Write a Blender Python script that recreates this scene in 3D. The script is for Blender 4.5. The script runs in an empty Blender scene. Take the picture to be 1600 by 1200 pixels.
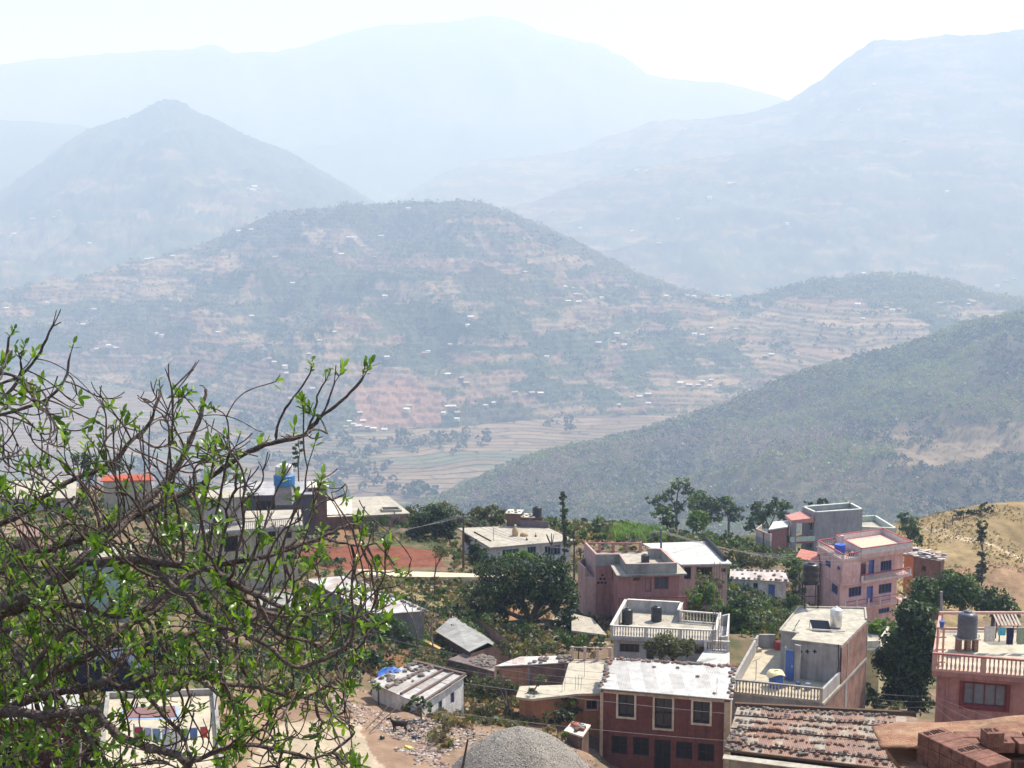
import bpy, math, random
import numpy as np
from mathutils import Vector, Matrix
SC = bpy.context.scene
# ------------------------------------------------------------------ camera
F = 2198.0; PITCH = math.radians(8.3); CAMZ = 300.0
cam = bpy.data.cameras.new("camera"); camo = bpy.data.objects.new("camera", cam)
SC.collection.objects.link(camo); SC.camera = camo
cam.sensor_width = 36.0; cam.lens = F / 1600.0 * 36.0
cam.clip_start = 0.2; cam.clip_end = 60000
camo.location = (0, 0, CAMZ); camo.rotation_euler = (math.pi / 2 - PITCH, 0, 0)
# ------------------------------------------------------------------ world, sun, exposure
SUN_EL = math.radians(56); SUN_AZ = math.radians(52)          # azimuth measured clockwise from straight ahead (+Y)
SKY_STRENGTH = 0.115; SUN_STRENGTH = 4.8; HAZE = 2.95e-4
w = bpy.data.worlds.new("World"); SC.world = w; w.use_nodes = True
nt = w.node_tree; bg = nt.nodes['Background']
sky = nt.nodes.new('ShaderNodeTexSky'); sky.sky_type = 'NISHITA'; sky.sun_disc = False
sky.sun_elevation = SUN_EL; sky.sun_rotation = SUN_AZ
sky.air_density = 1.0; sky.dust_density = 3.0; sky.ozone_density = 1.0; sky.altitude = 1000
nt.links.new(sky.outputs[0], bg.inputs[0]); bg.inputs[1].default_value = SKY_STRENGTH
sl = bpy.data.lights.new("sun", 'SUN'); sl.energy = SUN_STRENGTH; sl.angle = math.radians(0.5); sl.color = (1.0, 0.985, 0.96)
slo = bpy.data.objects.new("sun", sl); SC.collection.objects.link(slo)
sdir = Vector((math.sin(SUN_AZ) * math.cos(SUN_EL), math.cos(SUN_AZ) * math.cos(SUN_EL), math.sin(SUN_EL)))
slo.rotation_euler = (-sdir).to_track_quat('-Z', 'Y').to_euler()
SC.view_settings.view_transform = 'Standard'; SC.view_settings.look = 'None'
SC.view_settings.exposure = 0.62; SC.view_settings.gamma = 1.0
SC.cycles.volume_bounces = 3; SC.cycles.max_bounces = 5; SC.cycles.diffuse_bounces = 2
SC.cycles.glossy_bounces = 2; SC.cycles.transmission_bounces = 3; SC.cycles.transparent_max_bounces = 8
SC.cycles.use_denoising = True

# ------------------------------------------------------------------ photo geometry: a pixel of the 1600 px photograph and a distance give a point
cp, sp = math.cos(PITCH), math.sin(PITCH)
def ray(x, y):
    u, v = (x - 800) / F, (600 - y) / F
    fy = cp + v * sp; fz = -sp + v * cp
    return (u / fy, 1.0, fz / fy)
def P(x, y, d):
    r = ray(x, y); return Vector((r[0] * d, d, CAMZ + r[2] * d))
def Pz(x, y, z):
    r = ray(x, y); d = (z - CAMZ) / r[2]; return Vector((r[0] * d, d, z))
def Pxy(x, y, X=None, Y=None): pass

def px_of(p):
    dx, dy, dz = p[0], p[1], p[2] - CAMZ
    depth = dy * cp - dz * sp; up = dy * sp + dz * cp
    return (800 + F * dx / depth, 600 - F * up / depth)

# ------------------------------------------------------------------ objects and tags
def tag(o, label=None, cat=None, group=None, kind=None):
    if label: o['label'] = label
    if cat: o['category'] = cat
    if group: o['group'] = group
    if kind: o['kind'] = kind
    return o
def thing(name, label, cat, loc=(0, 0, 0), group=None, rz=0.0):
    o = bpy.data.objects.new(name, None); SC.collection.objects.link(o)
    o.location = loc; o.rotation_euler = (0, 0, rz); o.empty_display_size = 0.3
    return tag(o, label, cat, group)
def link(name, me, parent=None, keep=False):
    o = bpy.data.objects.new(name, me); SC.collection.objects.link(o)
    if parent is not None:
        o.parent = parent
        if keep: o.matrix_parent_inverse = Matrix.LocRotScale(origin(parent), parent.rotation_euler, None).inverted()
    return o
def origin(o):
    v = Vector(o.location)
    if o.parent is not None: v = v + origin(o.parent)
    return v
def mesh_from(name, V, Fc, mats, mi=None, smooth=False):
    me = bpy.data.meshes.new(name)
    me.from_pydata([tuple(v) for v in V], [], [tuple(f) for f in Fc])
    for m in mats: me.materials.append(m)
    if mi is not None: me.polygons.foreach_set('material_index', np.array(mi, dtype=np.int32))
    if smooth: me.polygons.foreach_set('use_smooth', np.ones(len(me.polygons), dtype=bool))
    me.update(); return me
def mesh_np(name, V, Fc, mats, smooth=False, col=None, mi=None):
    """V (n,3), Fc (m,k) arrays -> mesh quickly"""
    me = bpy.data.meshes.new(name)
    V = np.asarray(V, dtype=np.float32); Fc = np.asarray(Fc, dtype=np.int32); k = Fc.shape[1]
    me.vertices.add(len(V)); me.vertices.foreach_set('co', V.ravel())
    me.loops.add(Fc.size); me.loops.foreach_set('vertex_index', Fc.ravel())
    me.polygons.add(len(Fc)); me.polygons.foreach_set('loop_start', np.arange(0, Fc.size, k, dtype=np.int32))
    me.polygons.foreach_set('loop_total', np.full(len(Fc), k, dtype=np.int32))
    for m in mats: me.materials.append(m)
    if mi is not None: me.polygons.foreach_set('material_index', np.asarray(mi, dtype=np.int32))
    me.polygons.foreach_set('use_smooth', np.full(len(Fc), smooth, dtype=bool))
    if col is not None:
        a = me.color_attributes.new('Col', 'FLOAT_COLOR', 'POINT')
        c = np.ones((len(V), 4), dtype=np.float32); c[:, :3] = col
        a.data.foreach_set('color', c.ravel())
    me.update(calc_edges=True); return me

class MB:
    """collects shapes in world coordinates, built as ONE mesh"""
    def __init__(s): s.V = []; s.F = []; s.M = []
    def add(s, V, Fc, m=0):
        b = len(s.V); s.V += [tuple(v) for v in V]
        for f in Fc: s.F.append(tuple(b + i for i in f)); s.M.append(m)
        return s
    def prism(s, pts, z0, z1, m=0, top=None):
        """vertical prism over a plan polygon; z0/z1 numbers or lists"""
        n = len(pts)
        a = z0 if hasattr(z0, '__len__') else [z0] * n; b = z1 if hasattr(z1, '__len__') else [z1] * n
        V = [(p[0], p[1], a[i]) for i, p in enumerate(pts)] + [(p[0], p[1], b[i]) for i, p in enumerate(pts)]
        Fc = [tuple(range(n - 1, -1, -1)), tuple(range(n, 2 * n))] + [(i, (i + 1) % n, n + (i + 1) % n, n + i) for i in range(n)]
        b0 = len(s.V); s.V += V
        for j, f in enumerate(Fc): s.F.append(tuple(b0 + i for i in f)); s.M.append(top if (top is not None and j == 1) else m)
        return s
    def box(s, c, sx, sy, sz, rz=0.0, m=0, rx=0.0, ry=0.0):
        R = Matrix.Rotation(rz, 3, 'Z') @ Matrix.Rotation(ry, 3, 'Y') @ Matrix.Rotation(rx, 3, 'X')
        V = [Vector(c) + R @ Vector((x * sx / 2, y * sy / 2, z * sz / 2)) for x in (-1, 1) for y in (-1, 1) for z in (-1, 1)]
        return s.add(V, [(0, 1, 3, 2), (4, 6, 7, 5), (0, 4, 5, 1), (2, 3, 7, 6), (0, 2, 6, 4), (1, 5, 7, 3)], m)
    def beam(s, a, b, w_, h, m=0):
        """box along a-b, horizontal width w_, height h centred"""
        a = Vector(a); b = Vector(b); d = (b - a).normalized()
        n = Vector((-d.y, d.x, 0)); n = n.normalized() if n.length > 1e-6 else Vector((1, 0, 0))
        u = d.cross(n).normalized() * (h / 2); n = n * (w_ / 2)
        V = [a - n - u, a + n - u, a + n + u, a - n + u, b - n - u, b + n - u, b + n + u, b - n + u]
        return s.add(V, [(0, 1, 2, 3), (7, 6, 5, 4), (0, 4, 5, 1), (1, 5, 6, 2), (2, 6, 7, 3), (3, 7, 4, 0)], m)
    def tube(s, pts, r, n=8, m=0, cap=True):
        pts = [Vector(p) for p in pts]; k = len(pts)
        rr = r if hasattr(r, '__len__') else [r] * k
        V = []; up = Vector((0, 0, 1))
        for i, p in enumerate(pts):
            t = (pts[min(i + 1, k - 1)] - pts[max(i - 1, 0)]).normalized()
            a = t.cross(up if abs(t.z) < 0.95 else Vector((1, 0, 0))).normalized(); b = t.cross(a)
            for j in range(n):
                q = 2 * math.pi * j / n; V.append(p + (a * math.cos(q) + b * math.sin(q)) * rr[i])
        Fc = [(i * n + j, i * n + (j + 1) % n, (i + 1) * n + (j + 1) % n, (i + 1) * n + j) for i in range(k - 1) for j in range(n)]
        if cap: Fc += [tuple(range(n - 1, -1, -1)), tuple((k - 1) * n + j for j in range(n))]
        return s.add(V, Fc, m)
    def lathe(s, c, prof, n=20, m=0, axis=None):
        """profile [(r,z)] turned round the vertical through c"""
        V = [(c[0] + r * math.cos(2 * math.pi * j / n), c[1] + r * math.sin(2 * math.pi * j / n), c[2] + z) for r, z in prof for j in range(n)]
        k = len(prof)
        Fc = [(i * n + j, i * n + (j + 1) % n, (i + 1) * n + (j + 1) % n, (i + 1) * n + j) for i in range(k - 1) for j in range(n)]
        Fc += [tuple(range(n - 1, -1, -1)), tuple((k - 1) * n + j for j in range(n))]
        return s.add(V, Fc, m)
    def build(s, name, mats, parent=None, smooth=False, bevel=0.0):
        if not isinstance(mats, (list, tuple)): mats = [mats]
        o0 = origin(parent) if parent is not None else None
        V = np.array(s.V, dtype=float)
        if o0 is not None: V = V - np.array(o0)
        me = mesh_from(name, V, s.F, mats, s.M, smooth)
        o = link(name, me, parent)
        if bevel:
            b = o.modifiers.new('bevel', 'BEVEL'); b.width = bevel; b.segments = 1; b.limit_method = 'ANGLE'
        return o
def set_origin(o, p):
    """give a top-level mesh an origin at its base"""
    p = Vector(p); o.data.transform(Matrix.Translation(-p)); o.location = p; return o

# ------------------------------------------------------------------ noise
def _h(ix, iy, s):
    n = (ix.astype(np.int64) * 374761393 + iy.astype(np.int64) * 668265263 + s * 1442695041) & 0x7fffffff
    n = ((n ^ (n >> 13)) * 1274126177) & 0x7fffffff
    n = n ^ (n >> 16)
    return (n & 0xffff) / 65535.0
def vnoise(x, y, s=0):
    x = np.asarray(x, float); y = np.asarray(y, float)
    ix = np.floor(x); iy = np.floor(y); fx = x - ix; fy = y - iy
    fx = fx * fx * (3 - 2 * fx); fy = fy * fy * (3 - 2 * fy)
    a = _h(ix, iy, s); b = _h(ix + 1, iy, s); c = _h(ix, iy + 1, s); d = _h(ix + 1, iy + 1, s)
    return (a + (b - a) * fx) * (1 - fy) + (c + (d - c) * fx) * fy
def fbm(x, y, s=0, o=4, g=0.5):
    t = 0; amp = 1; n = 0
    for k in range(o):
        t = t + amp * (vnoise(np.asarray(x) * 2 ** k + 17.3 * k, np.asarray(y) * 2 ** k + 9.1 * k, s + k) - 0.5); n += amp; amp *= g
    return t / n * 2

# ------------------------------------------------------------------ materials
MATS = {}
def mat(name, col, rough=0.85, var=0.12, scale=3.0, bump=0.15, bscale=None, metal=0.0, col2=None, spec=0.3, stain=None, stain_scale=0.6, coords='Object', emit=None):
    """plain painted / cast surface: base colour with two scales of mottling, stains and a fine bump"""
    if name in MATS: return MATS[name]
    m = bpy.data.materials.new(name); m.use_nodes = True; MATS[name] = m
    n = m.node_tree.nodes; l = m.node_tree.links; b = n['Principled BSDF']
    b.inputs['Roughness'].default_value = rough; b.inputs['Metallic'].default_value = metal
    b.inputs['Specular IOR Level'].default_value = spec
    tc = n.new('ShaderNodeNewGeometry'); pos = tc.outputs['Position']
    no = n.new('ShaderNodeTexNoise'); no.inputs['Scale'].default_value = scale; no.inputs['Detail'].default_value = 6; no.inputs['Roughness'].default_value = 0.65
    l.new(pos, no.inputs['Vector'])
    r = n.new('ShaderNodeMapRange'); r.inputs['From Min'].default_value = 0.3; r.inputs['From Max'].default_value = 0.7
    l.new(no.outputs['Fac'], r.inputs['Value'])
    mx = n.new('ShaderNodeMix'); mx.data_type = 'RGBA'
    c2 = col2 or tuple(max(0, c * (1 - 2.2 * var)) for c in col); c1 = tuple(min(1, c * (1 + var)) for c in col)
    mx.inputs['A'].default_value = (*c1, 1); mx.inputs['B'].default_value = (*c2, 1)
    l.new(r.outputs['Result'], mx.inputs['Factor']); out = mx.outputs['Result']
    if stain:
        n2 = n.new('ShaderNodeTexNoise'); n2.inputs['Scale'].default_value = stain_scale; n2.inputs['Detail'].default_value = 8; n2.inputs['Roughness'].default_value = 0.7
        l.new(pos, n2.inputs['Vector'])
        r2 = n.new('ShaderNodeMapRange'); r2.inputs['From Min'].default_value = 0.5; r2.inputs['From Max'].default_value = 0.68; r2.inputs['To Max'].default_value = 0.8
        l.new(n2.outputs['Fac'], r2.inputs['Value'])
        m2 = n.new('ShaderNodeMix'); m2.data_type = 'RGBA'; l.new(r2.outputs['Result'], m2.inputs['Factor'])
        l.new(out, m2.inputs['A']); m2.inputs['B'].default_value = (*stain, 1); out = m2.outputs['Result']
    if stain:      # rain streaks down the walls
        mp = n.new('ShaderNodeMapping'); mp.inputs['Scale'].default_value = (2.2, 2.2, 0.22); l.new(pos, mp.inputs['Vector'])
        n3_ = n.new('ShaderNodeTexNoise'); n3_.inputs['Scale'].default_value = 1.0; n3_.inputs['Detail'].default_value = 7; n3_.inputs['Roughness'].default_value = 0.7; l.new(mp.outputs[0], n3_.inputs['Vector'])
        r3 = n.new('ShaderNodeMapRange'); r3.inputs['From Min'].default_value = 0.48; r3.inputs['From Max'].default_value = 0.72; r3.inputs['To Min'].default_value = 1.0; r3.inputs['To Max'].default_value = 0.62; l.new(n3_.outputs['Fac'], r3.inputs['Value'])
        v3 = n.new('ShaderNodeVectorMath'); v3.operation = 'SCALE'; l.new(out, v3.inputs[0]); l.new(r3.outputs['Result'], v3.inputs['Scale']); out = v3.outputs['Vector']
    l.new(out, b.inputs['Base Color'])
    if bump:
        nb = n.new('ShaderNodeTexNoise'); nb.inputs['Scale'].default_value = bscale or scale * 8; nb.inputs['Detail'].default_value = 4
        l.new(pos, nb.inputs['Vector'])
        bp = n.new('ShaderNodeBump'); bp.inputs['Strength'].default_value = bump; bp.inputs['Distance'].default_value = 0.05
        l.new(nb.outputs['Fac'], bp.inputs['Height']); l.new(bp.outputs['Normal'], b.inputs['Normal'])
    return m
def mat_vcol(name, rough=0.95, nscale=0.3, namt=0.35, fine=None, bump=0.0, bdist=0.3):
    """ground and hills: colour attribute broken up by noise"""
    m = bpy.data.materials.new(name); m.use_nodes = True; MATS[name] = m
    n = m.node_tree.nodes; l = m.node_tree.links; b = n['Principled BSDF']
    b.inputs['Roughness'].default_value = rough; b.inputs['Specular IOR Level'].default_value = 0.1
    at = n.new('ShaderNodeAttribute'); at.attribute_name = 'Col'
    g = n.new('ShaderNodeNewGeometry')
    no = n.new('ShaderNodeTexNoise'); no.inputs['Scale'].default_value = nscale; no.inputs['Detail'].default_value = 8; no.inputs['Roughness'].default_value = 0.75
    l.new(g.outputs['Position'], no.inputs['Vector'])
    r = n.new('ShaderNodeMapRange'); r.inputs['From Min'].default_value = 0.25; r.inputs['From Max'].default_value = 0.75
    r.inputs['To Min'].default_value = 1 - namt; r.inputs['To Max'].default_value = 1 + namt
    l.new(no.outputs['Fac'], r.inputs['Value'])
    v = n.new('ShaderNodeVectorMath'); v.operation = 'SCALE'
    l.new(at.outputs['Color'], v.inputs[0]); l.new(r.outputs['Result'], v.inputs['Scale'])
    l.new(v.outputs['Vector'], b.inputs['Base Color'])
    if bump:
        bp = n.new('ShaderNodeBump'); bp.inputs['Strength'].default_value = bump; bp.inputs['Distance'].default_value = bdist
        l.new(no.outputs['Fac'], bp.inputs['Height']); l.new(bp.outputs['Normal'], b.inputs['Normal'])
    return m
def mat_leaf(name, col, col2=None, trans=0.35, rough=0.5, scale=1.5):
    if name in MATS: return MATS[name]
    m = bpy.data.materials.new(name); m.use_nodes = True; MATS[name] = m
    n = m.node_tree.nodes; l = m.node_tree.links; b = n['Principled BSDF']; out = n['Material Output']
    b.inputs['Roughness'].default_value = rough; b.inputs['Specular IOR Level'].default_value = 0.35
    g = n.new('ShaderNodeNewGeometry'); mx = n.new('ShaderNodeMix'); mx.data_type = 'RGBA'
    mx.inputs['A'].default_value = (*col, 1); mx.inputs['B'].default_value = (*(col2 or tuple(c * 0.5 for c in col)), 1)
    l.new(g.outputs['Random Per Island'], mx.inputs['Factor']); l.new(mx.outputs['Result'], b.inputs['Base Color'])
    t = n.new('ShaderNodeBsdfTranslucent'); sc = n.new('ShaderNodeVectorMath'); sc.operation = 'MULTIPLY'
    sc.inputs[1].default_value = (1.5, 1.6, 0.6); l.new(mx.outputs['Result'], sc.inputs[0]); l.new(sc.outputs['Vector'], t.inputs['Color'])
    ms = n.new('ShaderNodeMixShader'); ms.inputs['Fac'].default_value = trans
    l.new(b.outputs[0], ms.inputs[1]); l.new(t.outputs[0], ms.inputs[2]); l.new(ms.outputs[0], out.inputs['Surface'])
    return m
# ================================================================== hills and valley
def interp(poly, x):
    a = np.array(poly, float); return np.interp(x, a[:, 0], a[:, 1])
def rayz(x, y):
    v = (600 - y) / F; return (-sp + v * cp) / (cp + v * sp)
def rayx(x, y):
    v = (600 - y) / F; return ((x - 800) / F) / (cp + v * sp)
def col_noise(base, X, Y, sc, amt, s):
    return np.asarray(base)[None, None, :] * (1 + amt * fbm(X / sc, Y / sc, s)[..., None])
WOOD = np.array((0.035, 0.055, 0.03)); SCRUB = np.array((0.085, 0.10, 0.045)); TAN = np.array((0.255, 0.195, 0.135)); RED = np.array((0.215, 0.145, 0.108)); DRY = np.array((0.20, 0.15, 0.085))
def terrace_cols(X, Y, Z, step, wid, s, fieldness, wood=WOOD, scrub=SCRUB, tanshare=0.5):
    """fields that follow the contours: each terrace level is cut into parcels of soil, stubble or scrub"""
    lev = np.floor(Z / step + 1.5 * fbm(X / (wid * 1.1), Y / (wid * 1.1), s + 5, 3))
    u = X / wid + 0.35 * Y / wid + 1.6 * fbm(X / (wid * 1.2), Y / (wid * 1.2), s + 2)
    cell = np.floor(u + lev * 0.37)
    r = _h(cell, lev, s); r2 = _h(cell, lev, s + 9)
    C = np.empty(X.shape + (3,))
    C[:] = wood
    mixs = np.clip(0.5 + 1.2 * fbm(X / (wid * .8), Y / (wid * .8), s + 3), 0, 1)[..., None]
    C = C * (1 - mixs * .8) + scrub * mixs * .8
    big = fbm(X / (wid * 3.5), Y / (wid * 3.5), s + 7) * 0.5 + 0.5
    isf = (r < fieldness * np.clip(big * 2.0, 0.1, 1.6))
    fc = np.where((r2 < tanshare)[..., None], TAN * (0.75 + 0.5 * r[..., None]), RED * (0.7 + 0.7 * r[..., None]))
    fr = (Z / step) - np.floor(Z / step)
    edge = (fr < 0.14)
    C = np.where((isf & ~edge)[..., None], fc, C)
    return C, isf
HMX = {}; KD = 1.8        # all hill distances, forms and trees below are in units of 1.8 m
def hill(name, crest, dcrest, base, dbase, nx, ny, x0, x1, seed, amp, nsc, colf, back=0.5, prof=0.8, terr=0.0, tk=0.75, rough_crest=1.0, matn=None):
    """one ridge as a real surface: front foot, crest line, and a slope falling away behind"""
    xs = np.linspace(x0, x1, nx)
    yc = interp(crest, xs); dc = interp(dcrest, xs); yb = interp(base, xs); db = interp(dbase, xs)
    t = np.linspace(0, 1, ny); nb = max(4, ny // 5)
    Zc = rayz(xs, yc) * dc; Zb = rayz(xs, yb) * db
    T = t[:, None]
    D = db[None] + (dc - db)[None] * T
    Zt = Zb[None] + (Zc - Zb)[None] * (T ** prof if prof > 0 else T)
    tb = np.linspace(0, 1, nb + 1)[1:, None]
    Db = dc[None] + tb * dc[None] * 0.22
    Zk = Zc[None] - back * (tb ** 1.3) * dc[None] * 0.22
    D = np.vstack([D, Db]); Z = np.vstack([Zt, Zk])
    T2 = np.vstack([T * np.ones_like(xs)[None], 1 + tb * np.ones_like(xs)[None]])
    X = rayx(xs, np.vstack([yb + (yc - yb) * tt for tt in t] + [yc] * nb)) * D
    env = np.clip(T2 * 4, 0, 1) * np.clip(np.abs(T2 - 1) * 5 + 0.06 * rough_crest, 0, 1)
    rid = 1 - np.abs(fbm(X / nsc, D / (nsc * 1.3), seed, 5))
    Z = Z + fbm(X / (nsc * .035), D / (nsc * .035), seed + 40, 3) * min(amp, 120) * .05 + (rid - 0.75) * amp * env + fbm(X / (nsc * .2), D / (nsc * .2), seed + 4, 3) * amp * 0.12 * np.clip(env + .05, 0, 1)
    if terr:
        q = Z / terr; fq = q - np.floor(q); Z2 = (np.floor(q) + np.clip((fq - 0.75) * 4, 0, 1)) * terr
        Z = np.where(np.abs(T2 - 1) < 0.03, Z, Z * (1 - tk) + Z2 * tk)
    C = colf(X, D, Z, T2, np.broadcast_to(xs[None], X.shape))
    V = np.stack([X * KD, D * KD, Z * KD + CAMZ], -1).reshape(-1, 3)
    n_, m_ = D.shape
    i = np.arange(n_ - 1)[:, None] * m_ + np.arange(m_ - 1)[None]
    Fc = np.stack([i, i + 1, i + 1 + m_, i + m_], -1).reshape(-1, 4)
    me = mesh_np(name, V, Fc, [matn], smooth=not terr, col=C.reshape(-1, 3))
    o = link(name, me); tag(o, kind='structure'); HMX[name] = (X, D, Z, C, T2)
    return o, (X, D, Z, C, T2)
M_HILL = mat_vcol('hill_ground', nscale=0.05, namt=0.35)

# far ridge
def cf(X, Y, Z, T, PX): return col_noise((0.06, 0.075, 0.05), X, Y, 300, 0.5, 3)
hill('far_mountain', [(-500, 150), (-50, 105), (0, 102), (60, 93), (150, 85), (230, 80), (300, 78), (312, 72), (335, 70), (350, 76), (362, 83), (430, 81), (480, 70), (540, 50), (600, 38), (700, 33), (735, 27), (760, 24), (800, 28), (850, 50), (930, 70), (980, 90), (1010, 115), (1060, 125), (1130, 130), (1170, 140), (1225, 155), (1300, 190), (1700, 300)],
     [(-500, 6600), (1700, 6200)], [(-500, 430), (1700, 430)], [(-500, 4700), (1700, 4700)], 460, 120, -500, 1700, 11, 260, 620, cf, matn=M_HILL)
hill('left_mountain', [(-500, 120), (-200, 170), (-50, 186), (0, 188), (60, 191), (130, 197), (190, 222), (260, 270), (400, 340)], [(-500, 4300), (400, 4700)],
     [(-500, 420), (400, 420)], [(-500, 3400), (400, 3600)], 160, 60, -500, 400, 12, 90, 400, cf, matn=M_HILL)
# right mountain, two folds
def cfr(X, Y, Z, T, PX):
    C, f = terrace_cols(X, Y, Z, 9, 55, 31, 0.30, wood=np.array((0.05, 0.062, 0.042)), scrub=np.array((0.10, 0.105, 0.07)))
    C = C * .8 + np.array((.06, .07, .05)) * .2
    C = C * (1 + .5 * fbm(X / 60, Y / 60, 301, 4)[..., None])
    return C
hill('right_mountain', [(520, 350), (600, 318), (640, 298), (700, 266), (760, 250), (830, 244), (900, 234), (950, 212), (980, 205), (1020, 188), (1060, 187), (1100, 186), (1180, 175), (1235, 155), (1262, 138), (1290, 120), (1315, 97), (1340, 80), (1365, 64), (1385, 62), (1400, 64), (1440, 60), (1480, 53), (1500, 55), (1560, 51), (1600, 46), (1900, 20)],
     [(520, 4300), (1000, 4300), (1400, 4000), (1900, 3800)], [(520, 480), (1900, 480)], [(520, 3000), (1900, 2800)], 620, 170, 520, 1900, 13, 80, 420, cfr, matn=M_HILL, prof=0.9)
hill('right_mountain_spur', [(620, 400), (700, 350), (830, 315), (930, 280), (1000, 262), (1100, 247), (1180, 238), (1240, 222), (1300, 219), (1400, 222), (1500, 218), (1600, 224), (1900, 200)],
     [(620, 3400), (1900, 3100)], [(620, 500), (1900, 520)], [(620, 2600), (1900, 2300)], 520, 130, 620, 1900, 14, 70, 260, cfr, matn=M_HILL, prof=0.95)
# cone hill
def cfc(X, Y, Z, T, PX):
    C, f = terrace_cols(X, Y, Z, 8, 50, 41, 0.32, wood=np.array((0.04, 0.06, 0.035)))
    C = C * .8 + np.array((.055, .065, .045)) * .2
    C = C * (1 + .5 * fbm(X / 40, Y / 40, 302, 4)[..., None])
    upper = (T > 0.62)[..., None]
    return np.where(upper, col_noise((0.05, 0.065, 0.035), X, Y, 120, 0.6, 6), C)
hill('cone_hill', [(-400, 420), (-100, 345), (0, 298), (30, 276), (60, 256), (100, 227), (135, 204), (160, 196), (200, 184), (215, 176), (240, 163), (250, 158), (262, 155), (275, 157), (290, 163), (312, 178), (330, 185), (350, 195), (400, 219), (450, 238), (500, 265), (540, 288), (570, 308), (640, 345), (800, 400)],
     [(-400, 3500), (262, 3600), (800, 3400)], [(-400, 500), (800, 500)], [(-400, 2150), (800, 2300)], 480, 170, -400, 800, 15, 120, 260, cfc, matn=M_HILL, prof=0.9, rough_crest=1.5)
# terraced middle hills
def cfm(X, Y, Z, T, PX):
    C, f = terrace_cols(X, Y, Z, 9.0, 62, 51, 0.58, tanshare=0.6)
    rf = (PX > 556) & (PX < 690) & (T > .005) & (T < .15 - (PX - 600) * .0006 + .02 * np.sin(PX / 14))
    C = np.where(rf[..., None], np.array((0.25, .15, .11)) + 0 * C, C)
    dark = fbm(X / 160, Y / 160, 77)
    C = np.where(((dark > 0.16) | ((T > 0.80) & (PX > 560)))[..., None], col_noise((0.075, 0.075, 0.045), X, Y, 25, 0.5, 8), C)
    return C
HM = {}
o, HM['mid'] = hill('terraced_hill', [(-500, 500), (-100, 470), (0, 455), (120, 435), (250, 405), (340, 372), (380, 352), (420, 336), (460, 328), (500, 325), (530, 321), (560, 320), (600, 321), (625, 318), (680, 316), (720, 314), (760, 318), (800, 331), (830, 345), (870, 368), (900, 382), (950, 407), (1000, 432), (1060, 455), (1150, 480), (1300, 540)],
     [(-500, 2050), (380, 2150), (700, 2100), (1300, 1900)], [(-500, 600), (100, 592), (300, 625), (520, 676), (700, 668), (900, 650), (1300, 640)], [(-500, 1600), (100, 1646), (300, 1480), (520, 1293), (700, 1316), (900, 1380), (1300, 1420)], 760, 300, -500, 1300, 16, 95, 210, cfm, terr=5.0, tk=.4, matn=M_HILL, prof=0.85, rough_crest=1.2)
def cfs(X, Y, Z, T, PX):
    C, f = terrace_cols(X, Y, Z, 6.0, 70, 61, 0.62, tanshare=0.6)
    top = (T > 0.82) & (PX > 1190)
    C = np.where(top[..., None], col_noise((0.04, 0.06, 0.035), X, Y, 25, 0.5, 8), C)
    return C
o, HM['saddle'] = hill('saddle_ridge', [(760, 520), (820, 490), (870, 466), (900, 462), (950, 463), (1050, 464), (1150, 464), (1190, 458), (1230, 449), (1270, 440), (1300, 435), (1360, 429), (1400, 432), (1430, 430), (1470, 436), (1500, 446), (1540, 461), (1600, 468), (1700, 480), (2000, 520)],
     [(760, 1750), (1150, 1850), (2000, 1750)], [(760, 660), (1000, 668), (1300, 640), (2000, 620)], [(760, 1380), (1300, 1380), (2000, 1380)], 620, 220, 760, 2000, 17, 30, 150, cfs, terr=4.0, tk=.45, matn=M_HILL, prof=0.75, rough_crest=1.2)
# forested ridge on the right
def cff(X, Y, Z, T, PX):
    C = col_noise((0.11, 0.095, 0.062), X, Y, 60, 0.5, 9)
    g = fbm(X / 90, Y / 90, 71)[..., None]
    return C * (1 - np.clip(g + .3, 0, 1)) + np.array((0.06, 0.075, 0.035)) * np.clip(g + .3, 0, 1)
o, HM['forest'] = hill('forest_ridge', [(480, 860), (560, 835), (640, 800), (700, 776), (740, 758), (760, 748), (830, 716), (870, 704), (900, 698), (940, 690), (980, 682), (1020, 672), (1060, 660), (1100, 645), (1150, 625), (1200, 603), (1250, 583), (1320, 566), (1400, 546), (1450, 530), (1520, 505), (1560, 497), (1600, 488), (1700, 462), (2000, 420)],
     [(480, 950), (700, 1000), (1000, 1120), (1600, 1180), (2000, 1180)], [(480, 940), (2000, 900)], [(480, 600), (1000, 640), (1600, 640), (2000, 640)], 520, 240, 480, 2000, 18, 42, 140, cff, matn=M_HILL, prof=0.85, rough_crest=1.0)

# valley floor with the paddy terraces: one sheet to the horizon
def floor_h(X, Y):
    """height of the valley floor relative to the camera"""
    base = -233 + 3 * fbm(X / 260, Y / 260, 5)
    return base
xs = np.concatenate([np.linspace(-11500, -700, 14)[:-1], np.linspace(-700, 420, 620), np.linspace(420, 11500, 14)[1:]])
ys = np.concatenate([np.linspace(-3000, 760, 8)[:-1], np.linspace(760, 1800, 620), np.linspace(1800, 11500, 12)[1:]])
X, Y = np.meshgrid(xs, ys); Z = floor_h(X, Y)
inner = (X > -700) & (X < 420) & (Y > 760) & (Y < 1800)
H = 7 * fbm(X / 170 + 3, Y / 260, 15, 3) + Y * 0.085 + 0.01 * X
st = 1.5
q = H / st; lev = np.floor(q); fq = q - lev
Z = np.where(inner, Z + (q - 0 * lev) * 0 + 0.5 * np.clip((fq - .85) * 6, 0, 1), Z)
r = _h(lev, lev * 0 + np.floor(X / 60 + fbm(X / 80, Y / 80, 3)), 3)[..., None]
PAD = np.array((0.20, 0.155, 0.11)) * (0.75 + 0.45 * r)
green = (fbm(X / 220, Y / 90, 88) > 0.12)[..., None] & (_h(lev, lev * 0, 8) > .3)[..., None]
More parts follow.
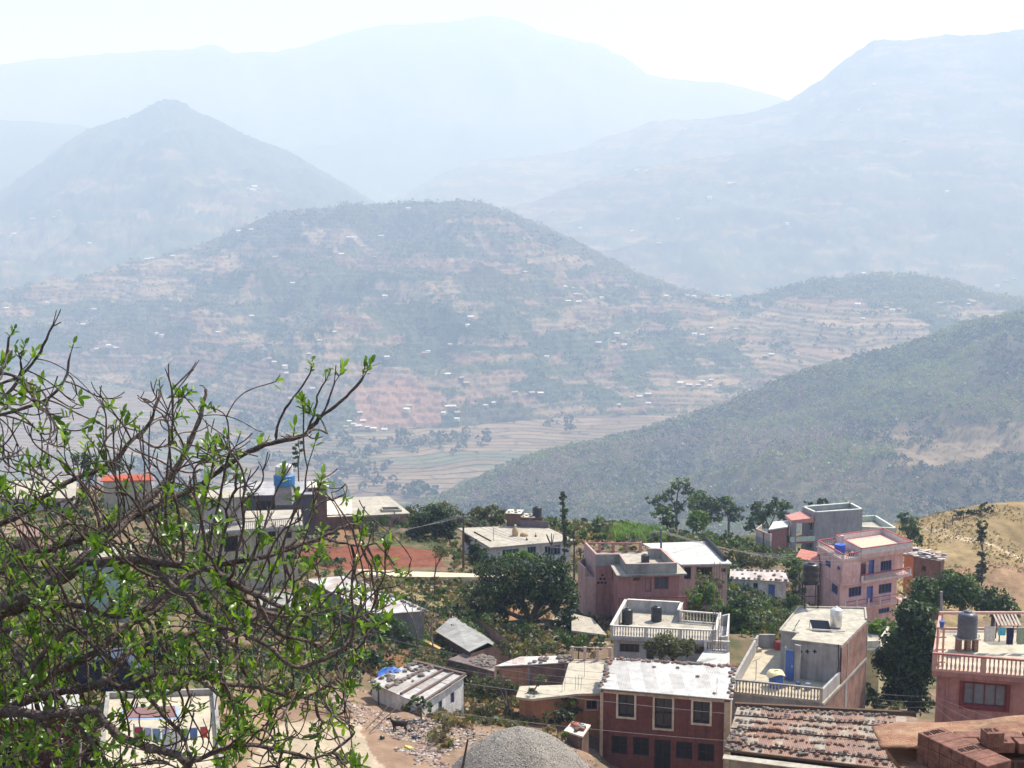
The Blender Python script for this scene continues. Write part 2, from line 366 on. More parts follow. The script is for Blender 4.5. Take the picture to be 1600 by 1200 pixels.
PAD = np.where(green, np.array((0.12, 0.13, 0.085)) * (.85 + .3 * r), PAD)
bund = ((fq < 0.13) | (fq > 0.93))[..., None]
bx = X / 70 + 0.5 * lev + 0.3 * fbm(X / 30, Y / 30, 21); bx = bx - np.floor(bx)
PAD = np.where(bund | ((bx < 0.03)[..., None]), np.array((0.03, 0.028, 0.022)), PAD)
me = mesh_np('valley_floor', np.stack([X * KD, Y * KD, Z * KD + CAMZ], -1).reshape(-1, 3),
             np.stack([(i := np.arange(len(ys) - 1)[:, None] * len(xs) + np.arange(len(xs) - 1)[None]), i + 1, i + 1 + len(xs), i + len(xs)], -1).reshape(-1, 4),
             [M_HILL], col=PAD.reshape(-1, 3))
tag(link('valley_floor', me), kind='structure')

# ---- farmhouses scattered on the far slopes
def pxpy(X, D, Z): return 800 + F * X / (D * cp - Z * sp), 600 - F * (D * sp + Z * cp) / (D * cp - Z * sp)
_SURF = {k: (pxpy(v[0], v[1], v[2]), v) for k, v in HMX.items() if k not in ('far_mountain',)}
def hit(x, y):
    best = None
    for k, ((a, b), (X, D, Z, C, T)) in _SURF.items():
        d = np.hypot(a - x, b - y) + (T > 1.02) * 99; i = np.unravel_index(d.argmin(), d.shape)
        if d[i] < 7 and (best is None or D[i] * KD < best[1]): best = (X[i] * KD, D[i] * KD, Z[i] * KD + CAMZ, k)
    return best
_rh = random.Random(12)
M_FW = [mat('far_wall_' + n, c, bump=0) for n, c in (('ochre', (.36, .24, .15)), ('white', (.6, .57, .52)), ('brown', (.22, .13, .09)))]
M_FR = [mat('far_roof_' + n, c, bump=0, var=.05) for n, c in (('tin', (.66, .66, .67)), ('pale', (.50, .50, .52)), ('thatch', (.40, .33, .25)))]
def far_proto(wm, rm, gable):
    t = thing('farmhouse', 'x', 'house', (0, 0, 0)); L, W, Hh_ = 3.6, 2.3, 2.6
    mb = MB(); mb.prism([(-L, -W), (L, -W), (L, W), (-L, W)], -2, Hh_)
    b = mb.build('wall', [wm], t); mb = MB(); o_ = .5
    if gable: mb.add([(-L - o_, -W - o_, Hh_ - .1), (L + o_, -W - o_, Hh_ - .1), (L + o_, W + o_, Hh_ - .1), (-L - o_, W + o_, Hh_ - .1), (-L - o_, 0, Hh_ + 1.5), (L + o_, 0, Hh_ + 1.5)], [(0, 1, 5, 4), (2, 3, 4, 5), (1, 2, 5), (3, 0, 4), (3, 2, 1, 0)])
    else: mb.add([(-L - o_, -W - o_, Hh_), (L + o_, -W - o_, Hh_), (L + o_, W + o_, Hh_ + .9), (-L - o_, W + o_, Hh_ + .9), (-L - o_, -W - o_, Hh_ + .1), (L + o_, -W - o_, Hh_ + .1), (L + o_, W + o_, Hh_ + 1), (-L - o_, W + o_, Hh_ + 1)], [(3, 2, 1, 0), (4, 5, 6, 7), (0, 1, 5, 4), (1, 2, 6, 5), (2, 3, 7, 6), (3, 0, 4, 7)])
    mb.build('roof', [rm], t); mb = MB()
    mb.box((-2, -W - .02, 1.3), 1.0, .06, 1.1)
    mb.build('window', [M_FR[2]], t); mb = MB(); mb.box((0, -W - .02, .95), .9, .06, 1.9); mb.build('door', [M_FW[2]], t); return t
_pro = [far_proto(M_FW[i % 3], M_FR[(0, 0, 1, 0, 0, 2)[i]], i % 2) for i in range(6)]
def clone(src, loc, rz, sc, label, group):
    r = src.copy(); SC.collection.objects.link(r); r.location = loc; r.rotation_euler = (0, 0, rz); r.scale = (sc,) * 3; r['label'] = label; r['group'] = group
    for ch in src.children: c = ch.copy(); SC.collection.objects.link(c); c.parent = r
    return r
_FAR = [
 ('on the rounded terraced hill', [(270, 402), (354, 430), (146, 486), (129, 509), (500, 364), (545, 372), (552, 375), (595, 370), (567, 388), (535, 399), (585, 403), (545, 498), (394, 498), (602, 464), (457, 446), (340, 521), (245, 523), (252, 525), (170, 542), (183, 545), (150, 546), (50, 465), (75, 475), (10, 484), (500, 532), (523, 520), (445, 573), (448, 585), (428, 565), (422, 563), (484, 555), (735, 498), (732, 510), (670, 551), (664, 556), (703, 540), (488, 315), (462, 314), (820, 427), (637, 328), (430, 402), (372, 364), (392, 360)]),
 ('along the saddle crest', [(883, 450), (895, 452), (899, 462), (907, 464), (915, 467), (909, 453), (940, 467), (950, 470), (1040, 460), (1075, 461), (1085, 465), (1120, 462), (1128, 466), (1141, 461), (887, 473), (905, 474), (1349, 428), (1340, 478), (1385, 483), (1395, 486), (1404, 486), (1348, 500), (1468, 476), (1485, 475), (1520, 473), (1513, 478), (1560, 447), (1572, 440), (1586, 438)]),
 ('on the terraces below the saddle', [(936, 538), (960, 536), (965, 524), (975, 542), (1028, 540), (1037, 541), (1086, 524), (1098, 525), (1112, 516), (1195, 560), (1206, 556), (1111, 596), (1098, 598), (1090, 604), (1077, 604), (1063, 600), (1110, 605), (987, 624), (1000, 622), (1012, 618), (1014, 632), (855, 559), (1150, 516), (700, 587), (722, 592), (727, 600)]),
 ('beside the paddy terraces', [(563, 648), (545, 660), (552, 665), (560, 668), (574, 670), (583, 672), (600, 676), (540, 668), (568, 660), (638, 637), (636, 643), (700, 638), (708, 640), (713, 648), (694, 647), (714, 658), (760, 634), (772, 633), (804, 616), (830, 618), (845, 619), (602, 560), (965, 635), (490, 611), (455, 625), (530, 634)]),
 ('high on the hazy right mountain', [(1315, 192), (1343, 172), (1365, 132), (1413, 218), (1145, 287), (1140, 289), (1093, 250), (1072, 202), (995, 267), (1010, 268), (905, 358), (988, 362), (1110, 310), (893, 236), (840, 244), (1060, 345), (1230, 350), (1030, 380), (1480, 300)]),
 ('on the hazy conical hill', [(92, 330), (85, 342), (53, 345), (398, 294), (404, 297), (394, 299), (388, 296), (230, 402), (238, 402), (22, 365), (140, 380)]),
]
HP = []
for where, lst in _FAR:
    for (x, y) in lst:
        h_ = hit(x, y)
        if h_ is None: continue
        lab = 'tiny pale-roofed farmhouse far away ' + where
        clone(_rh.choice(_pro), (h_[0], h_[1], h_[2] + .3), _rh.uniform(-.5, .5), _rh.uniform(.65, 1.05) * 1.5 * min(1.6, max(1.0, h_[1] / 1700 / KD)), lab, 'farmhouses ' + where); HP.append(h_[:3])
for p_ in _pro:
    for c_ in list(p_.children): bpy.data.objects.remove(c_)
    bpy.data.objects.remove(p_)
HP = np.array(HP)
# ---- tree cover on the hills: merged clumps of small leaf faces
def tree_mass(name, pts, rad, mats, nf, seed, squash=1.15, fs=0.55, far=True, patch=0):
    """pts (n,3) foot points, rad (n,) crown radii: every tree a crown of nf loose leaf-clump faces plus a trunk"""
    rng = np.random.default_rng(seed); n = len(pts); rad = rad * (KD if far else 1)
    d = rng.normal(size=(n, nf, 3)); d /= np.linalg.norm(d, axis=2, keepdims=True); d[..., 2] = np.abs(d[..., 2]) * 1.1 - 0.35
    R = rad[:, None, None]
    c = pts[:, None, :] + d * R * np.array((1, 1, squash)) * rng.uniform(.75, 1.1, (n, nf, 1)); c[..., 2] += rad[:, None] * 1.0
    a = rng.normal(size=(n, nf, 3)); a /= np.linalg.norm(a, axis=2, keepdims=True)
    nn = d + 0.6 * rng.normal(size=(n, nf, 3)); b = np.cross(nn, a); b /= np.linalg.norm(b, axis=2, keepdims=True)
    a = np.cross(b, nn); a /= np.linalg.norm(a, axis=2, keepdims=True)
    s = R * fs * rng.uniform(.6, 1.3, (n, nf, 1))
    V = np.stack([c - a * s, c + b * s, c + a * s * .9, c - b * s * 1.1], 2).reshape(-1, 3)
    Fc = np.arange(len(V)).reshape(-1, 4)
    mi = rng.integers(0, len(mats), n)
    if patch: mi = np.clip(((fbm(pts[:, 0] / patch, pts[:, 1] / patch, seed + 60, 3) * 1.5 + .5 + rng.normal(size=n) * .16) * len(mats)).astype(int), 0, len(mats) - 1)
    mi = np.repeat(mi, nf)
    me = mesh_np(name, V, Fc, mats, mi=mi)
    return tag(link(name, me), kind='stuff')
L_FAR = [mat_leaf('wood_green', (0.055, 0.085, 0.03), (0.03, 0.055, 0.02), .2), mat_leaf('wood_olive', (0.11, 0.12, 0.05), (0.06, 0.075, 0.03), .2), mat_leaf('wood_dark', (0.03, 0.05, 0.025), (0.022, 0.038, 0.02), .15)]
L_BARE = mat_leaf('wood_leafless', (0.27, 0.20, 0.17), (0.16, 0.115, 0.10), .15)
L_YEL = mat_leaf('wood_yellow_green', (0.21, 0.25, 0.08), (0.12, 0.16, 0.05), .3)
L_FRS = [mat_leaf('forest_green', (0.13, 0.17, 0.06), (0.07, 0.10, 0.04), .3), mat_leaf('forest_olive', (0.20, 0.19, 0.09), (0.12, 0.125, 0.06), .3), L_FAR[0], L_YEL]
def pick(key, n, seed, cond, jit=1.0):
    X, D, Z, C, T = HM[key]; rng = np.random.default_rng(seed)
    ok = np.argwhere(cond(X, D, Z, C, T) & (T < 1.04))
    wgt = (D[ok[:, 0], ok[:, 1]]) * 1.0; wgt = wgt / wgt.sum()
    k = ok[rng.choice(len(ok), n, p=wgt)]
    P_ = np.stack([X[k[:, 0], k[:, 1]] * KD, D[k[:, 0], k[:, 1]] * KD, Z[k[:, 0], k[:, 1]] * KD + CAMZ], -1)
    P_[:, :2] += rng.uniform(-2.6, 2.6, (n, 2)) * jit
    return P_, k
def lum(C): return C.sum(-1)
rng = np.random.default_rng(5)
def pickc(*a):
    p, k = pick(*a); q = HP[:, :2]; keep = np.ones(len(p), bool)
    for h in q: keep &= ~((np.abs(p[:, 0] - h[0]) < 7 * KD) & (p[:, 1] < h[1] + 3 * KD) & (p[:, 1] > h[1] - 22 * KD))
    cl = fbm(p[:, 0] / 54, p[:, 1] / 54, 505, 3); keep &= (cl > -.04) | (rng.uniform(size=len(p)) < .22)
    return p[keep], k[keep]
pm, _ = pickc('mid', 15000, 1, lambda X, D, Z, C, T: lum(C) < 0.32)
tree_mass('hillside_woods', pm, rng.uniform(1.1, 3.3, len(pm)), [L_FAR[2], L_FAR[0], L_FRS[0], L_FAR[1], L_FRS[1]], 9, 2, fs=.42, patch=160)
pf = np.stack([rng.uniform(-330, 60, 900), rng.uniform(960, 1420, 900), np.zeros(900)], -1); pf = pf[(fbm(pf[:, 0] / 60, pf[:, 1] / 60, 404, 2) + np.clip((-pf[:, 0] - 90) / 500, -.1, .25) > .12)]; pf[:, 2] = floor_h(pf[:, 0], pf[:, 1]); pf *= KD; pf[:, 2] += CAMZ
tree_mass('valley_trees', pf, rng.uniform(2, 5.5, len(pf)), L_FAR, 22, 3, fs=.4)
ps, _ = pickc('saddle', 12000, 3, lambda X, D, Z, C, T: lum(C) < 0.32)
tree_mass('saddle_woods', ps, rng.uniform(1.1, 3.3, len(ps)), [L_FAR[2], L_FAR[0], L_FRS[0], L_FAR[1], L_FRS[1]], 9, 4, fs=.42, patch=160)
X, D, Z, C, T = HM['forest']; dens = fbm(X / 90, D / 90, 71)
def clear(X, D):   # the terraced clearing on the right flank
    z = np.zeros_like(X, bool)
    return z
pxx = 800 + F * X / (D * cp - Z * sp); pyy = 600 - F * (D * sp + Z * cp) / (D * cp - Z * sp)
cj = 10 * fbm(X / 25, D / 25, 66); clearing = (pxx > 1398 + cj) & (pyy + cj > 664 - (pxx - 1400) * .02) & (pyy + cj < 728 - np.clip(pxx - 1480, 0, 80) * .25) & (T < 1)
C[clearing] = np.array((0.20, 0.155, 0.10)) * (1 + .2 * fbm(X / 12, D / 12, 88)[..., None][clearing]); ln_ = clearing & (((Z + 2.5 * fbm(X / 50, D / 50, 5)) / 2.6) % 1 < .22); C[ln_] = (0.09, .07, .05)
_a = bpy.data.objects['forest_ridge'].data.color_attributes['Col']; _c = np.ones((C.shape[0] * C.shape[1], 4), np.float32); _c[:, :3] = C.reshape(-1, 3); _a.data.foreach_set('color', _c.ravel())
crestband = (T > 0.86)
low = ((~clearing) | (fbm(X / 22, D / 22, 707, 3) > .10)) & (T > 0.05)
pa, k = pick('forest', 30000, 7, lambda *a: low)
red = np.clip(1 - 2.2 * np.abs((pxx[k[:, 0], k[:, 1]] - 1150) / 900), 0, 1) * (pyy[k[:, 0], k[:, 1]] < 790) * 0.5 + 0.28
isbare = rng.uniform(size=len(pa)) < np.clip(red + 1.1 * fbm(pa[:, 0] / 170, pa[:, 1] / 170, 606, 3), .06, .92)
tree_mass('leafless_forest', pa[isbare], rng.uniform(0.9, 1.9, isbare.sum()), [L_BARE, L_BARE, L_FAR[1]], 11, 8, squash=1.5, fs=.34)
tree_mass('forest', pa[~isbare], rng.uniform(0.9, 2.3, (~isbare).sum()), [L_FAR[2], L_FAR[0], L_FRS[0], L_FRS[1], L_YEL], 14, 9, fs=.38, patch=110)
pc, _ = pick('forest', 3200, 10, lambda *a: crestband)
tree_mass('ridge_top_trees', pc, rng.uniform(1.2, 2.3, len(pc)), [L_YEL, L_FAR[1]], 18, 11, fs=.36)  # sunlit crest band put into the yellow-green colour of these crowns
# ================================================================== the village slope
_cp = [(0, 0, 1.8), (-9, 0, 1.8), (9, 0, 1.8), (-12, 10, 5.2), (0, 10, 5.4), (12, 10, 5.4), (-16, 30, 13.8), (0, 30, 14.4), (18, 30, 14.6), (0, -30, -4), (-40, -20, 0), (40, -20, 0),
       (-13, 50, 22.6), (-28, 50, 21.5), (0, 50, 23.6), (20, 50, 23.8), (24, 72, 33), (40, 75, 33), (-60, 80, 27), (60, 90, 39), (90, 150, 52), (-90, 150, 37), (-70, 110, 33), (80, 200, 55), (-90, 190, 42), (8, 66, 30.5), (16, 70, 31.5)]
_px = [(170, 1085, 62), (300, 1070, 72), (460, 1190, 70), (620, 1140, 80), (520, 1100, 83), (560, 1078, 88), (450, 1090, 80), (760, 1190, 74), (640, 1112, 84), (700, 1150, 79), (740, 1130, 88), (900, 1172, 82), (850, 1105, 90),
       (740, 1095, 93), (960, 1218, 84), (1110, 1240, 84), (600, 1040, 97), (660, 1000, 106), (700, 965, 112), (640, 930, 120), (600, 902, 130), (740, 906, 131), (500, 890, 130), (560, 872, 142), (680, 872, 142), (600, 845, 155), (640, 822, 172),
       (800, 893, 147), (890, 880, 150), (780, 988, 112), (860, 992, 112), (905, 930, 125), (945, 992, 112), (1040, 1076, 99), (1120, 1003, 108), (1180, 990, 120), (1200, 952, 140), (1185, 940, 146),
       (1250, 1142, 88), (1370, 1102, 98), (1300, 988, 150), (1400, 1002, 152), (1450, 1102, 100), (940, 830, 186), (1000, 842, 178), (1050, 852, 170), (1150, 862, 185), (1110, 902, 158), (1230, 882, 175),
       (1240, 870, 190), (1350, 852, 200), (1430, 903, 183), (1500, 942, 180), (1600, 945, 180), (1430, 826, 214), (1480, 813, 214), (1560, 802, 213), (1640, 800, 214), (1540, 860, 198), (1750, 800, 218), (1750, 940, 185),
       (100, 1000, 84), (200, 962, 105), (330, 942, 112), (450, 932, 115), (100, 850, 130), (300, 832, 145), (150, 790, 160), (400, 802, 165), (50, 762, 180), (530, 817, 175), (-200, 770, 180), (820, 815, 182), (740, 815, 182)]
for x, y, d in _px:
    p = P(x, y, d); _cp.append((p.x, p.y, CAMZ - p.z))
_cp = np.array(_cp, float)
def _U(r2): return 0.5 * r2 * np.log(np.maximum(r2, 1e-9))
_n = len(_cp); _A = np.zeros((_n + 3, _n + 3)); _d2 = ((_cp[:, None, :2] - _cp[None, :, :2]) ** 2).sum(-1)
_A[:_n, :_n] = _U(_d2) + np.eye(_n) * 6.0; _A[:_n, _n] = 1; _A[:_n, _n + 1:] = _cp[:, :2]; _A[_n, :_n] = 1; _A[_n + 1:, :_n] = _cp[:, :2].T
_W = np.linalg.solve(_A, np.concatenate([_cp[:, 2], np.zeros(3)]))
_crest = [(-600, 190), (500, 188), (640, 186), (900, 194), (1000, 194), (1150, 205), (1300, 214), (1450, 217), (1700, 219), (2400, 220)]
def gh(X, Y, rough=True):
    """ground height below the camera"""
    X = np.asarray(X, float); Y = np.asarray(Y, float); shp = X.shape
    x = X.ravel(); y = Y.ravel(); out = np.empty(len(x))
    for a in range(0, len(x), 20000):
        xx, yy = x[a:a + 20000], np.minimum(y[a:a + 20000], 240)
        r2 = (xx[:, None] - _cp[None, :, 0]) ** 2 + (yy[:, None] - _cp[None, :, 1]) ** 2
        out[a:a + 20000] = _U(r2) @ _W[:_n] + _W[_n] + _W[_n + 1] * xx + _W[_n + 2] * yy
    px = 800 + F * x / np.maximum(y, 1) * 0.985
    dc = np.interp(px, [c[0] for c in _crest], [c[1] for c in _crest])
    t = np.maximum(y - dc, 0); out = out + 0.62 * np.maximum(t - 6, 0) + 0.62 * np.minimum(t, 6) ** 2 / 12
    if rough:
        k = np.clip((y - 20) / 60, 0, 1)
        out = out + k * (0.9 * fbm(x / 9, y / 9, 91, 4) + 0.25 * fbm(x / 1.3, y / 1.3, 92, 3))
    return out.reshape(shp)
def gz(X, Y): return CAMZ - float(gh(np.array([X]), np.array([Y]))[0])
def G(x, d):
    """ground point under photo column x at distance d"""
    X = (x - 800) / F * d
    for _ in range(3):
        z = gz(X, d); yy = 600 - F * (d * sp + (z - CAMZ) * cp) / (d * cp - (z - CAMZ) * sp); X = rayx(x, yy) * d
    return Vector((X, d, gz(X, d)))
def inpoly(px, py, poly):
    r = np.zeros(px.shape, bool); n = len(poly)
    for i in range(n):
        x0, y0 = poly[i]; x1, y1 = poly[(i + 1) % n]
        if y0 == y1: continue
        c = ((y0 > py) != (y1 > py)) & (px < (x1 - x0) * (py - y0) / (y1 - y0) + x0); r ^= c
    return r
xs = np.linspace(-700, 2300, 1050); ds = np.concatenate([np.linspace(4, 50, 40)[:-1], np.linspace(50, 230, 420)[:-1], np.linspace(230, 900, 60)])
XX = (xs[None] - 800) / F * ds[:, None] * 1.0; DD = np.broadcast_to(ds[:, None], XX.shape)
HH = gh(XX, DD); ZZ = -HH
pxx = 800 + F * XX / (DD * cp - ZZ * sp); pyy = 600 - F * (DD * sp + ZZ * cp) / (DD * cp - ZZ * sp)
n1 = fbm(XX / 7, DD / 7, 101, 5); n2 = fbm(XX / 2.2, DD / 2.2, 102, 4); n3 = fbm(XX / 20, DD / 20, 103, 3)
soil = np.array((0.215, 0.145, 0.10)); orange = np.array((0.33, 0.175, 0.095)); red = np.array((0.19, 0.07, 0.045)); dry = np.array((0.20, 0.155, 0.095)); grass = np.array((0.085, 0.095, 0.045)); cream = np.array((0.46, 0.38, 0.28))
def lay(C, m, col): m = np.clip(m, 0, 1)[..., None]; return C * (1 - m) + np.asarray(col) * m
C = np.empty(XX.shape + (3,)); C[:] = soil
C = lay(C, 0.5 + n1 * 1.3, dry * 0.9); C = lay(C, (n2 + n3 * .8 - 0.05) * 2.2, grass)
jit = lambda s: 14 * fbm(XX / 4, DD / 4, s, 4)
pj, qj = pxx + jit(104) * 1.6, pyy + jit(105) * .5
def region(poly, col, m=1.0, tex=0.25):
    global C
    C = lay(C, inpoly(pj, qj, poly) * m, 0) * 1.0 if False else C
    k = inpoly(pj, qj, poly) * m
    C = lay(C, k, 0) + (k[..., None]) * np.asarray(col) * (1 + tex * (n2[..., None] + 0.6 * n1[..., None]))
region([(420, 1060), (560, 1072), (640, 1100), (760, 1140), (930, 1175), (930, 1300), (200, 1300), (330, 1090)], soil * 1.25)
region([(440, 1130), (560, 1120), (600, 1200), (600, 1300), (300, 1300)], cream * 0.85)
region([(720, 1080), (830, 1090), (830, 1130), (720, 1128)], orange * 0.95)
region([(480, 858), (590, 852), (640, 856), (700, 868), (700, 884), (600, 890), (500, 886), (450, 872)], red)
region([(470, 825), (560, 822), (560, 852), (470, 856)], orange * .8, 0.7)
region([(660, 975), (760, 930), (860, 960), (860, 1000), (760, 1000), (690, 1020)], orange, 0.75)
region([(570, 1010), (640, 1000), (660, 1040), (570, 1050)], orange * .75)
region([(600, 940), (700, 930), (700, 970), (620, 990)], soil * 0.9, .6)
region([(560, 915), (740, 915), (720, 960), (640, 950), (560, 930)], np.array((0.27, 0.24, 0.11)), 0.7)
region([(880, 822), (1000, 826), (1000, 850), (880, 850)], orange, 0.85)
region([(1150, 938), (1240, 935), (1250, 985), (1160, 975)], orange * .85)
region([(1140, 850), (1280, 870), (1260, 905), (1140, 900)], dry, .7)
region([(1395, 1000), (1395, 770), (1900, 770), (1900, 960), (1560, 960)], np.array((0.27, 0.20, 0.105)), 1.0, 0.4)
region([(1480, 885), (1620, 880), (1680, 930), (1560, 945), (1490, 925)], np.array((0.25, 0.15, 0.10)), 0.6, .5)
region([(870, 955), (900, 955), (960, 1010), (900, 1000), (860, 985)], np.array((0.42, 0.36, 0.29)), 0.9)
# footpaths worn across the dry hill
def path(pts, wd, col):
    global C
    pts = np.array(pts, float); best = np.full(XX.shape, 1e9)
    for (xa, ya), (xb, yb) in zip(pts[:-1], pts[1:]):
        t = np.clip(((pxx - xa) * (xb - xa) + (pyy - ya) * (yb - ya)) / ((xb - xa) ** 2 + (yb - ya) ** 2), 0, 1)
        best = np.minimum(best, np.hypot(pxx - (xa + t * (xb - xa)), pyy - (ya + t * (yb - ya))))
    C = lay(C, (wd - best + jit(106) * .12) / 1.5, col)
path([(1440, 822), (1455, 830), (1480, 837), (1510, 843), (1530, 847), (1552, 852), (1580, 866), (1620, 886)], 2.4, (0.50, 0.40, 0.27))
path([(1455, 830), (1470, 826), (1500, 838), (1530, 846)], 1.8, (0.46, 0.36, 0.24))
path([(1540, 895), (1560, 905), (1580, 922), (1560, 932), (1545, 935)], 1.4, (0.36, 0.26, 0.17))
path([(1562, 812), (1560, 830), (1555, 850)], 1.2, (0.35, 0.27, 0.17))
C = np.clip(C, 0.02, 0.9)
M_GROUND = mat_vcol('village_ground', nscale=1.1, namt=0.30, bump=0.6, bdist=0.25)
V = np.stack([XX, DD, ZZ + CAMZ], -1).reshape(-1, 3); m_ = len(xs)
i = np.arange(len(ds) - 1)[:, None] * m_ + np.arange(m_ - 1)[None]
me = mesh_np('ground', V, np.stack([i, i + 1, i + 1 + m_, i + m_], -1).reshape(-1, 4), [M_GROUND], smooth=True, col=C.reshape(-1, 3))
tag(link('ground', me), kind='structure')
# ground behind and beside the camera, joined to the slope
g2 = MB(); g2.prism([(-60, -60), (60, -60), (60, 4.2), (-60, 4.2)], CAMZ - 4.5, CAMZ - 3.2)
o = g2.build('camera_terrace', [mat('terrace_soil', tuple(soil), scale=1)]); tag(o, kind='structure')

# the cream road along the slope, with its retaining kerb
M_ROAD = mat('road_dust', (0.62, 0.53, 0.38), scale=1.2, var=.1, bump=.2)
top = [(440, 884), (500, 884), (560, 889), (620, 892), (680, 894), (740, 896), (790, 898)]; bot = [(440, 894), (500, 896), (560, 900), (620, 903), (680, 904), (740, 904), (790, 905)]
rb = MB(); A = []; B = []
for (x, y), (x2, y2) in zip(top, bot):
    p = P(x2, y2, 129.5); z = p.z + 0.15; q = Pz(x, y, z); A.append(Vector((p.x, p.y, z))); B.append(q)
V = []; 
for a, b in zip(A, B): V += [a, b, Vector((a.x, a.y, a.z - 1.6)), Vector((b.x, b.y, b.z - 1.6))]
Fc = []
for i in range(len(A) - 1): k = 4 * i; Fc += [(k, k + 4, k + 5, k + 1), (k + 2, k + 6, k + 4, k), (k + 1, k + 5, k + 7, k + 3)]
rb.add(V, Fc); o = rb.build('road', [M_ROAD]); tag(o, kind='structure')
# ================================================================== building kit
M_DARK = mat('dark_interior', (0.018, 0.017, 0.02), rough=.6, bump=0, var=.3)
M_GLASS = mat('window_glass', (0.03, 0.035, 0.045), rough=.12, bump=0, spec=.6)
M_CREAMT = mat('cream_trim', (0.70, 0.60, 0.47), stain=(0.4, .3, .2))
M_WOOD = mat('old_wood', (0.12, 0.07, 0.045), scale=6)
M_CONC = mat('concrete_roof', (0.46, 0.42, 0.35), var=.12, scale=.9, stain=(0.34, .30, .25), stain_scale=.5)
M_CONCG = mat('concrete_grey', (0.36, 0.34, 0.32), var=.12, scale=1.2, stain=(0.16, .15, .14), stain_scale=.7)
M_PLAST = mat('plaster_grey', (0.42, 0.40, 0.39), var=.1, scale=1, stain=(0.25, .24, .24), stain_scale=.6)
M_BLUE = mat('blue_paint', (0.06, 0.13, 0.42), rough=.5, var=.08)
M_BLACKT = mat('black_plastic', (0.02, 0.021, 0.025), rough=.35, bump=0.02, spec=.5)
M_STEEL = mat('stainless', (0.75, 0.72, 0.68), rough=.4, metal=.55, bump=.02)
M_GREYM = mat('grey_metal', (0.35, 0.36, 0.38), rough=.5, metal=.4)
def mat_brick(name, c1, c2, mortar, sc=4.0):
    m = bpy.data.materials.new(name); m.use_nodes = True; MATS[name] = m
    n = m.node_tree.nodes; l = m.node_tree.links; b = n['Principled BSDF']; b.inputs['Roughness'].default_value = .9
    g = n.new('ShaderNodeNewGeometry'); s = n.new('ShaderNodeSeparateXYZ'); l.new(g.outputs['Position'], s.inputs[0])
    a = n.new('ShaderNodeMath'); a.operation = 'ADD'; l.new(s.outputs['X'], a.inputs[0]); l.new(s.outputs['Y'], a.inputs[1])
    c = n.new('ShaderNodeCombineXYZ'); l.new(a.outputs[0], c.inputs['X']); l.new(s.outputs['Z'], c.inputs['Y'])
    br = n.new('ShaderNodeTexBrick'); l.new(c.outputs[0], br.inputs['Vector']); br.inputs['Scale'].default_value = sc
    br.inputs['Color1'].default_value = (*c1, 1); br.inputs['Color2'].default_value = (*c2, 1); br.inputs['Mortar'].default_value = (*mortar, 1); br.inputs['Mortar Size'].default_value = .03
    br.inputs['Brick Width'].default_value = 0.9; br.inputs['Row Height'].default_value = 0.34
    no = n.new('ShaderNodeTexNoise'); no.inputs['Scale'].default_value = 1.3; no.inputs['Detail'].default_value = 7; l.new(g.outputs['Position'], no.inputs['Vector'])
    r = n.new('ShaderNodeMapRange'); r.inputs['From Min'].default_value = .3; r.inputs['From Max'].default_value = .7; r.inputs['To Min'].default_value = .6; r.inputs['To Max'].default_value = 1.25
    l.new(no.outputs['Fac'], r.inputs['Value']); v = n.new('ShaderNodeVectorMath'); v.operation = 'SCALE'; l.new(br.outputs['Color'], v.inputs[0]); l.new(r.outputs['Result'], v.inputs['Scale'])
    l.new(v.outputs['Vector'], b.inputs['Base Color']); bp = n.new('ShaderNodeBump'); bp.inputs['Strength'].default_value = .5; bp.inputs['Distance'].default_value = .02
    l.new(br.outputs['Fac'], bp.inputs['Height']); bp.invert = True; l.new(bp.outputs['Normal'], b.inputs['Normal']); return m
M_BRICK = mat_brick('brick_wall', (0.30, 0.13, 0.085), (0.20, 0.09, 0.065), (0.38, 0.34, 0.30))
M_BRICKD = mat_brick('mud_brick', (0.16, 0.075, 0.055), (0.11, 0.055, 0.045), (0.20, 0.16, 0.13), 3.2)
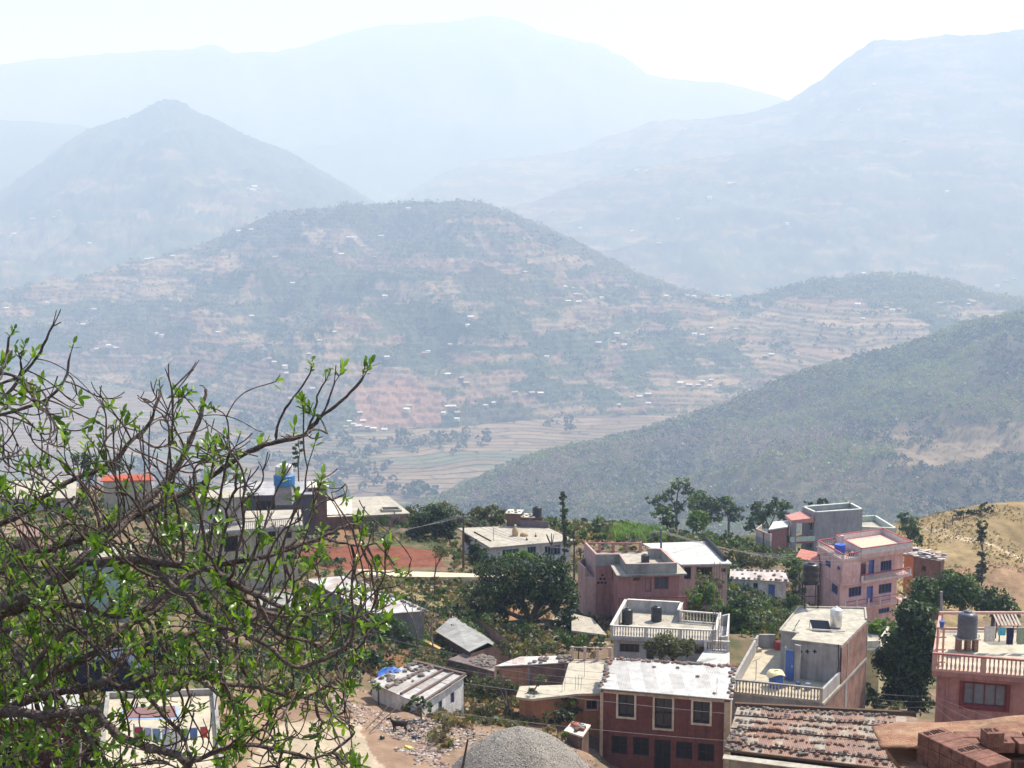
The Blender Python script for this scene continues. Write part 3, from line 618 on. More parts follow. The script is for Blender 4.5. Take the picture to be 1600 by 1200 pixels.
def mat_sheet(name, cols, sheet=0.85, rough=.5, angle=0.0, row=2.2):
    """corrugated roofing: ribs, and sheets of differing age"""
    m = bpy.data.materials.new(name); m.use_nodes = True; MATS[name] = m
    n = m.node_tree.nodes; l = m.node_tree.links; b = n['Principled BSDF']; b.inputs['Roughness'].default_value = rough
    g = n.new('ShaderNodeNewGeometry'); mp = n.new('ShaderNodeMapping'); mp.inputs['Rotation'].default_value = (0, 0, angle); l.new(g.outputs['Position'], mp.inputs['Vector'])
    s = n.new('ShaderNodeSeparateXYZ'); l.new(mp.outputs[0], s.inputs[0])
    def fl(src, k):
        a = n.new('ShaderNodeMath'); a.operation = 'MULTIPLY'; l.new(src, a.inputs[0]); a.inputs[1].default_value = 1 / k
        f = n.new('ShaderNodeMath'); f.operation = 'FLOOR'; l.new(a.outputs[0], f.inputs[0]); return f.outputs[0]
    c = n.new('ShaderNodeCombineXYZ'); l.new(fl(s.outputs['X'], sheet), c.inputs['X']); l.new(fl(s.outputs['Y'], row), c.inputs['Y'])
    wn = n.new('ShaderNodeTexWhiteNoise'); wn.noise_dimensions = '2D'; l.new(c.outputs[0], wn.inputs['Vector'])
    cr = n.new('ShaderNodeValToRGB'); cr.color_ramp.interpolation = 'CONSTANT'
    while len(cr.color_ramp.elements) < len(cols): cr.color_ramp.elements.new(0.5)
    for i, (pos, cc) in enumerate(cols): cr.color_ramp.elements[i].position = pos; cr.color_ramp.elements[i].color = (*cc, 1)
    l.new(wn.outputs['Value'], cr.inputs['Fac'])
    no = n.new('ShaderNodeTexNoise'); no.inputs['Scale'].default_value = 1.6; no.inputs['Detail'].default_value = 8; no.inputs['Roughness'].default_value = .7; l.new(mp.outputs[0], no.inputs['Vector'])
    r = n.new('ShaderNodeMapRange'); r.inputs['From Min'].default_value = .3; r.inputs['From Max'].default_value = .7; r.inputs['To Min'].default_value = .65; r.inputs['To Max'].default_value = 1.15; l.new(no.outputs['Fac'], r.inputs['Value'])
    v = n.new('ShaderNodeVectorMath'); v.operation = 'SCALE'; l.new(cr.outputs['Color'], v.inputs[0]); l.new(r.outputs['Result'], v.inputs['Scale']); l.new(v.outputs['Vector'], b.inputs['Base Color'])
    wv = n.new('ShaderNodeMath'); wv.operation = 'MULTIPLY'; l.new(s.outputs['X'], wv.inputs[0]); wv.inputs[1].default_value = 2 * math.pi / 0.11
    sn = n.new('ShaderNodeMath'); sn.operation = 'SINE'; l.new(wv.outputs[0], sn.inputs[0])
    bp = n.new('ShaderNodeBump'); bp.inputs['Strength'].default_value = .28; bp.inputs['Distance'].default_value = .02; l.new(sn.outputs[0], bp.inputs['Height']); l.new(bp.outputs['Normal'], b.inputs['Normal']); return m
M_WHITES = mat_sheet('white_sheet', [(0, (0.56, 0.55, 0.53)), (.5, (0.51, 0.50, 0.48)), (.8, (0.45, 0.43, 0.41))])
M_RUSTS = mat_sheet('rust_sheet', [(0, (0.30, 0.17, 0.12)), (.45, (0.25, 0.14, 0.10)), (.80, (0.36, 0.28, 0.21)), (.88, (0.30, 0.20, 0.14))], row=1.3)
M_GREYS = mat_sheet('grey_sheet', [(0, (0.36, 0.35, 0.33)), (.5, (0.28, 0.27, 0.25))], angle=.7)

def plan(pix, z): return [Pz(x, y, z) for x, y in pix]
def on_wall(p0, p1, x, y):
    """where the sight line of pixel (x,y) meets the vertical wall p0-p1: (metres along, height)"""
    r = ray(x, y); dx, dy = p1[0] - p0[0], p1[1] - p0[1]; L = math.hypot(dx, dy); dx /= L; dy /= L
    nx, ny = dy, -dx; t = (p0[0] * nx + p0[1] * ny) / (r[0] * nx + ny)
    q = (r[0] * t, t); return ((q[0] - p0[0]) * dx + (q[1] - p0[1]) * dy, CAMZ + r[2] * t)
class Wall:
    def __init__(s, p0, p1):
        s.p0 = Vector((p0[0], p0[1], 0)); s.p1 = Vector((p1[0], p1[1], 0)); s.L = (s.p1 - s.p0).length; s.u = (s.p1 - s.p0) / s.L; s.n = Vector((s.u.y, -s.u.x, 0))
    def at(s, u, z, out=0.0): q = s.p0 + s.u * u + s.n * out; return Vector((q.x, q.y, z))
    def rect(s, px):
        x0, y0, x1, y1 = px; xm, ym = (x0 + x1) / 2, (y0 + y1) / 2
        ua = on_wall(s.p0, s.p1, x0, ym)[0]; ub = on_wall(s.p0, s.p1, x1, ym)[0]
        za = on_wall(s.p0, s.p1, xm, y0)[1]; zb = on_wall(s.p0, s.p1, xm, y1)[1]
        return [min(ua, ub), max(ua, ub), min(za, zb), max(za, zb)]
    def slab(s, mb, u0, u1, z0, z1, o0, o1, m=0):
        V = [s.at(u, z, o) for o in (o0, o1) for z in (z0, z1) for u in (u0, u1)]
        mb.add(V, [(0, 1, 3, 2), (4, 6, 7, 5), (0, 4, 5, 1), (2, 3, 7, 6), (0, 2, 6, 4), (1, 5, 7, 3)], m)
def wall_holes(mb, W, z0, z1, holes, m=0, depth=0.22):
    """outer face with real openings and their reveals. z1 may be (za, zb) for a sloping top"""
    za, zb = z1 if hasattr(z1, '__len__') else (z1, z1)
    zmin = min(za, zb); hs = []
    for u0, u1, a, b in holes:
        u0 = max(u0, .03); u1 = min(u1, W.L - .03); a = max(a, z0 + .01); b = min(b, zmin - .03)
        if u1 - u0 > .05 and b - a > .05: hs.append((u0, u1, a, b))
    us = sorted({0.0, W.L, *[h[0] for h in hs], *[h[1] for h in hs]}); zs = sorted({z0, zmin, *[h[2] for h in hs], *[h[3] for h in hs]})
    for i in range(len(us) - 1):
        for j in range(len(zs) - 1):
            um, zm = (us[i] + us[i + 1]) / 2, (zs[j] + zs[j + 1]) / 2
            if any(h[0] < um < h[1] and h[2] < zm < h[3] for h in hs): continue
            mb.add([W.at(us[i], zs[j]), W.at(us[i + 1], zs[j]), W.at(us[i + 1], zs[j + 1]), W.at(us[i], zs[j + 1])], [(0, 1, 2, 3)], m)
    if abs(za - zb) > 1e-4:
        hi = W.at(0, za) if za > zb else W.at(W.L, zb)
        mb.add([W.at(0, zmin), W.at(W.L, zmin), hi], [(0, 1, 2)], m)
    for u0, u1, a, b in hs:
        o = [W.at(u0, a), W.at(u1, a), W.at(u1, b), W.at(u0, b)]; q = [W.at(u0, a, -depth), W.at(u1, a, -depth), W.at(u1, b, -depth), W.at(u0, b, -depth)]
        mb.add(o + q, [(0, 4, 5, 1), (1, 5, 6, 2), (2, 6, 7, 3), (3, 7, 4, 0), (4, 7, 6, 5)], m)
    return hs
def opening(W, r, parent, kind='window', frame=None, pane=None, ft=.07, proud=.03, bars=(1, 0), surround=None, st=.12, sill=True, label=None):
    """a window or door in opening r: frame + pane (+ raised surround)"""
    u0, u1, a, b = r; frame = frame or M_WOOD; pane = pane or M_GLASS; mb = MB()
    if surround:
        for q in ((u0 - st, u1 + st, b + .002, b + st), (u0 - st, u0, a, b), (u1, u1 + st, a, b)) + (((u0 - st, u1 + st, a - st, a - .002),) if sill else ()): W.slab(mb, *q, -.05, .05, 1)
    for q in ((u0, u1, b - ft, b), (u0, u1, a, a + ft), (u0, u0 + ft, a + ft, b - ft), (u1 - ft, u1, a + ft, b - ft)): W.slab(mb, *q, -.16, -.04, 0)
    nb, nh = bars
    for k in range(nb): c = u0 + (u1 - u0) * (k + 1) / (nb + 1); W.slab(mb, c - .025, c + .025, a + ft, b - ft, -.14, -.06, 0)
    for k in range(nh): c = a + (b - a) * (k + 1) / (nh + 1); W.slab(mb, u0 + ft, u1 - ft, c - .02, c + .02, -.15, -.07, 0)
    o = mb.build(kind, [frame, surround or frame], parent); p = MB(); W.slab(p, u0 + ft * .5, u1 - ft * .5, a + ft * .5, b - ft * .5, -.19, -.17)
    if label: tag(o, label)
    p.build('pane' if kind == 'window' else 'panel', [pane], o)
    return o
def poly_inset(pts, d):
    """move each edge of a counter-clockwise polygon inwards by d (negative: outwards)"""
    n = len(pts); out = []
    for i in range(n):
        p, a, b = Vector(pts[i][:2]), Vector(pts[i - 1][:2]), Vector(pts[(i + 1) % n][:2])
        e1 = (p - a).normalized(); e2 = (b - p).normalized(); n1_ = Vector((-e1.y, e1.x)); n2_ = Vector((-e2.y, e2.x)); m = n1_ + n2_; m.normalize()
        k = d / max(.35, m.dot(n1_)); out.append((p.x + m.x * k, p.y + m.y * k))
    return out
def coping_wall(mb, pts, closed, z0, z1, th, m=0, skip=(), cap=None, capm=1):
    n = len(pts); inn = poly_inset(pts, th) if closed else None
    for i in range(n if closed else n - 1):
        if i in skip: continue
        a, b = pts[i], pts[(i + 1) % n]
        ia, ib = inn[i], inn[(i + 1) % n]
        mb.prism([a[:2], b[:2], ib, ia], z0, z1, m)
        if cap:
            W = Wall(a, b); W.slab(mb, -.04, W.L + .04, z1 + .002, z1 + cap, -th - .05, .05, capm)
def balustrade(parent, a, b, z0, h, mat_, mrail=None, gap=.22, post=2.4, th=.14, name='balustrade', fat=.05):
    """turned balusters between a bottom kerb and a top rail"""
    W = Wall(a, b); mb = MB(); W.slab(mb, 0, W.L, z0, z0 + .12, -th, 0, 0); W.slab(mb, 0, W.L, z0 + h - .1, z0 + h, -th - .02, .02, 1)
    np_ = max(1, round(W.L / post))
    for k in range(np_ + 1): u = W.L * k / np_; u = min(max(u, .1), W.L - .1); W.slab(mb, u - .1, u + .1, z0 + .12, z0 + h - .1, -th, 0, 0)
    n = int(W.L / gap)
    for k in range(n):
        u = (k + .5) * W.L / n; c = W.at(u, z0 + .12, -th / 2); hh = h - .22
        mb.lathe(c, [(fat * .7, 0), (fat * 1.25, hh * .3), (fat * .6, hh * .55), (fat * .9, hh * .8), (fat * .7, hh)], 6, 0)
    return mb.build(name, [mat_, mrail or mat_], parent)
class House:
    def __init__(s, name, label, cat, loc, group=None): s.o = thing(name, label, cat, loc, group)
    def body(s, pts, z0, z1, m, holes={}, name='wall', openfn=None, bottom=False):
        """walls round a counter-clockwise plan; holes {edge: [dict(px=..., kind=..., ...)]}"""
        mb = MB(); n = len(pts)
        z1l = z1 if hasattr(z1, '__len__') else [z1] * n; todo = []
        for i in range(n):
            W = Wall(pts[i], pts[(i + 1) % n]); rs = []
            for h in holes.get(i, []):
                r = list(h['r']) if 'r' in h else W.rect(h['px'])
                r[0] = max(r[0], .05); r[1] = min(r[1], W.L - .05); r[3] = min(r[3], min(z1l[i], z1l[(i + 1) % n]) - .05); r[2] = max(r[2], z0 + .02)
                if r[1] - r[0] < .1 or r[3] - r[2] < .1: print('bad hole', name, s.o.name, i, h, r, W.L); continue
                rs.append(r); todo.append((W, r, h))
            wall_holes(mb, W, z0, (z1l[i], z1l[(i + 1) % n]), rs)
        mb.add([(p[0], p[1], z0) for p in pts], [tuple(range(n - 1, -1, -1))])
        o = mb.build(name, [m], s.o)
        for W, r, h in todo:
            k = {q: v for q, v in h.items() if q not in ('px', 'r')}; opening(W, r, s.o, **k)
        return o
    def slab(s, pts, z0, z1, m, name='roof', over=0.0, top=None):
        p = poly_inset(pts, -over) if over else [q[:2] for q in pts]
        mb = MB(); mb.prism(p, z0, z1, 0, top=1 if top else None); return mb.build(name, [m] + ([top] if top else []), s.o)
    def parapet(s, pts, z0, h, m, th=.15, skip=(), cap=0, capm=None, name='parapet'):
        mb = MB(); coping_wall(mb, pts, True, z0, z0 + h, th, 0, skip, cap); return mb.build(name, [m, capm or m], s.o)
def sheet_roof(parent, q, m, th=.06, name='roof', under=None, nu=1):
    """roof of sheets over 4 points FL, FR, BR, BL given in 3D"""
    mb = MB(); q = [Vector(v) for v in q]; d = Vector((0, 0, -th))
    mb.add(q + [v + d for v in q], [(0, 1, 2, 3), (7, 6, 5, 4), (0, 4, 5, 1), (1, 5, 6, 2), (2, 6, 7, 3), (3, 7, 4, 0)])
    return mb.build(name, [m], parent)
# roof stones: a few real stone meshes, every stone a copy
M_STONE = mat('roof_stone', (0.20, 0.165, 0.14), scale=5, var=.3, col2=(0.09, .075, .07)); M_STONER = mat('red_stone', (0.24, 0.12, 0.09), scale=5, var=.3)
def stone_mesh(seed, mt):
    r = random.Random(seed); import bmesh; bm = bmesh.new(); bmesh.ops.create_icosphere(bm, subdivisions=2, radius=1)
    kx, ky, kz = r.uniform(.8, 1.3), r.uniform(.75, 1.1), r.uniform(.45, .65)
    for v in bm.verts:
        n = 1 + .22 * math.sin(3 * v.co.x + seed) * math.cos(4 * v.co.y + seed * 2) + .1 * math.sin(7 * v.co.z + seed) + r.uniform(-.05, .05)
        v.co = Vector((v.co.x * kx, v.co.y * ky, max(v.co.z, -.55) * kz)) * n
    me = bpy.data.meshes.new('stone'); bm.to_mesh(me); bm.free(); me.materials.append(mt)
    me.transform(Matrix.Translation((0, 0, -min(v.co.z for v in me.vertices)))); return me
STONES = [stone_mesh(i, M_STONE if i % 3 else M_STONER) for i in range(7)]
_rs = random.Random(4); EXTRA_STONES = []; STONE_GROUPS = ('stones along the edges of the white sheet roof', 'rows of stones on the rusty shed roof')
def stone(p, r, label, group):
    if group not in STONE_GROUPS: EXTRA_STONES.append((p, r)); return None
    o = bpy.data.objects.new('roof_stone', _rs.choice(STONES)); SC.collection.objects.link(o); o.location = p
    o.scale = (r, r, r * _rs.uniform(.8, 1.2)); o.rotation_euler = (0, 0, _rs.uniform(0, 6.28)); return tag(o, label, 'stone', group)
def stone_stuff(name, pts, rr):
    V = []; Fc = []; nb = 0
    for p in pts:
        me = _rs.choice(STONES); r = _rs.uniform(*rr); a = _rs.uniform(0, 6.28); ca, sa = math.cos(a), math.sin(a)
        for v in me.vertices: V.append((p[0] + r * (v.co.x * ca - v.co.y * sa), p[1] + r * (v.co.x * sa + v.co.y * ca), p[2] + r * v.co.z))
        for f in me.polygons: Fc.append(tuple(i + nb for i in f.vertices))
        nb += len(me.vertices)
    return tag(link(name, mesh_from(name, V, Fc, [M_STONE])), kind='stuff')
def lerp4(q, u, v):
    a = Vector(q[0]).lerp(Vector(q[1]), u); b = Vector(q[3]).lerp(Vector(q[2]), u); return a.lerp(b, v)
def gmin(pts): return min(gz(p[0], p[1]) for p in pts) - .6
def water_tank(label, base, r, h, m=None, name='water_tank', group=None, lid=True):
    t = thing(name, label, 'water tank', base, group); mb = MB()
    prof = [(r * .96, 0), (r, .03)]
    k = 5
    for i in range(k): z = h * .82 * (i / k) + .05; dz = h * .82 / k; prof += [(r, z + dz * .1), (r, z + dz * .7), (r * .955, z + dz * .8), (r * .955, z + dz * .95)]
    prof += [(r * .98, h * .87), (r * .7, h * .95), (r * .4, h * .985)]
    mb.lathe(base, prof, 24); mb.build('barrel', [m or M_BLACKT], t, smooth=True)
    if lid: l = MB(); l.lathe((base[0], base[1], base[2] + h * .965), [(r * .38, 0), (r * .42, .02), (r * .40, h * .06), (r * .15, h * .075)], 16); l.build('lid', [m or M_BLACKT], t, smooth=True)
    pz = MB(); pz.tube([(base[0] + r + .02, base[1] - .1, base[2] + h * .1), (base[0] + r + .1, base[1] - .12, base[2] + h * .1), (base[0] + r + .1, base[1] - .12, base[2] - .0)], .025, 6); pz.build('pipe', [M_GREYM], t)
    return t
# ================================================================== houses, nearest first
def Hh(H): return CAMZ - H
# ---- the dark red house under a white sheet roof
M_RED = mat('maroon_paint', (0.195, 0.066, 0.052), var=.12, stain=(0.12, .03, .03), stain_scale=.4); M_PEACH = mat('peach_paint', (0.55, 0.36, 0.25))
zr = P(935, 1075, 86).z
rq = [Pz(934, 1075, zr), Pz(1145, 1093, zr - .05), Pz(1151, 1040, zr + .35), Pz(948, 1027, zr + .4)]
bp = poly_inset([v[:2] for v in rq], .18); zb = gmin(bp) - 1.5
h = House('red_house', 'dark red two-storey house with cream window surrounds and white sheet roof edged with stones', 'house', (*bp[0], gz(*bp[0])))
cw = dict(surround=M_CREAMT, frame=mat('dark_wood', (0.06, .03, .03)), bars=(1, 1), st=.13)
lo = dict(frame=mat('dark_wood', (0.06, .03, .03)), bars=(1, 1), pane=M_DARK)
h.body(bp, zb, [zr - .12, zr - .17, zr + .25, zr + .3], M_RED, {0: [
    dict(px=(966, 1085, 991, 1120), **cw), dict(px=(1023, 1091, 1050, 1138), kind='door', **cw), dict(px=(1083, 1096, 1109, 1130), **cw),
    dict(px=(955, 1150, 980, 1178), **lo), dict(px=(989, 1152, 1014, 1181), **lo), dict(px=(1022, 1156, 1048, 1206), kind='door', **lo), dict(px=(1056, 1159, 1082, 1186), **lo), dict(px=(1090, 1162, 1116, 1190), **lo)],
    1: [dict(px=(1146.5, 1105, 1149, 1140), **lo)]})
W0 = Wall(bp[0], bp[1]); mb = MB()
W0.slab(mb, -.04, .16, zb, zr - .3, -.02, .06); W0.slab(mb, W0.L - .34, W0.L + .05, zb, zr - .3, -.02, .07); W0.slab(mb, .17, W0.L - .35, zr - .34, zr - .18, 0, .06)
W1 = Wall(bp[1], bp[2]); W1.slab(mb, .06, W1.L, zb, zr - .26, .003, .035)
mb.build('trim', [mat('cream_pilaster', (0.60, .45, .33), stain=(0.3, .2, .15))], h.o)
sheet_roof(h.o, rq, M_WHITES, .07)
RQ = rq
sl_ = 'rounded stone weighing down the white roof of the dark red house'; sg = 'stones along the edges of the white sheet roof'
for k in range(40): u = (k + .5) / 40; p = lerp4(rq, u + _rs.uniform(-.01, .01), .965 + _rs.uniform(-.03, .02)); stone(p, _rs.uniform(.10, .17), sl_, sg)
for k in range(17): p = lerp4(rq, .025 + _rs.uniform(-.015, .02), .05 + .9 * k / 17); stone(p, _rs.uniform(.12, .17), sl_, sg)
for k in range(15): p = lerp4(rq, .98 + _rs.uniform(-.02, .01), .06 + .88 * k / 15); stone(p, _rs.uniform(.12, .17), sl_, sg)
for u, v in ((.38, .78), (.56, .80), (.72, .58), (.86, .12)): stone(lerp4(rq, u, v), .12, sl_, sg)
t = thing('television_aerial', 'thin aerial rod standing near the front corner of the white sheet roof', 'aerial', lerp4(rq, .88, .1)); mb = MB(); p = lerp4(rq, .88, .1)
mb.tube([p, p + Vector((0, 0, 1.1))], .015, 5); mb.build('rod', [M_GREYM], t)

# ---- long low shed roofed with rusty sheets under rows of stones
sq = [P(1129, 1182, 68), P(1442, 1222, 64.5), P(1432, 1124, 70.5), P(1152, 1109, 73)]
bp = poly_inset([v[:2] for v in sq], .3); zb = gmin(bp) - 1
h = House('stone_roofed_shed', 'long low shed with patchy rusty sheet roof held down by rows of stones', 'shed', (*bp[0], gz(*bp[0])))
W0 = Wall(bp[0], bp[1])
h.body(bp, zb, [v.z - .12 for v in sq], mat('dirty_cream_wall', (0.42, .37, .31), stain=(0.2, .15, .12)), {0: [dict(r=(1.0, 2.1, sq[0].z - 2.2, sq[0].z - .75), pane=M_DARK), dict(r=(3.1, 4.4, sq[0].z - 2.4, sq[0].z - .7), pane=M_DARK), dict(r=(5.6, 6.6, sq[0].z - 2.2, sq[0].z - .8), pane=M_DARK)]})
ROWS = [(.13, .30), (.26, .44), (.40, .60), (.56, .74), (.70, .86), (.82, .985)]
mb = MB()
for i, (a, b) in enumerate(ROWS):
    r_ = random.Random(i); u = 0.0
    while u < 1:
        w_ = r_.uniform(.05, .075); u2 = min(1, u + w_); jt = r_.uniform(-.012, .012); lift = .05 * (i % 2) + .02 * i + r_.uniform(0, .03)
        q = [lerp4(sq, u, a + jt), lerp4(sq, u2 + .004, a + jt), lerp4(sq, u2 + .004, b + jt), lerp4(sq, u, b + jt)]; q = [v + Vector((0, 0, lift)) for v in q]; d = Vector((0, 0, -.03))
        white = (i < 1 and r_.random() < .3) or (i >= 3 and u < .12) or r_.random() < .10
        mb.add(q + [v + d for v in q], [(0, 1, 2, 3), (7, 6, 5, 4), (0, 4, 5, 1), (1, 5, 6, 2), (2, 6, 7, 3), (3, 7, 4, 0)], 1 if white else 0); u = u2
mb.build('roof', [M_RUSTS, mat('weathered_sheet', (0.40, .34, .28), stain=(.28, .17, .11), stain_scale=1.6)], h.o)
f = MB(); q0 = [lerp4(sq, 0, -.0), lerp4(sq, 1, -.0), lerp4(sq, 1, .085), lerp4(sq, 0, .085)]; d = Vector((0, 0, -.30)); q0 = [v + Vector((0, 0, -.1)) for v in q0]
f.add(q0 + [v + Vector((0, 0, -.05)) for v in q0], [(0, 1, 2, 3), (7, 6, 5, 4), (0, 4, 5, 1), (1, 5, 6, 2), (2, 6, 7, 3), (3, 7, 4, 0)]); f.build('eave', [mat('eave_sheet', (0.48, .44, .37), stain=(.4, .3, .2))], h.o)
f = MB(); a, b = lerp4(sq, 0, .12), lerp4(sq, 1, .12); f.beam(a + Vector((0, 0, .02)), b + Vector((0, 0, .02)), .09, .12); a, b = lerp4(sq, -.01, 1.02), lerp4(sq, 1, 1.02); f.beam(a + Vector((0, .3, .15)), b + Vector((0, .3, .15)), .22, .18)
f.build('roof_beam', [M_WOOD], h.o)
sl_ = 'dark stone in a row pressing down the rusty shed roof sheets'; sg = 'rows of stones on the rusty shed roof'
extra = []
def on_rows(u, v):
    p = lerp4(sq, u, v); i = 0
    for k, (a, b) in enumerate(ROWS):
        if a - .012 <= v <= b + .012: i = k
    return p + Vector((0, 0, .06 + .02 * i + .05 * (i % 2)))
cnt = 0
for v in (.20, .27, .43, .57, .70, .84, .97):
    u = .01
    while u < .86:
        u += _rs.uniform(.008, .03) if v != .20 else _rs.uniform(.015, .06)
        p = on_rows(u, v + _rs.uniform(-.022, .022)); r_ = _rs.uniform(.06, .125)
        if cnt < 190 or False: stone(p, r_, sl_, sg); cnt += 1
        else: extra.append(p)
for k in range(45): extra.append(on_rows(_rs.uniform(0, .10) ** 1.0, _rs.uniform(.12, .62)))
stone_stuff('loose_stones', extra, (.06, .11))

# ---- terrace house of the right edge (salmon)
M_SAL = mat('salmon_paint', (0.46, 0.205, 0.175), var=.1, stain=(.26, .12, .11)); M_SALL = mat('pale_salmon', (0.55, .32, .27), var=.08); M_MAROON = mat('maroon_trim', (0.20, .04, .04))
zt = P(1456, 1048, 72).z
tp = [Pz(1456, 1048, zt), Pz(1700, 1068, zt), Pz(1700, 983, zt), Pz(1466, 983, zt)]
h = House('salmon_house', 'salmon house with balustraded roof terrace and dark red barred window at right edge', 'house', (tp[0].x, tp[0].y, gz(tp[0].x, tp[0].y)))
bp = poly_inset([v[:2] for v in tp], .25); zb = gmin(bp) - 2
wn = dict(frame=M_MAROON, surround=M_MAROON, st=.17, ft=.1, bars=(3, 0))
h.body(bp, zb, zt - .28, M_SAL, {0: [dict(px=(1504, 1067, 1573, 1105), pane=mat('dusty_glass', (0.22, .22, .24), rough=.2, bump=0), **wn), dict(px=(1630, 1070, 1680, 1108), **wn)]})
h.slab(tp, zt - .28, zt - .002, M_SAL, top=mat('terrace_floor', (0.52, .47, .37), scale=.8, stain=(.5, .42, .33)), name='terrace_slab')
W0 = Wall(bp[0], bp[1]); mb = MB(); W0.slab(mb, .5, .62, zb, zt - .3, 0, .05); W0.slab(mb, .0, .14, zb, zt - .3, 0, .05); W0.slab(mb, 0, W0.L, zt - .46, zt - .34, 0, .10); mb.build('trim', [M_SAL], h.o)
balustrade(h.o, tp[0], tp[1], zt, 1.0, M_SALL, M_SAL, gap=.215, post=2.25, fat=.055)
mb = MB()
W3 = Wall(tp[3], tp[0]); W3.slab(mb, 0, W3.L, zt, zt + .9, -.15, 0)
W2 = Wall(tp[2], tp[3]); W2.slab(mb, 0, W2.L, zt + .95, zt + 1.08, -.18, 0); W2.slab(mb, 0, W2.L, zt, zt + .12, -.15, 0)
for k in range(6): u = W2.L * k / 5; u = min(max(u, .1), W2.L - .1); W2.slab(mb, u - .1, u + .1, zt + .12, zt + .95, -.16, -.01)
mb.build('parapet', [M_SALL], h.o)
mb = MB(); c = Pz(1467, 1015, zt + .9); c2 = Pz(1467, 1016, zt + .9)
for dx in (0, .32): mb.tube([(c.x + dx - .1, c.y, zt), (c.x + dx - .1, c.y, zt + 2.15)], .06, 8)
for zz in (.2, .9, 1.6, 2.1): mb.beam((c.x - .2, c.y, zt + zz), (c.x + .36, c.y, zt + zz), .1, .07)
mb.build('ladder_frame', [M_SALL], h.o)
tb = Pz(1509, 1016, zt); 
t = thing('tank_stand', 'red brick legs carrying the grey water tank on the salmon terrace', 'tank stand', tb); 
for dx in (-.42, .08, .5): mb = MB(); mb.box((tb.x + dx, tb.y, zt + .36), .22, .5, .72); mb.build('leg', [M_BRICK], t)
mb = MB(); mb.box((tb.x + .03, tb.y, zt + .745), 1.25, .9, .05); mb.build('deck', [M_CONCG], t)
water_tank('large ribbed grey water tank on brick legs behind the salmon balustrade', (tb.x + .03, tb.y, zt + .772), .54, 1.45, mat('slate_plastic', (0.10, .105, .125), rough=.4, bump=0))
t = thing('bucket', 'small blue bucket standing on top of the terrace post', 'bucket', (c.x + .1, c.y, zt + 2.17)); mb = MB(); mb.lathe((c.x + .1, c.y, zt + 2.17), [(.1, 0), (.15, .3), (.16, .31), (.15, .32)], 14); mb.build('pail', [M_BLUE], t)
mb = MB(); mb.tube([(c.x - .05, c.y, zt + 2.48), (c.x + .1, c.y, zt + 2.62), (c.x + .25, c.y, zt + 2.48)], .012, 5); mb.build('handle', [M_STEEL], t)
# small rack with a slatted sloping top and the washing on the line
rb_ = Pz(1572, 1000, zt); t = thing('wooden_rack', 'small lean-to rack with sloping slatted top on the salmon terrace', 'rack', rb_)
for dx in (-.5, .5):
    for dy in (-.3, .3): mb = MB(); mb.tube([(rb_.x + dx, rb_.y + dy, zt), (rb_.x + dx, rb_.y + dy, zt + 1.15 + .4 * dy)], .035, 6); mb.build('leg', [M_WOOD], t)
for k in range(7): mb = MB(); x = rb_.x - .6 + .2 * k; mb.beam((x, rb_.y - .45, zt + 1.0), (x, rb_.y + .45, zt + 1.36), .11, .03); mb.build('slat', [mat('pale_slat', (0.5, .42, .36))], t)
def washing(label, A, B, items, cat='washing line'):
    t = thing('washing_line', label, cat, A); mb = MB(); A = Vector(A); B = Vector(B)
    pts = [A.lerp(B, k / 8) + Vector((0, 0, -.12 * math.sin(math.pi * k / 8))) for k in range(9)]; mb.tube(pts, .012, 5)
    mb.build('line', [mat('cord', (0.5, .5, .5))], t)
    for (u, w_, hgt, col, lab) in items:
        c = A.lerp(B, u) + Vector((0, 0, -.12 * math.sin(math.pi * u))); d = (B - A).normalized(); nrm = Vector((-d.y, d.x, 0))
        nx, nz = 9, 6; V = []
        for j in range(nz + 1):
            for i in range(nx + 1):
                s_ = (i / nx - .5) * w_ * (1 - .06 * j / nz); V.append(c + d * s_ + Vector((0, 0, -hgt * j / nz - .01)) + nrm * (.04 * math.sin(i * 1.9 + u * 9) * j / nz))
        Fc = [(j * (nx + 1) + i, j * (nx + 1) + i + 1, (j + 1) * (nx + 1) + i + 1, (j + 1) * (nx + 1) + i) for j in range(nz) for i in range(nx)]
        g = mesh_from('garment', V, Fc, [mat('cloth_%02d%02d%02d' % tuple(int(q * 99) for q in col), col, rough=.9, bump=0, scale=9)], smooth=True)
        o = link('garment', g); set_origin(o, c); m_ = o.modifiers.new('thick', 'SOLIDIFY'); m_.thickness = .012
        tag(o, lab, 'garment', 'washing hung out to dry')
    return t
a = Pz(1536, 1022, zt) + Vector((0, .4, 1.5)); b = Pz(1640, 1022, zt) + Vector((0, .2, 1.55))
washing('washing line strung across the salmon roof terrace', a, b, [(.12, .62, .85, (.62, .58, .52), 'pale grey cloth hung at the left of the salmon terrace line'), (.30, .42, .45, (.10, .42, .50), 'turquoise cloth on the salmon terrace line'), (.42, .4, .95, (.03, .03, .08), 'dark trousers hung between turquoise and green cloths'), (.62, .75, .95, (.28, .33, .24), 'grey green sheet hung on the salmon terrace line')])

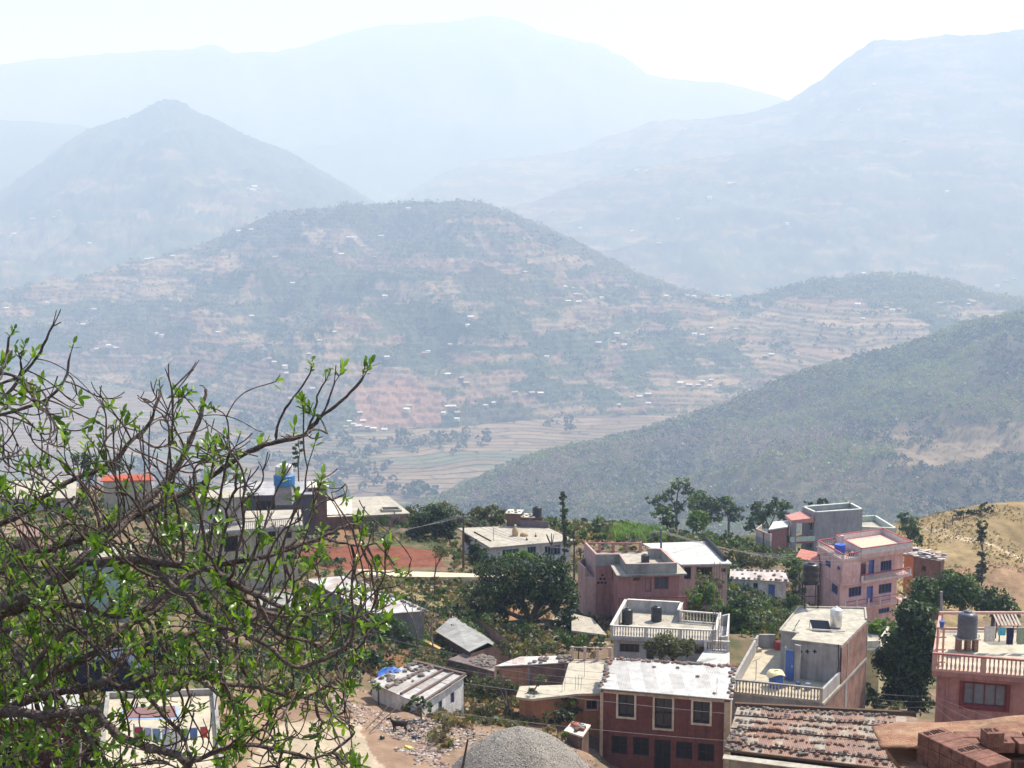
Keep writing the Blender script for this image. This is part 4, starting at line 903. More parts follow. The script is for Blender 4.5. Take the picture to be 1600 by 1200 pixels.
# ---- grey terrace house with brick side wall, stair room and solar heater
H0 = 30.5; zR = Hh(H0); zF = Hh(33.15)
up = plan([(1236, 1000), (1315, 1009), (1355, 969), (1353, 951), (1247, 949), (1217, 986), (1245, 990)], zR)
FLp = Pz(1143, 1083, zF); FR = Pz(1285, 1098, zF); BLp = Pz(1182, 1012, zF)
h = House('grey_terrace_house', 'unpainted grey house with brick side wall, walled terrace, stair room and rooftop solar heater', 'house', (FLp.x, FLp.y, gz(FLp.x, FLp.y)))
lowp = [FLp, FR, up[1].copy(), up[2].copy(), up[3].copy(), up[4].copy(), BLp]
zb = gmin(lowp) - 1.5
h.body([FLp, FR, Vector((up[1].x, up[1].y, 0)), up[2], up[3], up[4], BLp], zb, zF - .2, M_PLAST, {2: [dict(px=(1331, 1062, 1340, 1078), pane=M_DARK)]}, name='lower_wall')
h.slab([FLp, FR, up[1], up[2], up[3], up[4], BLp], zF - .2, zF, M_CONCG, name='terrace_slab', over=.06, top=mat('terrace_cream', (0.50, .44, .33), scale=.7, var=.06, stain=(.5, .43, .33), stain_scale=.3))
mb = MB(); Wb = Wall(FR, up[1]); Wc = Wall(up[1], up[2])
Wb.slab(mb, .02, Wb.L, zb, zF - .21, .003, .05); Wc.slab(mb, 0, Wc.L, zb, zF - .21, .003, .05); Wc.slab(mb, 0, Wc.L, zF + .01, zR - .17, .003, .05)
mb.build('brick_face', [M_BRICK], h.o)
mb = MB(); Wc.slab(mb, 1.3, 1.45, zF, zR - .17, .05, .08); Wc.slab(mb, Wc.L - .15, Wc.L, zb, zR - .17, .05, .08); Wc.slab(mb, 0, Wc.L, zF - .22, zF - .04, .051, .09); Wb.slab(mb, 0, Wb.L, zF - .22, zF - .04, .051, .09); Wc.slab(mb, 1.0, 1.5, zb, zF - .22, .05, .075)
mb.build('concrete_band', [M_CONCG], h.o)
rm = [up[0], up[1], up[2], up[3], up[4], up[5], up[6]]
rmi = poly_inset(rm, .12)
h.body([rmi[0], (up[1].x - .1, up[1].y), (up[2].x - .06, up[2].y), (up[3].x - .06, up[3].y), rmi[4], rmi[5], rmi[6]], zF, zR - .16, M_PLAST, name='stair_room_wall')
h.slab(rm, zR - .16, zR, M_CONCG, name='roof', top=mat('upper_roof', (0.50, .46, .38), stain=(.28, .27, .24), stain_scale=.9))
mb = MB(); inn = poly_inset(rm, .12)
for i, hh in ((2, .12), (3, .12), (4, .10), (5, .08), (0, .05)):
    a, b = rm[i], rm[(i + 1) % 7]; mb.prism([a[:2], b[:2], inn[(i + 1) % 7], inn[i]], zR + .002, zR + hh)
mb.build('kerb', [M_CONC], h.o)
# vents, blue door
Wr = Wall(rmi[0], (up[1].x - .1, up[1].y))
for x in (1251, 1261.5, 1273):
    u, z = on_wall(Wr.p0, Wr.p1, x, 1018); mb = MB()
    for dx, dz in ((0, .09), (0, -.09), (.09, 0), (-.09, 0), (0, 0)): W_ = Wr; W_.slab(mb, u + dx - .045, u + dx + .045, z + dz - .045, z + dz + .045, .0, .012 + .002 * (dx == 0))
    mb.build('vent', [M_DARK], h.o)
mb = MB(); u0 = .0; c = Wr.at(-.06, zF, -.02)
Wd = Wall(Vector((rmi[6][0], rmi[6][1], 0)), rmi[0]); dq = Wd.L
mb = MB(); a = Pz(1227, 1063, zF); b = Pz(1239.5, 1066, zF); Wd = Wall(a, b); Wd.slab(mb, 0, Wd.L, zF + .06, zF + 2.15, 0, .05)
for k in (1, 2, 3): Wd.slab(mb, .06, Wd.L - .06, zF + .2 + .5 * (k - 1), zF + .24 + .5 * (k - 1), .05, .065)
d_ = mb.build('door', [M_BLUE], h.o); tag(d_, 'tall blue door'); hb_ = MB(); hb_.box(Wd.at(Wd.L * .85, zF + 1.1, .08), .04, .04, .16); hb_.build('handle', [M_STEEL], d_)
mb = MB(); Wd.slab(mb, -.1, -.01, zF, zF + 2.3, -.1, .04); Wd.slab(mb, Wd.L + .01, Wd.L + .4, zF, zF + 2.6, -.16, -.02); mb.build('door_frame', [M_PLAST], h.o)
# parapets of the terrace
mb = MB(); Wl = Wall(BLp, FLp); Wl.slab(mb, 0, Wl.L, zF, zF + .95, -.16, 0); Wb2 = Wall(up[5], BLp)
Wb2 = Wall((up[5].x + .6, BLp.y + .1), (BLp.x + .17, BLp.y + .1)); Wb2.slab(mb, 0, Wb2.L, zF, zF + .98, -.16, 0)
Wl.slab(mb, .9, 1.1, zF + .95, zF + 1.0, -.2, .03)
Wf = Wall(FR, up[1]); Wf.slab(mb, 0, Wf.L, zF, zF + .85, -.16, -.002); mb.build('parapet', [M_PLAST], h.o)
balustrade(h.o, FLp, FR, zF, .95, mat('pale_baluster', (0.60, .52, .43), stain=(.4, .33, .27)), M_CONCG, gap=.205, post=6, fat=.06)
mb = MB(); p = [Wr.at(3.0, zR + .1, .05), Wr.at(3.0, zR - .5, .05), Wr.at(3.06, zR - 1.2, .05), Wr.at(2.98, zF + .4, .05), Wr.at(2.98, zF, .05)]; mb.tube(p, .03, 6); mb.build('drain_pipe', [M_DARK], h.o)
# things on it
def drum(label, base, r, hgt, m, cat='drum', name='drum', rings=3):
    t = thing(name, label, cat, base); mb = MB(); prof = [(r, 0)]
    for k in range(rings): z = hgt * (k + 1) / (rings + 1); prof += [(r, z - .03), (r * 1.035, z), (r, z + .03)]
    prof += [(r, hgt), (r * .9, hgt + .015)]; mb.lathe(base, prof, 22); mb.build('shell', [m], t, smooth=False); return t
b = Pz(1212, 1073, zF); drum('squat blue drum with a yellow and white cloth over it on the grey terrace', b, .46, 1.0, M_BLUE)
V = []; nr = 14
for j in range(7):
    for i in range(nr): a_ = 2 * math.pi * i / nr; rr = .12 + .085 * j; V.append((b.x + rr * math.cos(a_), b.y + rr * math.sin(a_), b.z + 1.09 + .03 * math.sin(3 * a_) - max(0, rr - .44) * (1.2 + .8 * math.sin(2 * a_ + 1))))
Fc = [(j * nr + i, j * nr + (i + 1) % nr, (j + 1) * nr + (i + 1) % nr, (j + 1) * nr + i) for j in range(6) for i in range(nr)] + [tuple(range(nr))]
o = link('cloth', mesh_from('cloth', V, Fc, [mat('yellow_cloth', (0.70, .55, .16), col2=(.7, .65, .55), scale=2.5, bump=0)], smooth=True)); set_origin(o, b); tag(o, 'crumpled yellow and white cloth draped over the blue drum', 'cloth')
b = Pz(1217, 1014, zF); drum('rounded red plastic drum in the back corner of the grey terrace', b, .33, .55, mat('red_plastic', (0.48, .06, .05), rough=.4))
for x, y, r_, lab in ((1247, 1076, .15, 'dark blue bucket by the stair room wall, left of the grey one'), (1262, 1078, .19, 'grey blue tub against the foot of the stair room wall')):
    b = Pz(x, y, zF); drum(lab, b, r_, .45, mat('dark_blue_plastic', (0.06, .09, .20), rough=.4) if x < 1250 else mat('grey_blue_plastic', (.20, .24, .33), rough=.4), 'bucket', 'bucket', 1)
b = Pz(1183, 1018, zF); t = thing('concrete_block', 'pale concrete block near the back left corner of the grey terrace', 'block', b); mb = MB(); mb.box((b.x, b.y, b.z + .12), .55, .4, .24, .4); mb.box((b.x - .1, b.y, b.z + .36), .22, .3, .24, .2); mb.build('block', [M_CONC], t, bevel=.02)
b = Pz(1181, 1062, zF); t = thing('television_aerial', 'aerial on a thin mast in the middle of the grey walled terrace', 'aerial', b); mb = MB(); mb.tube([b, b + Vector((0, 0, 1.35))], .025, 6); mb.build('mast', [M_GREYM], t); mb = MB(); mb.beam(b + Vector((-.25, 0, 1.25)), b + Vector((.25, .1, 1.45)), .03, .03)
for k in range(5): q = b + Vector((-.2 + .1 * k, .04 * k, 1.27 + .04 * k)); mb.beam(q - Vector((0, .14, 0)), q + Vector((0, .14, 0)), .015, .015)
mb.build('antenna', [M_GREYM], t)
# solar water heater
b = Pz(1306, 981, zR); t = thing('solar_water_heater', 'silver cylinder tank with slanted black solar panel on the grey roof', 'solar heater', b)
mb = MB(); mb.lathe((b.x, b.y, b.z + .12), [(.38, 0), (.40, .02), (.40, 1.18), (.37, 1.21), (.20, 1.3), (.08, 1.33), (.06, 1.42), (.01, 1.44)], 26); mb.build('tank', [M_STEEL], t, smooth=True)
mb = MB(); q = [Pz(1270, 983, zR + .12), Pz(1299, 985, zR + .12)]; a_, b_ = q; up_ = Vector((-.1, .55, .50)); V = [a_, b_, b_ + up_, a_ + up_]; nn = Vector((0, -.05, .06)); V += [v - nn for v in V]
mb.add(V, [(0, 1, 2, 3), (7, 6, 5, 4), (0, 4, 5, 1), (1, 5, 6, 2), (2, 6, 7, 3), (3, 7, 4, 0)]); mb.build('panel', [mat('solar_black', (.012, .013, .02), rough=.15, bump=0, spec=.7)], t)
mb = MB(); mb.beam(a_ + Vector((0, -.07, 0)), Pz(1320, 986, zR + .12) + Vector((0, -.07, 0)), .07, .1)
for v in (a_, b_, a_ + up_, b_ + up_): mb.tube([v, (v.x, v.y, zR)], .03, 6)
mb.build('frame', [mat('white_metal', (.7, .68, .64), rough=.5)], t)
mb = MB()
for k in range(4): a1 = b + Vector((.3 * math.cos(k * 1.57 + .7), .3 * math.sin(k * 1.57 + .7), 0)); mb.tube([a1, a1 + Vector((0, 0, .14))], .03, 5)
mb.build('leg', [M_GREYM], t)
b = Pz(1241, 985, zR)
t = thing('satellite_dish', 'grey metal bracket standing near the left end of the grey roof', 'bracket', b); mb = MB(); mb.tube([b, b + Vector((.1, 0, .35)), b + Vector((.35, 0, .75))], .035, 6); mb.build('arm', [M_GREYM], t); mb = MB(); mb.lathe(b, [(.14, 0), (.1, .05)], 10); mb.build('foot', [M_GREYM], t)
t.name = 'metal_bracket'
# black tank on an iron tower
tz = P(1266, 928, 97).z; c = Pz(1266, 963, zR); c = Vector(((1266 - 800) / F * 98 * .99, 98, zR)); c.x = rayx(1266, 928) * 98
t = thing('tank_stand', 'tall thin iron stand under the black tank on the grey roof', 'tank stand', c); tz = zR + 1.75
for dx in (-.48, .48):
    for dy in (-.48, .48): mb = MB(); mb.tube([(c.x + dx, c.y + dy, zR), (c.x + dx, c.y + dy, tz)], .035, 6, 0); mb.build('leg', [M_DARK], t)
mb = MB(); mb.box((c.x, c.y, tz + .03), 1.15, 1.15, .06); mb.beam((c.x - .48, c.y - .48, zR + .9), (c.x + .48, c.y - .48, zR + .9), .04, .04); mb.build('frame', [M_DARK], t)
t = thing('water_tank', 'big black tank raised on an iron stand behind the solar heater', 'water tank', (c.x, c.y, tz + .06)); mb = MB(); z0 = tz + .06
n = 16; prof = [(.56, 0), (.58, .05), (.58, .3), (.555, .34), (.555, .38), (.58, .42), (.58, .78), (.555, .82), (.555, .86), (.58, .9), (.58, 1.28), (.5, 1.36), (.2, 1.4)]
mb.lathe((c.x, c.y, z0), prof, 24); mb.build('barrel', [M_BLACKT], t, smooth=True); mb = MB(); mb.lathe((c.x, c.y, z0 + 1.38), [(.25, 0), (.27, .08), (.1, .12)], 14); mb.build('lid', [M_BLACKT], t)

# ---- pale yellow house beyond it
zr = P(1352, 1014, 102).z; yq = plan([(1338, 1014), (1375, 1012), (1390, 990), (1350, 986)], zr)
h = House('yellow_house', 'narrow pale yellow house with white parapet beside the brick side wall', 'house', (yq[0].x, yq[0].y, gz(yq[0].x, yq[0].y)))
h.body(yq, gmin(yq) - 1, zr - .1, mat('pale_yellow', (0.62, .52, .30), stain=(.45, .38, .25)), {1: [dict(px=(1377.5, 1020, 1381, 1033))]})
h.slab(yq, zr - .1, zr + .02, mat('white_rim', (.68, .62, .52)), over=.25, top=M_CONC); h.parapet(yq, zr + .022, .55, mat('white_rim', (.68, .62, .52)), th=.16)
# ---- grey roof-terrace house with two black tanks
zt = P(954, 977, 100).z; zf = zt - .9
tq = plan([(954, 977), (1119, 985), (1127, 958), (1062, 953), (1067, 941), (977, 936)], zt)
h = House('grey_balustrade_house', 'grey house with white balustrade round a flat terrace carrying two black tanks', 'house', (tq[0].x, tq[0].y, gz(tq[0].x, tq[0].y)))
M_PALEG = mat('pale_grey_paint', (0.50, .48, .47), stain=(.36, .34, .33)); bp = poly_inset(tq, .2); zb = gmin(bp) - 1.2
h.body(bp, zb, zf - .2, M_PALEG, {0: [dict(px=(968, 1006, 999, 1019), bars=(3, 0)), dict(px=(1010, 1007, 1022, 1030), kind='door', bars=(0, 0)), dict(px=(1085, 1010, 1108, 1022))]})
h.slab(tq, zf - .2, zf, M_PALEG, over=.04, name='terrace_slab', top=M_CONC)
M_BAL = mat('white_baluster', (.66, .62, .57), stain=(.5, .46, .42))
balustrade(h.o, tq[0], tq[1], zf, .9, M_BAL, M_BAL, gap=.2, post=2.6, fat=.055)
mb = MB(); coping_wall(mb, [v[:2] for v in tq], True, zf, zf + .88, .14, 0, skip=(0, 2), cap=.06); mb.build('parapet', [M_PALEG, M_BAL], h.o)
balustrade(h.o, tq[2], tq[3], zf, .9, M_BAL, M_BAL, gap=.24, post=2.6, fat=.045)
sq2 = plan([(1119, 1010), (1137, 1008), (1140, 972), (1127, 975)], zf - 1.0); mb = MB()
mb.prism([v[:2] for v in sq2], zb, zf - 1.15); mb.build('side_wall', [M_PALEG], h.o)
mb = MB(); coping_wall(mb, [v[:2] for v in sq2], True, zf - 1.15, zf - .3, .12, 0, skip=(3,)); mb.build('side_parapet', [M_BAL], h.o)
for x, y, lab in ((980, 974, 'left black water tank on the grey balustraded terrace'), (1025.5, 970, 'right black water tank with a pipe, on the grey balustraded terrace')):
    water_tank(lab, Pz(x, y, zf), .42, 1.2)
# ---- rebar rising beside it
for x, lab in ((1116, 'thin bare reinforcement column left of its twin beside the grey terrace'), (1125, 'thin bare reinforcement column right of its twin beside the grey terrace')):
    c = Vector((rayx(x, 980) * 97.2, 97.2, 0)); z0 = zf - .1; z1 = P(x, 878, 97.2).z; t = thing('rebar_column', lab, 'rebar', (c.x, c.y, z0))
    for dx, dy in ((-.08, -.08), (.08, -.08), (.08, .08), (-.08, .08)): mb = MB(); mb.tube([(c.x + dx, c.y + dy, z0), (c.x + dx * 1.2, c.y + dy, z1 - abs(dx) * 4 * (dx > 0))], .014, 5); mb.build('rod', [mat('rusty_iron', (.25, .17, .13))], t)
    for k in range(14): z = z0 + .2 + k * .3; mb = MB(); mb.tube([(c.x - .08, c.y - .08, z), (c.x + .08, c.y - .08, z), (c.x + .08, c.y + .08, z), (c.x - .08, c.y + .08, z), (c.x - .08, c.y - .08, z)], .008, 4); mb.build('tie', [mat('rusty_iron', (.25, .17, .13))], t)

# ---- terracotta two-storey house
M_TER = mat('terracotta_paint', (0.40, .20, .185), var=.1, stain=(.34, .15, .13), stain_scale=.5); M_TERL = mat('pale_pink_plaster', (0.54, .36, .33), var=.1, stain=(.42, .27, .24)); M_DRED = mat('dull_red_rail', (.28, .10, .09))
zp = P(1058.5, 880.5, 115).z; zr = zp - .85
W_ = [Pz(931, 867, zp), Pz(954, 867, zp), Pz(966, 896, zr), Pz(1062, 894, zr), Pz(1036, 857, zp), Pz(1003, 848, zp), Pz(913, 848, zp)]
h = House('terracotta_house', 'two-storey terracotta house with grey roof parapets, balcony and triangle of small vents', 'house', (W_[1].x, W_[1].y, gz(W_[1].x, W_[1].y)))
zb = gmin(W_) - .8
ww = dict(frame=M_DRED, bars=(2, 0))
h.body(W_, zb, zr - .14, M_TER, {2: [dict(px=(1022, 901, 1045, 921), pane=mat('grey_curtain', (.10, .11, .13), bump=0), **ww), dict(px=(989, 902, 1000, 908), **ww), dict(px=(990, 940, 1003, 950), **ww), dict(px=(1008, 903, 1018, 925), kind='door', frame=M_DRED, pane=M_TER, bars=(0, 0))], 1: [dict(px=(955.5, 888, 958, 908), **ww), dict(px=(955.5, 928, 957, 944), **ww)], 6: [dict(px=(917, 936, 921, 942), pane=M_DARK)]})
mb = MB(); Wl = Wall(W_[6], W_[0]); Wl.slab(mb, .0, Wl.L - .01, zb, zp - .03, .004, .03); mb.build('side_plaster', [M_TERL], h.o)  # left wall faced in a paler pink than the front
rim = plan([(930, 877), (954, 880), (964, 899), (1073, 896), (1040, 860), (1003, 854), (913, 854)], zr)
h.slab([W_[0], W_[1], rim[2], rim[3], rim[4], W_[5], W_[6]], zr - .14, zr, M_CONCG, over=.02, top=M_CONC)
pp = plan([(931, 867), (967.5, 866.5), (978, 882), (1058, 880.5), (1034, 857.6), (1014, 857), (1003, 848), (913, 848)], zp)
mb = MB(); inn = poly_inset(pp, .14)
for i in (0, 1, 2, 3, 4, 7): a, b = pp[i], pp[(i + 1) % 8]; mb.prism([a[:2], b[:2], inn[(i + 1) % 8], inn[i]], zr + .002, zp)
mb.build('parapet', [M_CONCG], h.o)
mb = MB(); coping_wall(mb, [v[:2] for v in pp], True, zp + .002, zp + .05, .18, 0, skip=(5, 6)); mb.build('coping', [M_TERL], h.o)
Wk = Wall(pp[6], pp[7]); mb = MB(); Wk.slab(mb, 0, Wk.L, zp - .06, zp + .02, -.1, 0); Wk.slab(mb, 0, Wk.L, zr, zr + .1, -.1, 0)
for k in range(5): u = .15 + (Wk.L - .3) * k / 4; Wk.slab(mb, u - .13, u + .13, zr, zp + .08, -.2, .02)
mb.build('roof_railing', [M_TER], h.o)
mb = MB(); Ws = Wall(W_[0], W_[1])
for x, y in ((941.5, 898.5), (938.5, 904.5), (944, 904.5), (935, 910.5), (940.5, 910.5), (946, 910.5)):
    u, z = on_wall(Ws.p0, Ws.p1, x, y); Ws.slab(mb, u - .13, u + .13, z - .05, z + .05, -.02, .012); Ws.slab(mb, u - .05, u + .05, z - .13, z + .13, -.02, .015)
mb.build('vent', [M_DARK], h.o)
Wf = Wall(W_[2], W_[3]); zbal = zr - 2.75; mb = MB(); Wf.slab(mb, -.1, Wf.L + .5, zbal - .16, zbal, .0, 1.0); mb.build('balcony', [M_TER], h.o)
mb = MB()
for a_ in (.85,):
    Wf.slab(mb, -.1, Wf.L + .5, zbal + .82, zbal + .90, .92, 1.0); Wf.slab(mb, 2.6, Wf.L + .4, zbal, zbal + .8, .94, .98, 1)
    for k in range(19): u = .0 + k * .14; Wf.slab(mb, u - .015, u + .015, zbal, zbal + .82, .94, .97)
    for u in (-.05, 2.6, Wf.L + .45): Wf.slab(mb, u - .05, u + .05, zbal, zbal + .95, .9, 1.0)
mb.build('balcony_railing', [M_DRED, M_TER], h.o)
an = plan([(905, 886), (914, 897), (925, 872), (913, 868)], zr - .6); mb = MB(); an2 = [Pz(903, 877, zr - .5), Pz(914, 888, zr - .5), W_[0], W_[6]]
mb.prism([v[:2] for v in an2], zb, zr - 1.3); mb.build('annex_wall', [M_TERL], h.o); mb = MB(); coping_wall(mb, [v[:2] for v in an2], True, zr - 1.3, zr - .5, .14, 0, skip=(1, 2, 3)); coping_wall(mb, [v[:2] for v in an2], True, zr - 1.3, zr - .5, .14, 0, skip=(0, 1, 2)); mb.build('annex_parapet', [M_TERL], h.o)
b = Pz(1008, 879, zr); water_tank('small dark water tank on the terracotta house roof', b, .36, .75)
# ---- its neighbour under a bright white roof
zr = P(1064, 882, 124).z; q = [Pz(1064, 882, zr), Pz(1143.5, 880.5, zr), Pz(1108, 845.5, zr + .2), Pz(1004, 849, zr + .2)]
h = House('white_roofed_annex', 'low pink house under a broad bright white roof behind the terracotta house', 'house', (q[0].x, q[0].y, gz(q[0].x, q[0].y))); bp = poly_inset(q, .3)
h.body(bp, gmin(bp) - .5, zr - .15, M_TERL, {0: [dict(px=(1088, 886, 1113, 899), bars=(3, 0)), dict(px=(1069, 886, 1080, 905), kind='door', pane=M_DARK, bars=(0, 0)), dict(px=(1127, 888, 1134, 894))]})
mb = MB(); mb.add(q + [v + Vector((0, 0, -.14)) for v in q], [(0, 1, 2, 3), (7, 6, 5, 4), (0, 4, 5, 1), (1, 5, 6, 2), (2, 6, 7, 3), (3, 7, 4, 0)]); mb.build('roof', [mat('white_roof', (.54, .53, .51), var=.05, scale=.5, stain=(.55, .52, .48))], h.o)
mb = MB(); a, b = lerp4(q, .985, .1), lerp4(q, 1.0, 1.0); mb.tube([a + Vector((-.3, 0, .25)), b + Vector((-.3, 0, .25))], .22, 10); mb.build('ridge_pipe', [M_DARK], h.o)
# ---- white shed with a stone-dotted roof
zr = P(1140, 904, 146).z; q = [Pz(1140, 904, zr), Pz(1233, 909, zr), Pz(1226, 891, zr + .35), Pz(1141, 889, zr + .35)]
h = House('white_shed', 'low whitewashed shed with blue windows and blue door under stone-dotted sheets', 'shed', (q[0].x, q[0].y, gz(q[0].x, q[0].y))); bp = poly_inset(q, .25)
M_WW = mat('whitewash', (.62, .62, .63), stain=(.45, .43, .42)); M_BLS = mat('faded_blue', (.16, .30, .44), rough=.6)
h.body(bp, gmin(bp) - .5, [v.z - .1 for v in q], M_WW, {0: [dict(px=(1144, 911, 1155, 922), frame=M_BLS, pane=M_BLS), dict(px=(1160, 911, 1171, 922), frame=M_BLS, pane=M_BLS), dict(px=(1177, 911, 1184, 920), frame=M_WOOD), dict(px=(1200, 913, 1211, 938), kind='door', frame=M_BLS, pane=M_BLUE, bars=(0, 0))]})
sheet_roof(h.o, q, mat_sheet('pink_white_sheet', [(0, (.54, .46, .43)), (.5, (.48, .38, .34)), (.75, (.56, .53, .51))], row=1.0))
sl_ = 'dark stone resting on the roof of the white shed with blue door'
for k in range(11):
    for v, w_ in ((.08, 1), (.9, 1)): stone(lerp4(q, (k + .5) / 11 + _rs.uniform(-.02, .02), v), .24, sl_, 'stones on the white shed roof')
for u, v in ((.22, .5), (.45, .6), (.52, .35), (.78, .5), (.9, .4)): stone(lerp4(q, u, v), .2, sl_, 'stones on the white shed roof')

# ---- pink house with balconies
M_PINK = mat('pink_paint', (0.74, .46, .42), var=.06, stain=(.50, .27, .23)); M_PINKR = mat('rose_rail', (.36, .09, .09)); M_WBAL = mat('white_pink_rail', (.68, .58, .54)); M_BLP = mat('violet_blue', (.12, .15, .42), rough=.5)
zr = P(1316.5, 876, 152).z; A = Pz(1316.5, 876, zr); Bq = Pz(1277, 853.5, zr); Cq = Pz(1422, 860, zr); Dq = Cq + (Bq - A)
h = House('pink_house', 'bright pink two-storey house with white balcony rails, blue doors and stepped roof terraces', 'house', (A.x, A.y, gz(A.x, A.y)))
Wf = Wall(A, Cq); um = on_wall(Wf.p0, Wf.p1, 1344, 890)[0]; mid = Wf.at(um, 0)
zs = zr - 2.75; zb = gmin([A, Bq, Cq]) - 1
pw = dict(frame=M_BLP, bars=(3, 0), pane=M_GLASS)
# upper floor: left block flush, right block set back behind the balcony
mi = Wf.at(um, 0, -1.1); ci = Wf.at(Wf.L, 0, -1.1)
h.body([A, mid, mi, ci, Dq, Bq], zs, zr - .15, M_PINK, {2: [dict(px=(1345, 879, 1353, 903), kind='door', frame=M_PINKR, pane=mat('plum', (.16, .06, .08)), bars=(0, 0)), dict(px=(1357, 875, 1366, 902), kind='door', frame=M_BLP, pane=M_BLP, bars=(0, 0)), dict(px=(1376, 876, 1393, 892), **pw)],
    5: [dict(px=(1289.5, 876, 1298, 886), **pw), dict(px=(1308, 885, 1313, 891), **pw), dict(px=(1277.5, 866, 1281, 875), **pw)]}, name='upper_wall')
Al = Wf.at(-.0, 0, -.25); Bl = Bq
h.body([Wf.at(.15, 0, -.45), Wf.at(Wf.L * .86, 0, -.45), (Dq.x, Dq.y), Bq], zb, zs - .16, M_PINK, {0: [dict(px=(1326, 917, 1346, 932), **pw), dict(px=(1354, 916, 1364, 944), kind='door', frame=M_BLP, pane=M_BLP, bars=(0, 0)), dict(px=(1373, 912, 1393, 927), **pw), dict(px=(1373, 950, 1390, 958), **pw)], 3: [dict(px=(1299, 913, 1309, 928), **pw)]}, name='lower_wall')
h.slab([A, Cq, Dq, Bq], zs - .16, zs - .002, M_PINK, name='floor_slab', over=.12)
Wm = Wf; z2 = zs - 2.75; mb = MB(); Wm.slab(mb, -.2, Wm.L + .2, z2 - .14, z2, -.44, .9); mb.build('walkway', [M_PINK], h.o)
mb = MB()
for k in range(7): u = -.1 + (Wm.L + .2) * k / 6; Wm.slab(mb, u - .06, u + .06, z2, z2 + .95, .78, .88, 1)
Wm.slab(mb, -.15, Wm.L + .15, z2 + .86, z2 + .95, .76, .775, 0); Wm.slab(mb, -.15, Wm.L + .15, z2 + .4, z2 + .44, .78, .82, 0); mb.build('walkway_railing', [M_PINKR, M_WBAL], h.o)
h.slab([A, Cq, Dq, Bq], zr - .15, zr, M_PINK, over=.1, top=mat('pink_floor', (.55, .36, .30)))
balustrade(h.o, Wf.at(um, 0, .35), Wf.at(Wf.L, 0, .35), zs, .85, M_WBAL, M_PINKR, gap=.21, post=9, fat=.05, name='balcony_balustrade'); mb = MB(); Wf.slab(mb, um, Wf.L + .1, zs - .16, zs - .004, .13, .4); mb.build('balcony_edge', [M_PINK], h.o)
balustrade(h.o, A, mid, zr, .75, M_WBAL, M_PINKR, gap=.25, post=9, fat=.05); balustrade(h.o, Bq, A, zr, .75, M_WBAL, M_PINKR, gap=.28, post=9, fat=.05); e = Bq + (mid - A); balustrade(h.o, (e.x, e.y), Bq, zr, .75, M_WBAL, M_PINKR, gap=.28, post=9, fat=.05)
# raised right terrace
r4 = [Wf.at(um + .1, 0), Wf.at(Wf.L + .2, 0, .15), Vector((Dq.x, Dq.y, 0)), Vector((mid.x + (Dq.x - Cq.x), mid.y + (Dq.y - Cq.y), 0))]
mb = MB(); mb.prism([v[:2] for v in r4], zr + .002, zr + .35); mb.build('raised_roof', [M_PINK], h.o); mb = MB(); mb.prism(poly_inset(r4, .9), zr + .352, zr + .38); mb.build('roof_floor', [mat('sandy_floor', (.60, .48, .36))], h.o)
mb = MB(); coping_wall(mb, [v[:2] for v in r4], True, zr + .351, zr + 1.0, .12, 0, cap=.07); mb.build('upper_parapet', [M_WBAL, M_PINKR], h.o)
mb = MB(); c = Wf.at(um + .1, 0, -3.4); mb.box((c.x, c.y, zr + .9), .35, .35, 1.8); mb.build('chimney', [M_WBAL], h.o)
st = [Vector((Bq.x - 2.2, Bq.y + .4, 0)), Vector((Bq.x - .2, Bq.y - 1.5, 0)), Vector((Bq.x + .2, Bq.y + .6, 0)), Vector((Bq.x - 1.4, Bq.y + 2, 0))]
mb = MB(); mb.prism([v[:2] for v in st], zb, zr - 1.7); mb.build('side_wing', [M_PINK], h.o); mb = MB(); mb.prism(poly_inset(st, -.15), zr - 1.698, [zr - 1.4, zr - 1.5, zr - .9, zr - .9]); mb.build('side_roof', [mat('salmon_tile', (.55, .22, .17))], h.o)
b = Wf.at(1.75, zr, -2.6); drum('bright blue tarpaulin-wrapped drum on the pink house roof', b, .62, 1.05, mat('bright_blue', (.05, .12, .55), rough=.35)); b2 = Wf.at(2.3, zr, -1.3)
t = thing('dark_tub', 'small black tub in front of the blue drum on the pink roof', 'tub', b2); mb = MB(); mb.lathe(b2, [(.3, 0), (.36, .3), (.36, .42), (.2, .5)], 16); mb.build('tub', [M_BLACKT], t)
# flower pots on the balcony
for k, (x, y) in enumerate(((1398, 886), (1404, 884))): pass

# ---- big grey unfinished house on the skyline
M_GW = mat('grey_render', (0.33, .32, .34), var=.1, scale=.8, stain=(.25, .24, .26)); M_MINT = mat('mint_paint', (.50, .58, .50)); M_PWH = mat('pale_rim', (.64, .66, .60))
zr = P(1274, 801, 190).z; q = plan([(1274, 801), (1348, 796), (1329, 786), (1254, 792)], zr)
h = House('grey_unfinished_house', 'tall grey unfinished house with mint green trim and columned porch on the ridge', 'house', (q[0].x, q[0].y, gz(q[0].x, q[0].y))); zb = gmin(q) - 1
h.body(q, zb, zr - .9, M_GW, {3: [dict(px=(1264, 812, 1273, 830), frame=M_MINT, pane=mat('brown_pane', (.12, .05, .03)), bars=(1, 0)), dict(px=(1263, 842, 1272, 858), frame=M_MINT)]})
h.slab(q, zr - .9, zr - .7, M_GW, name='roof', top=mat('mint_floor', (.42, .46, .40)))
h.parapet(q, zr - .698, .7, M_GW, th=.2, cap=.10, capm=M_PWH)
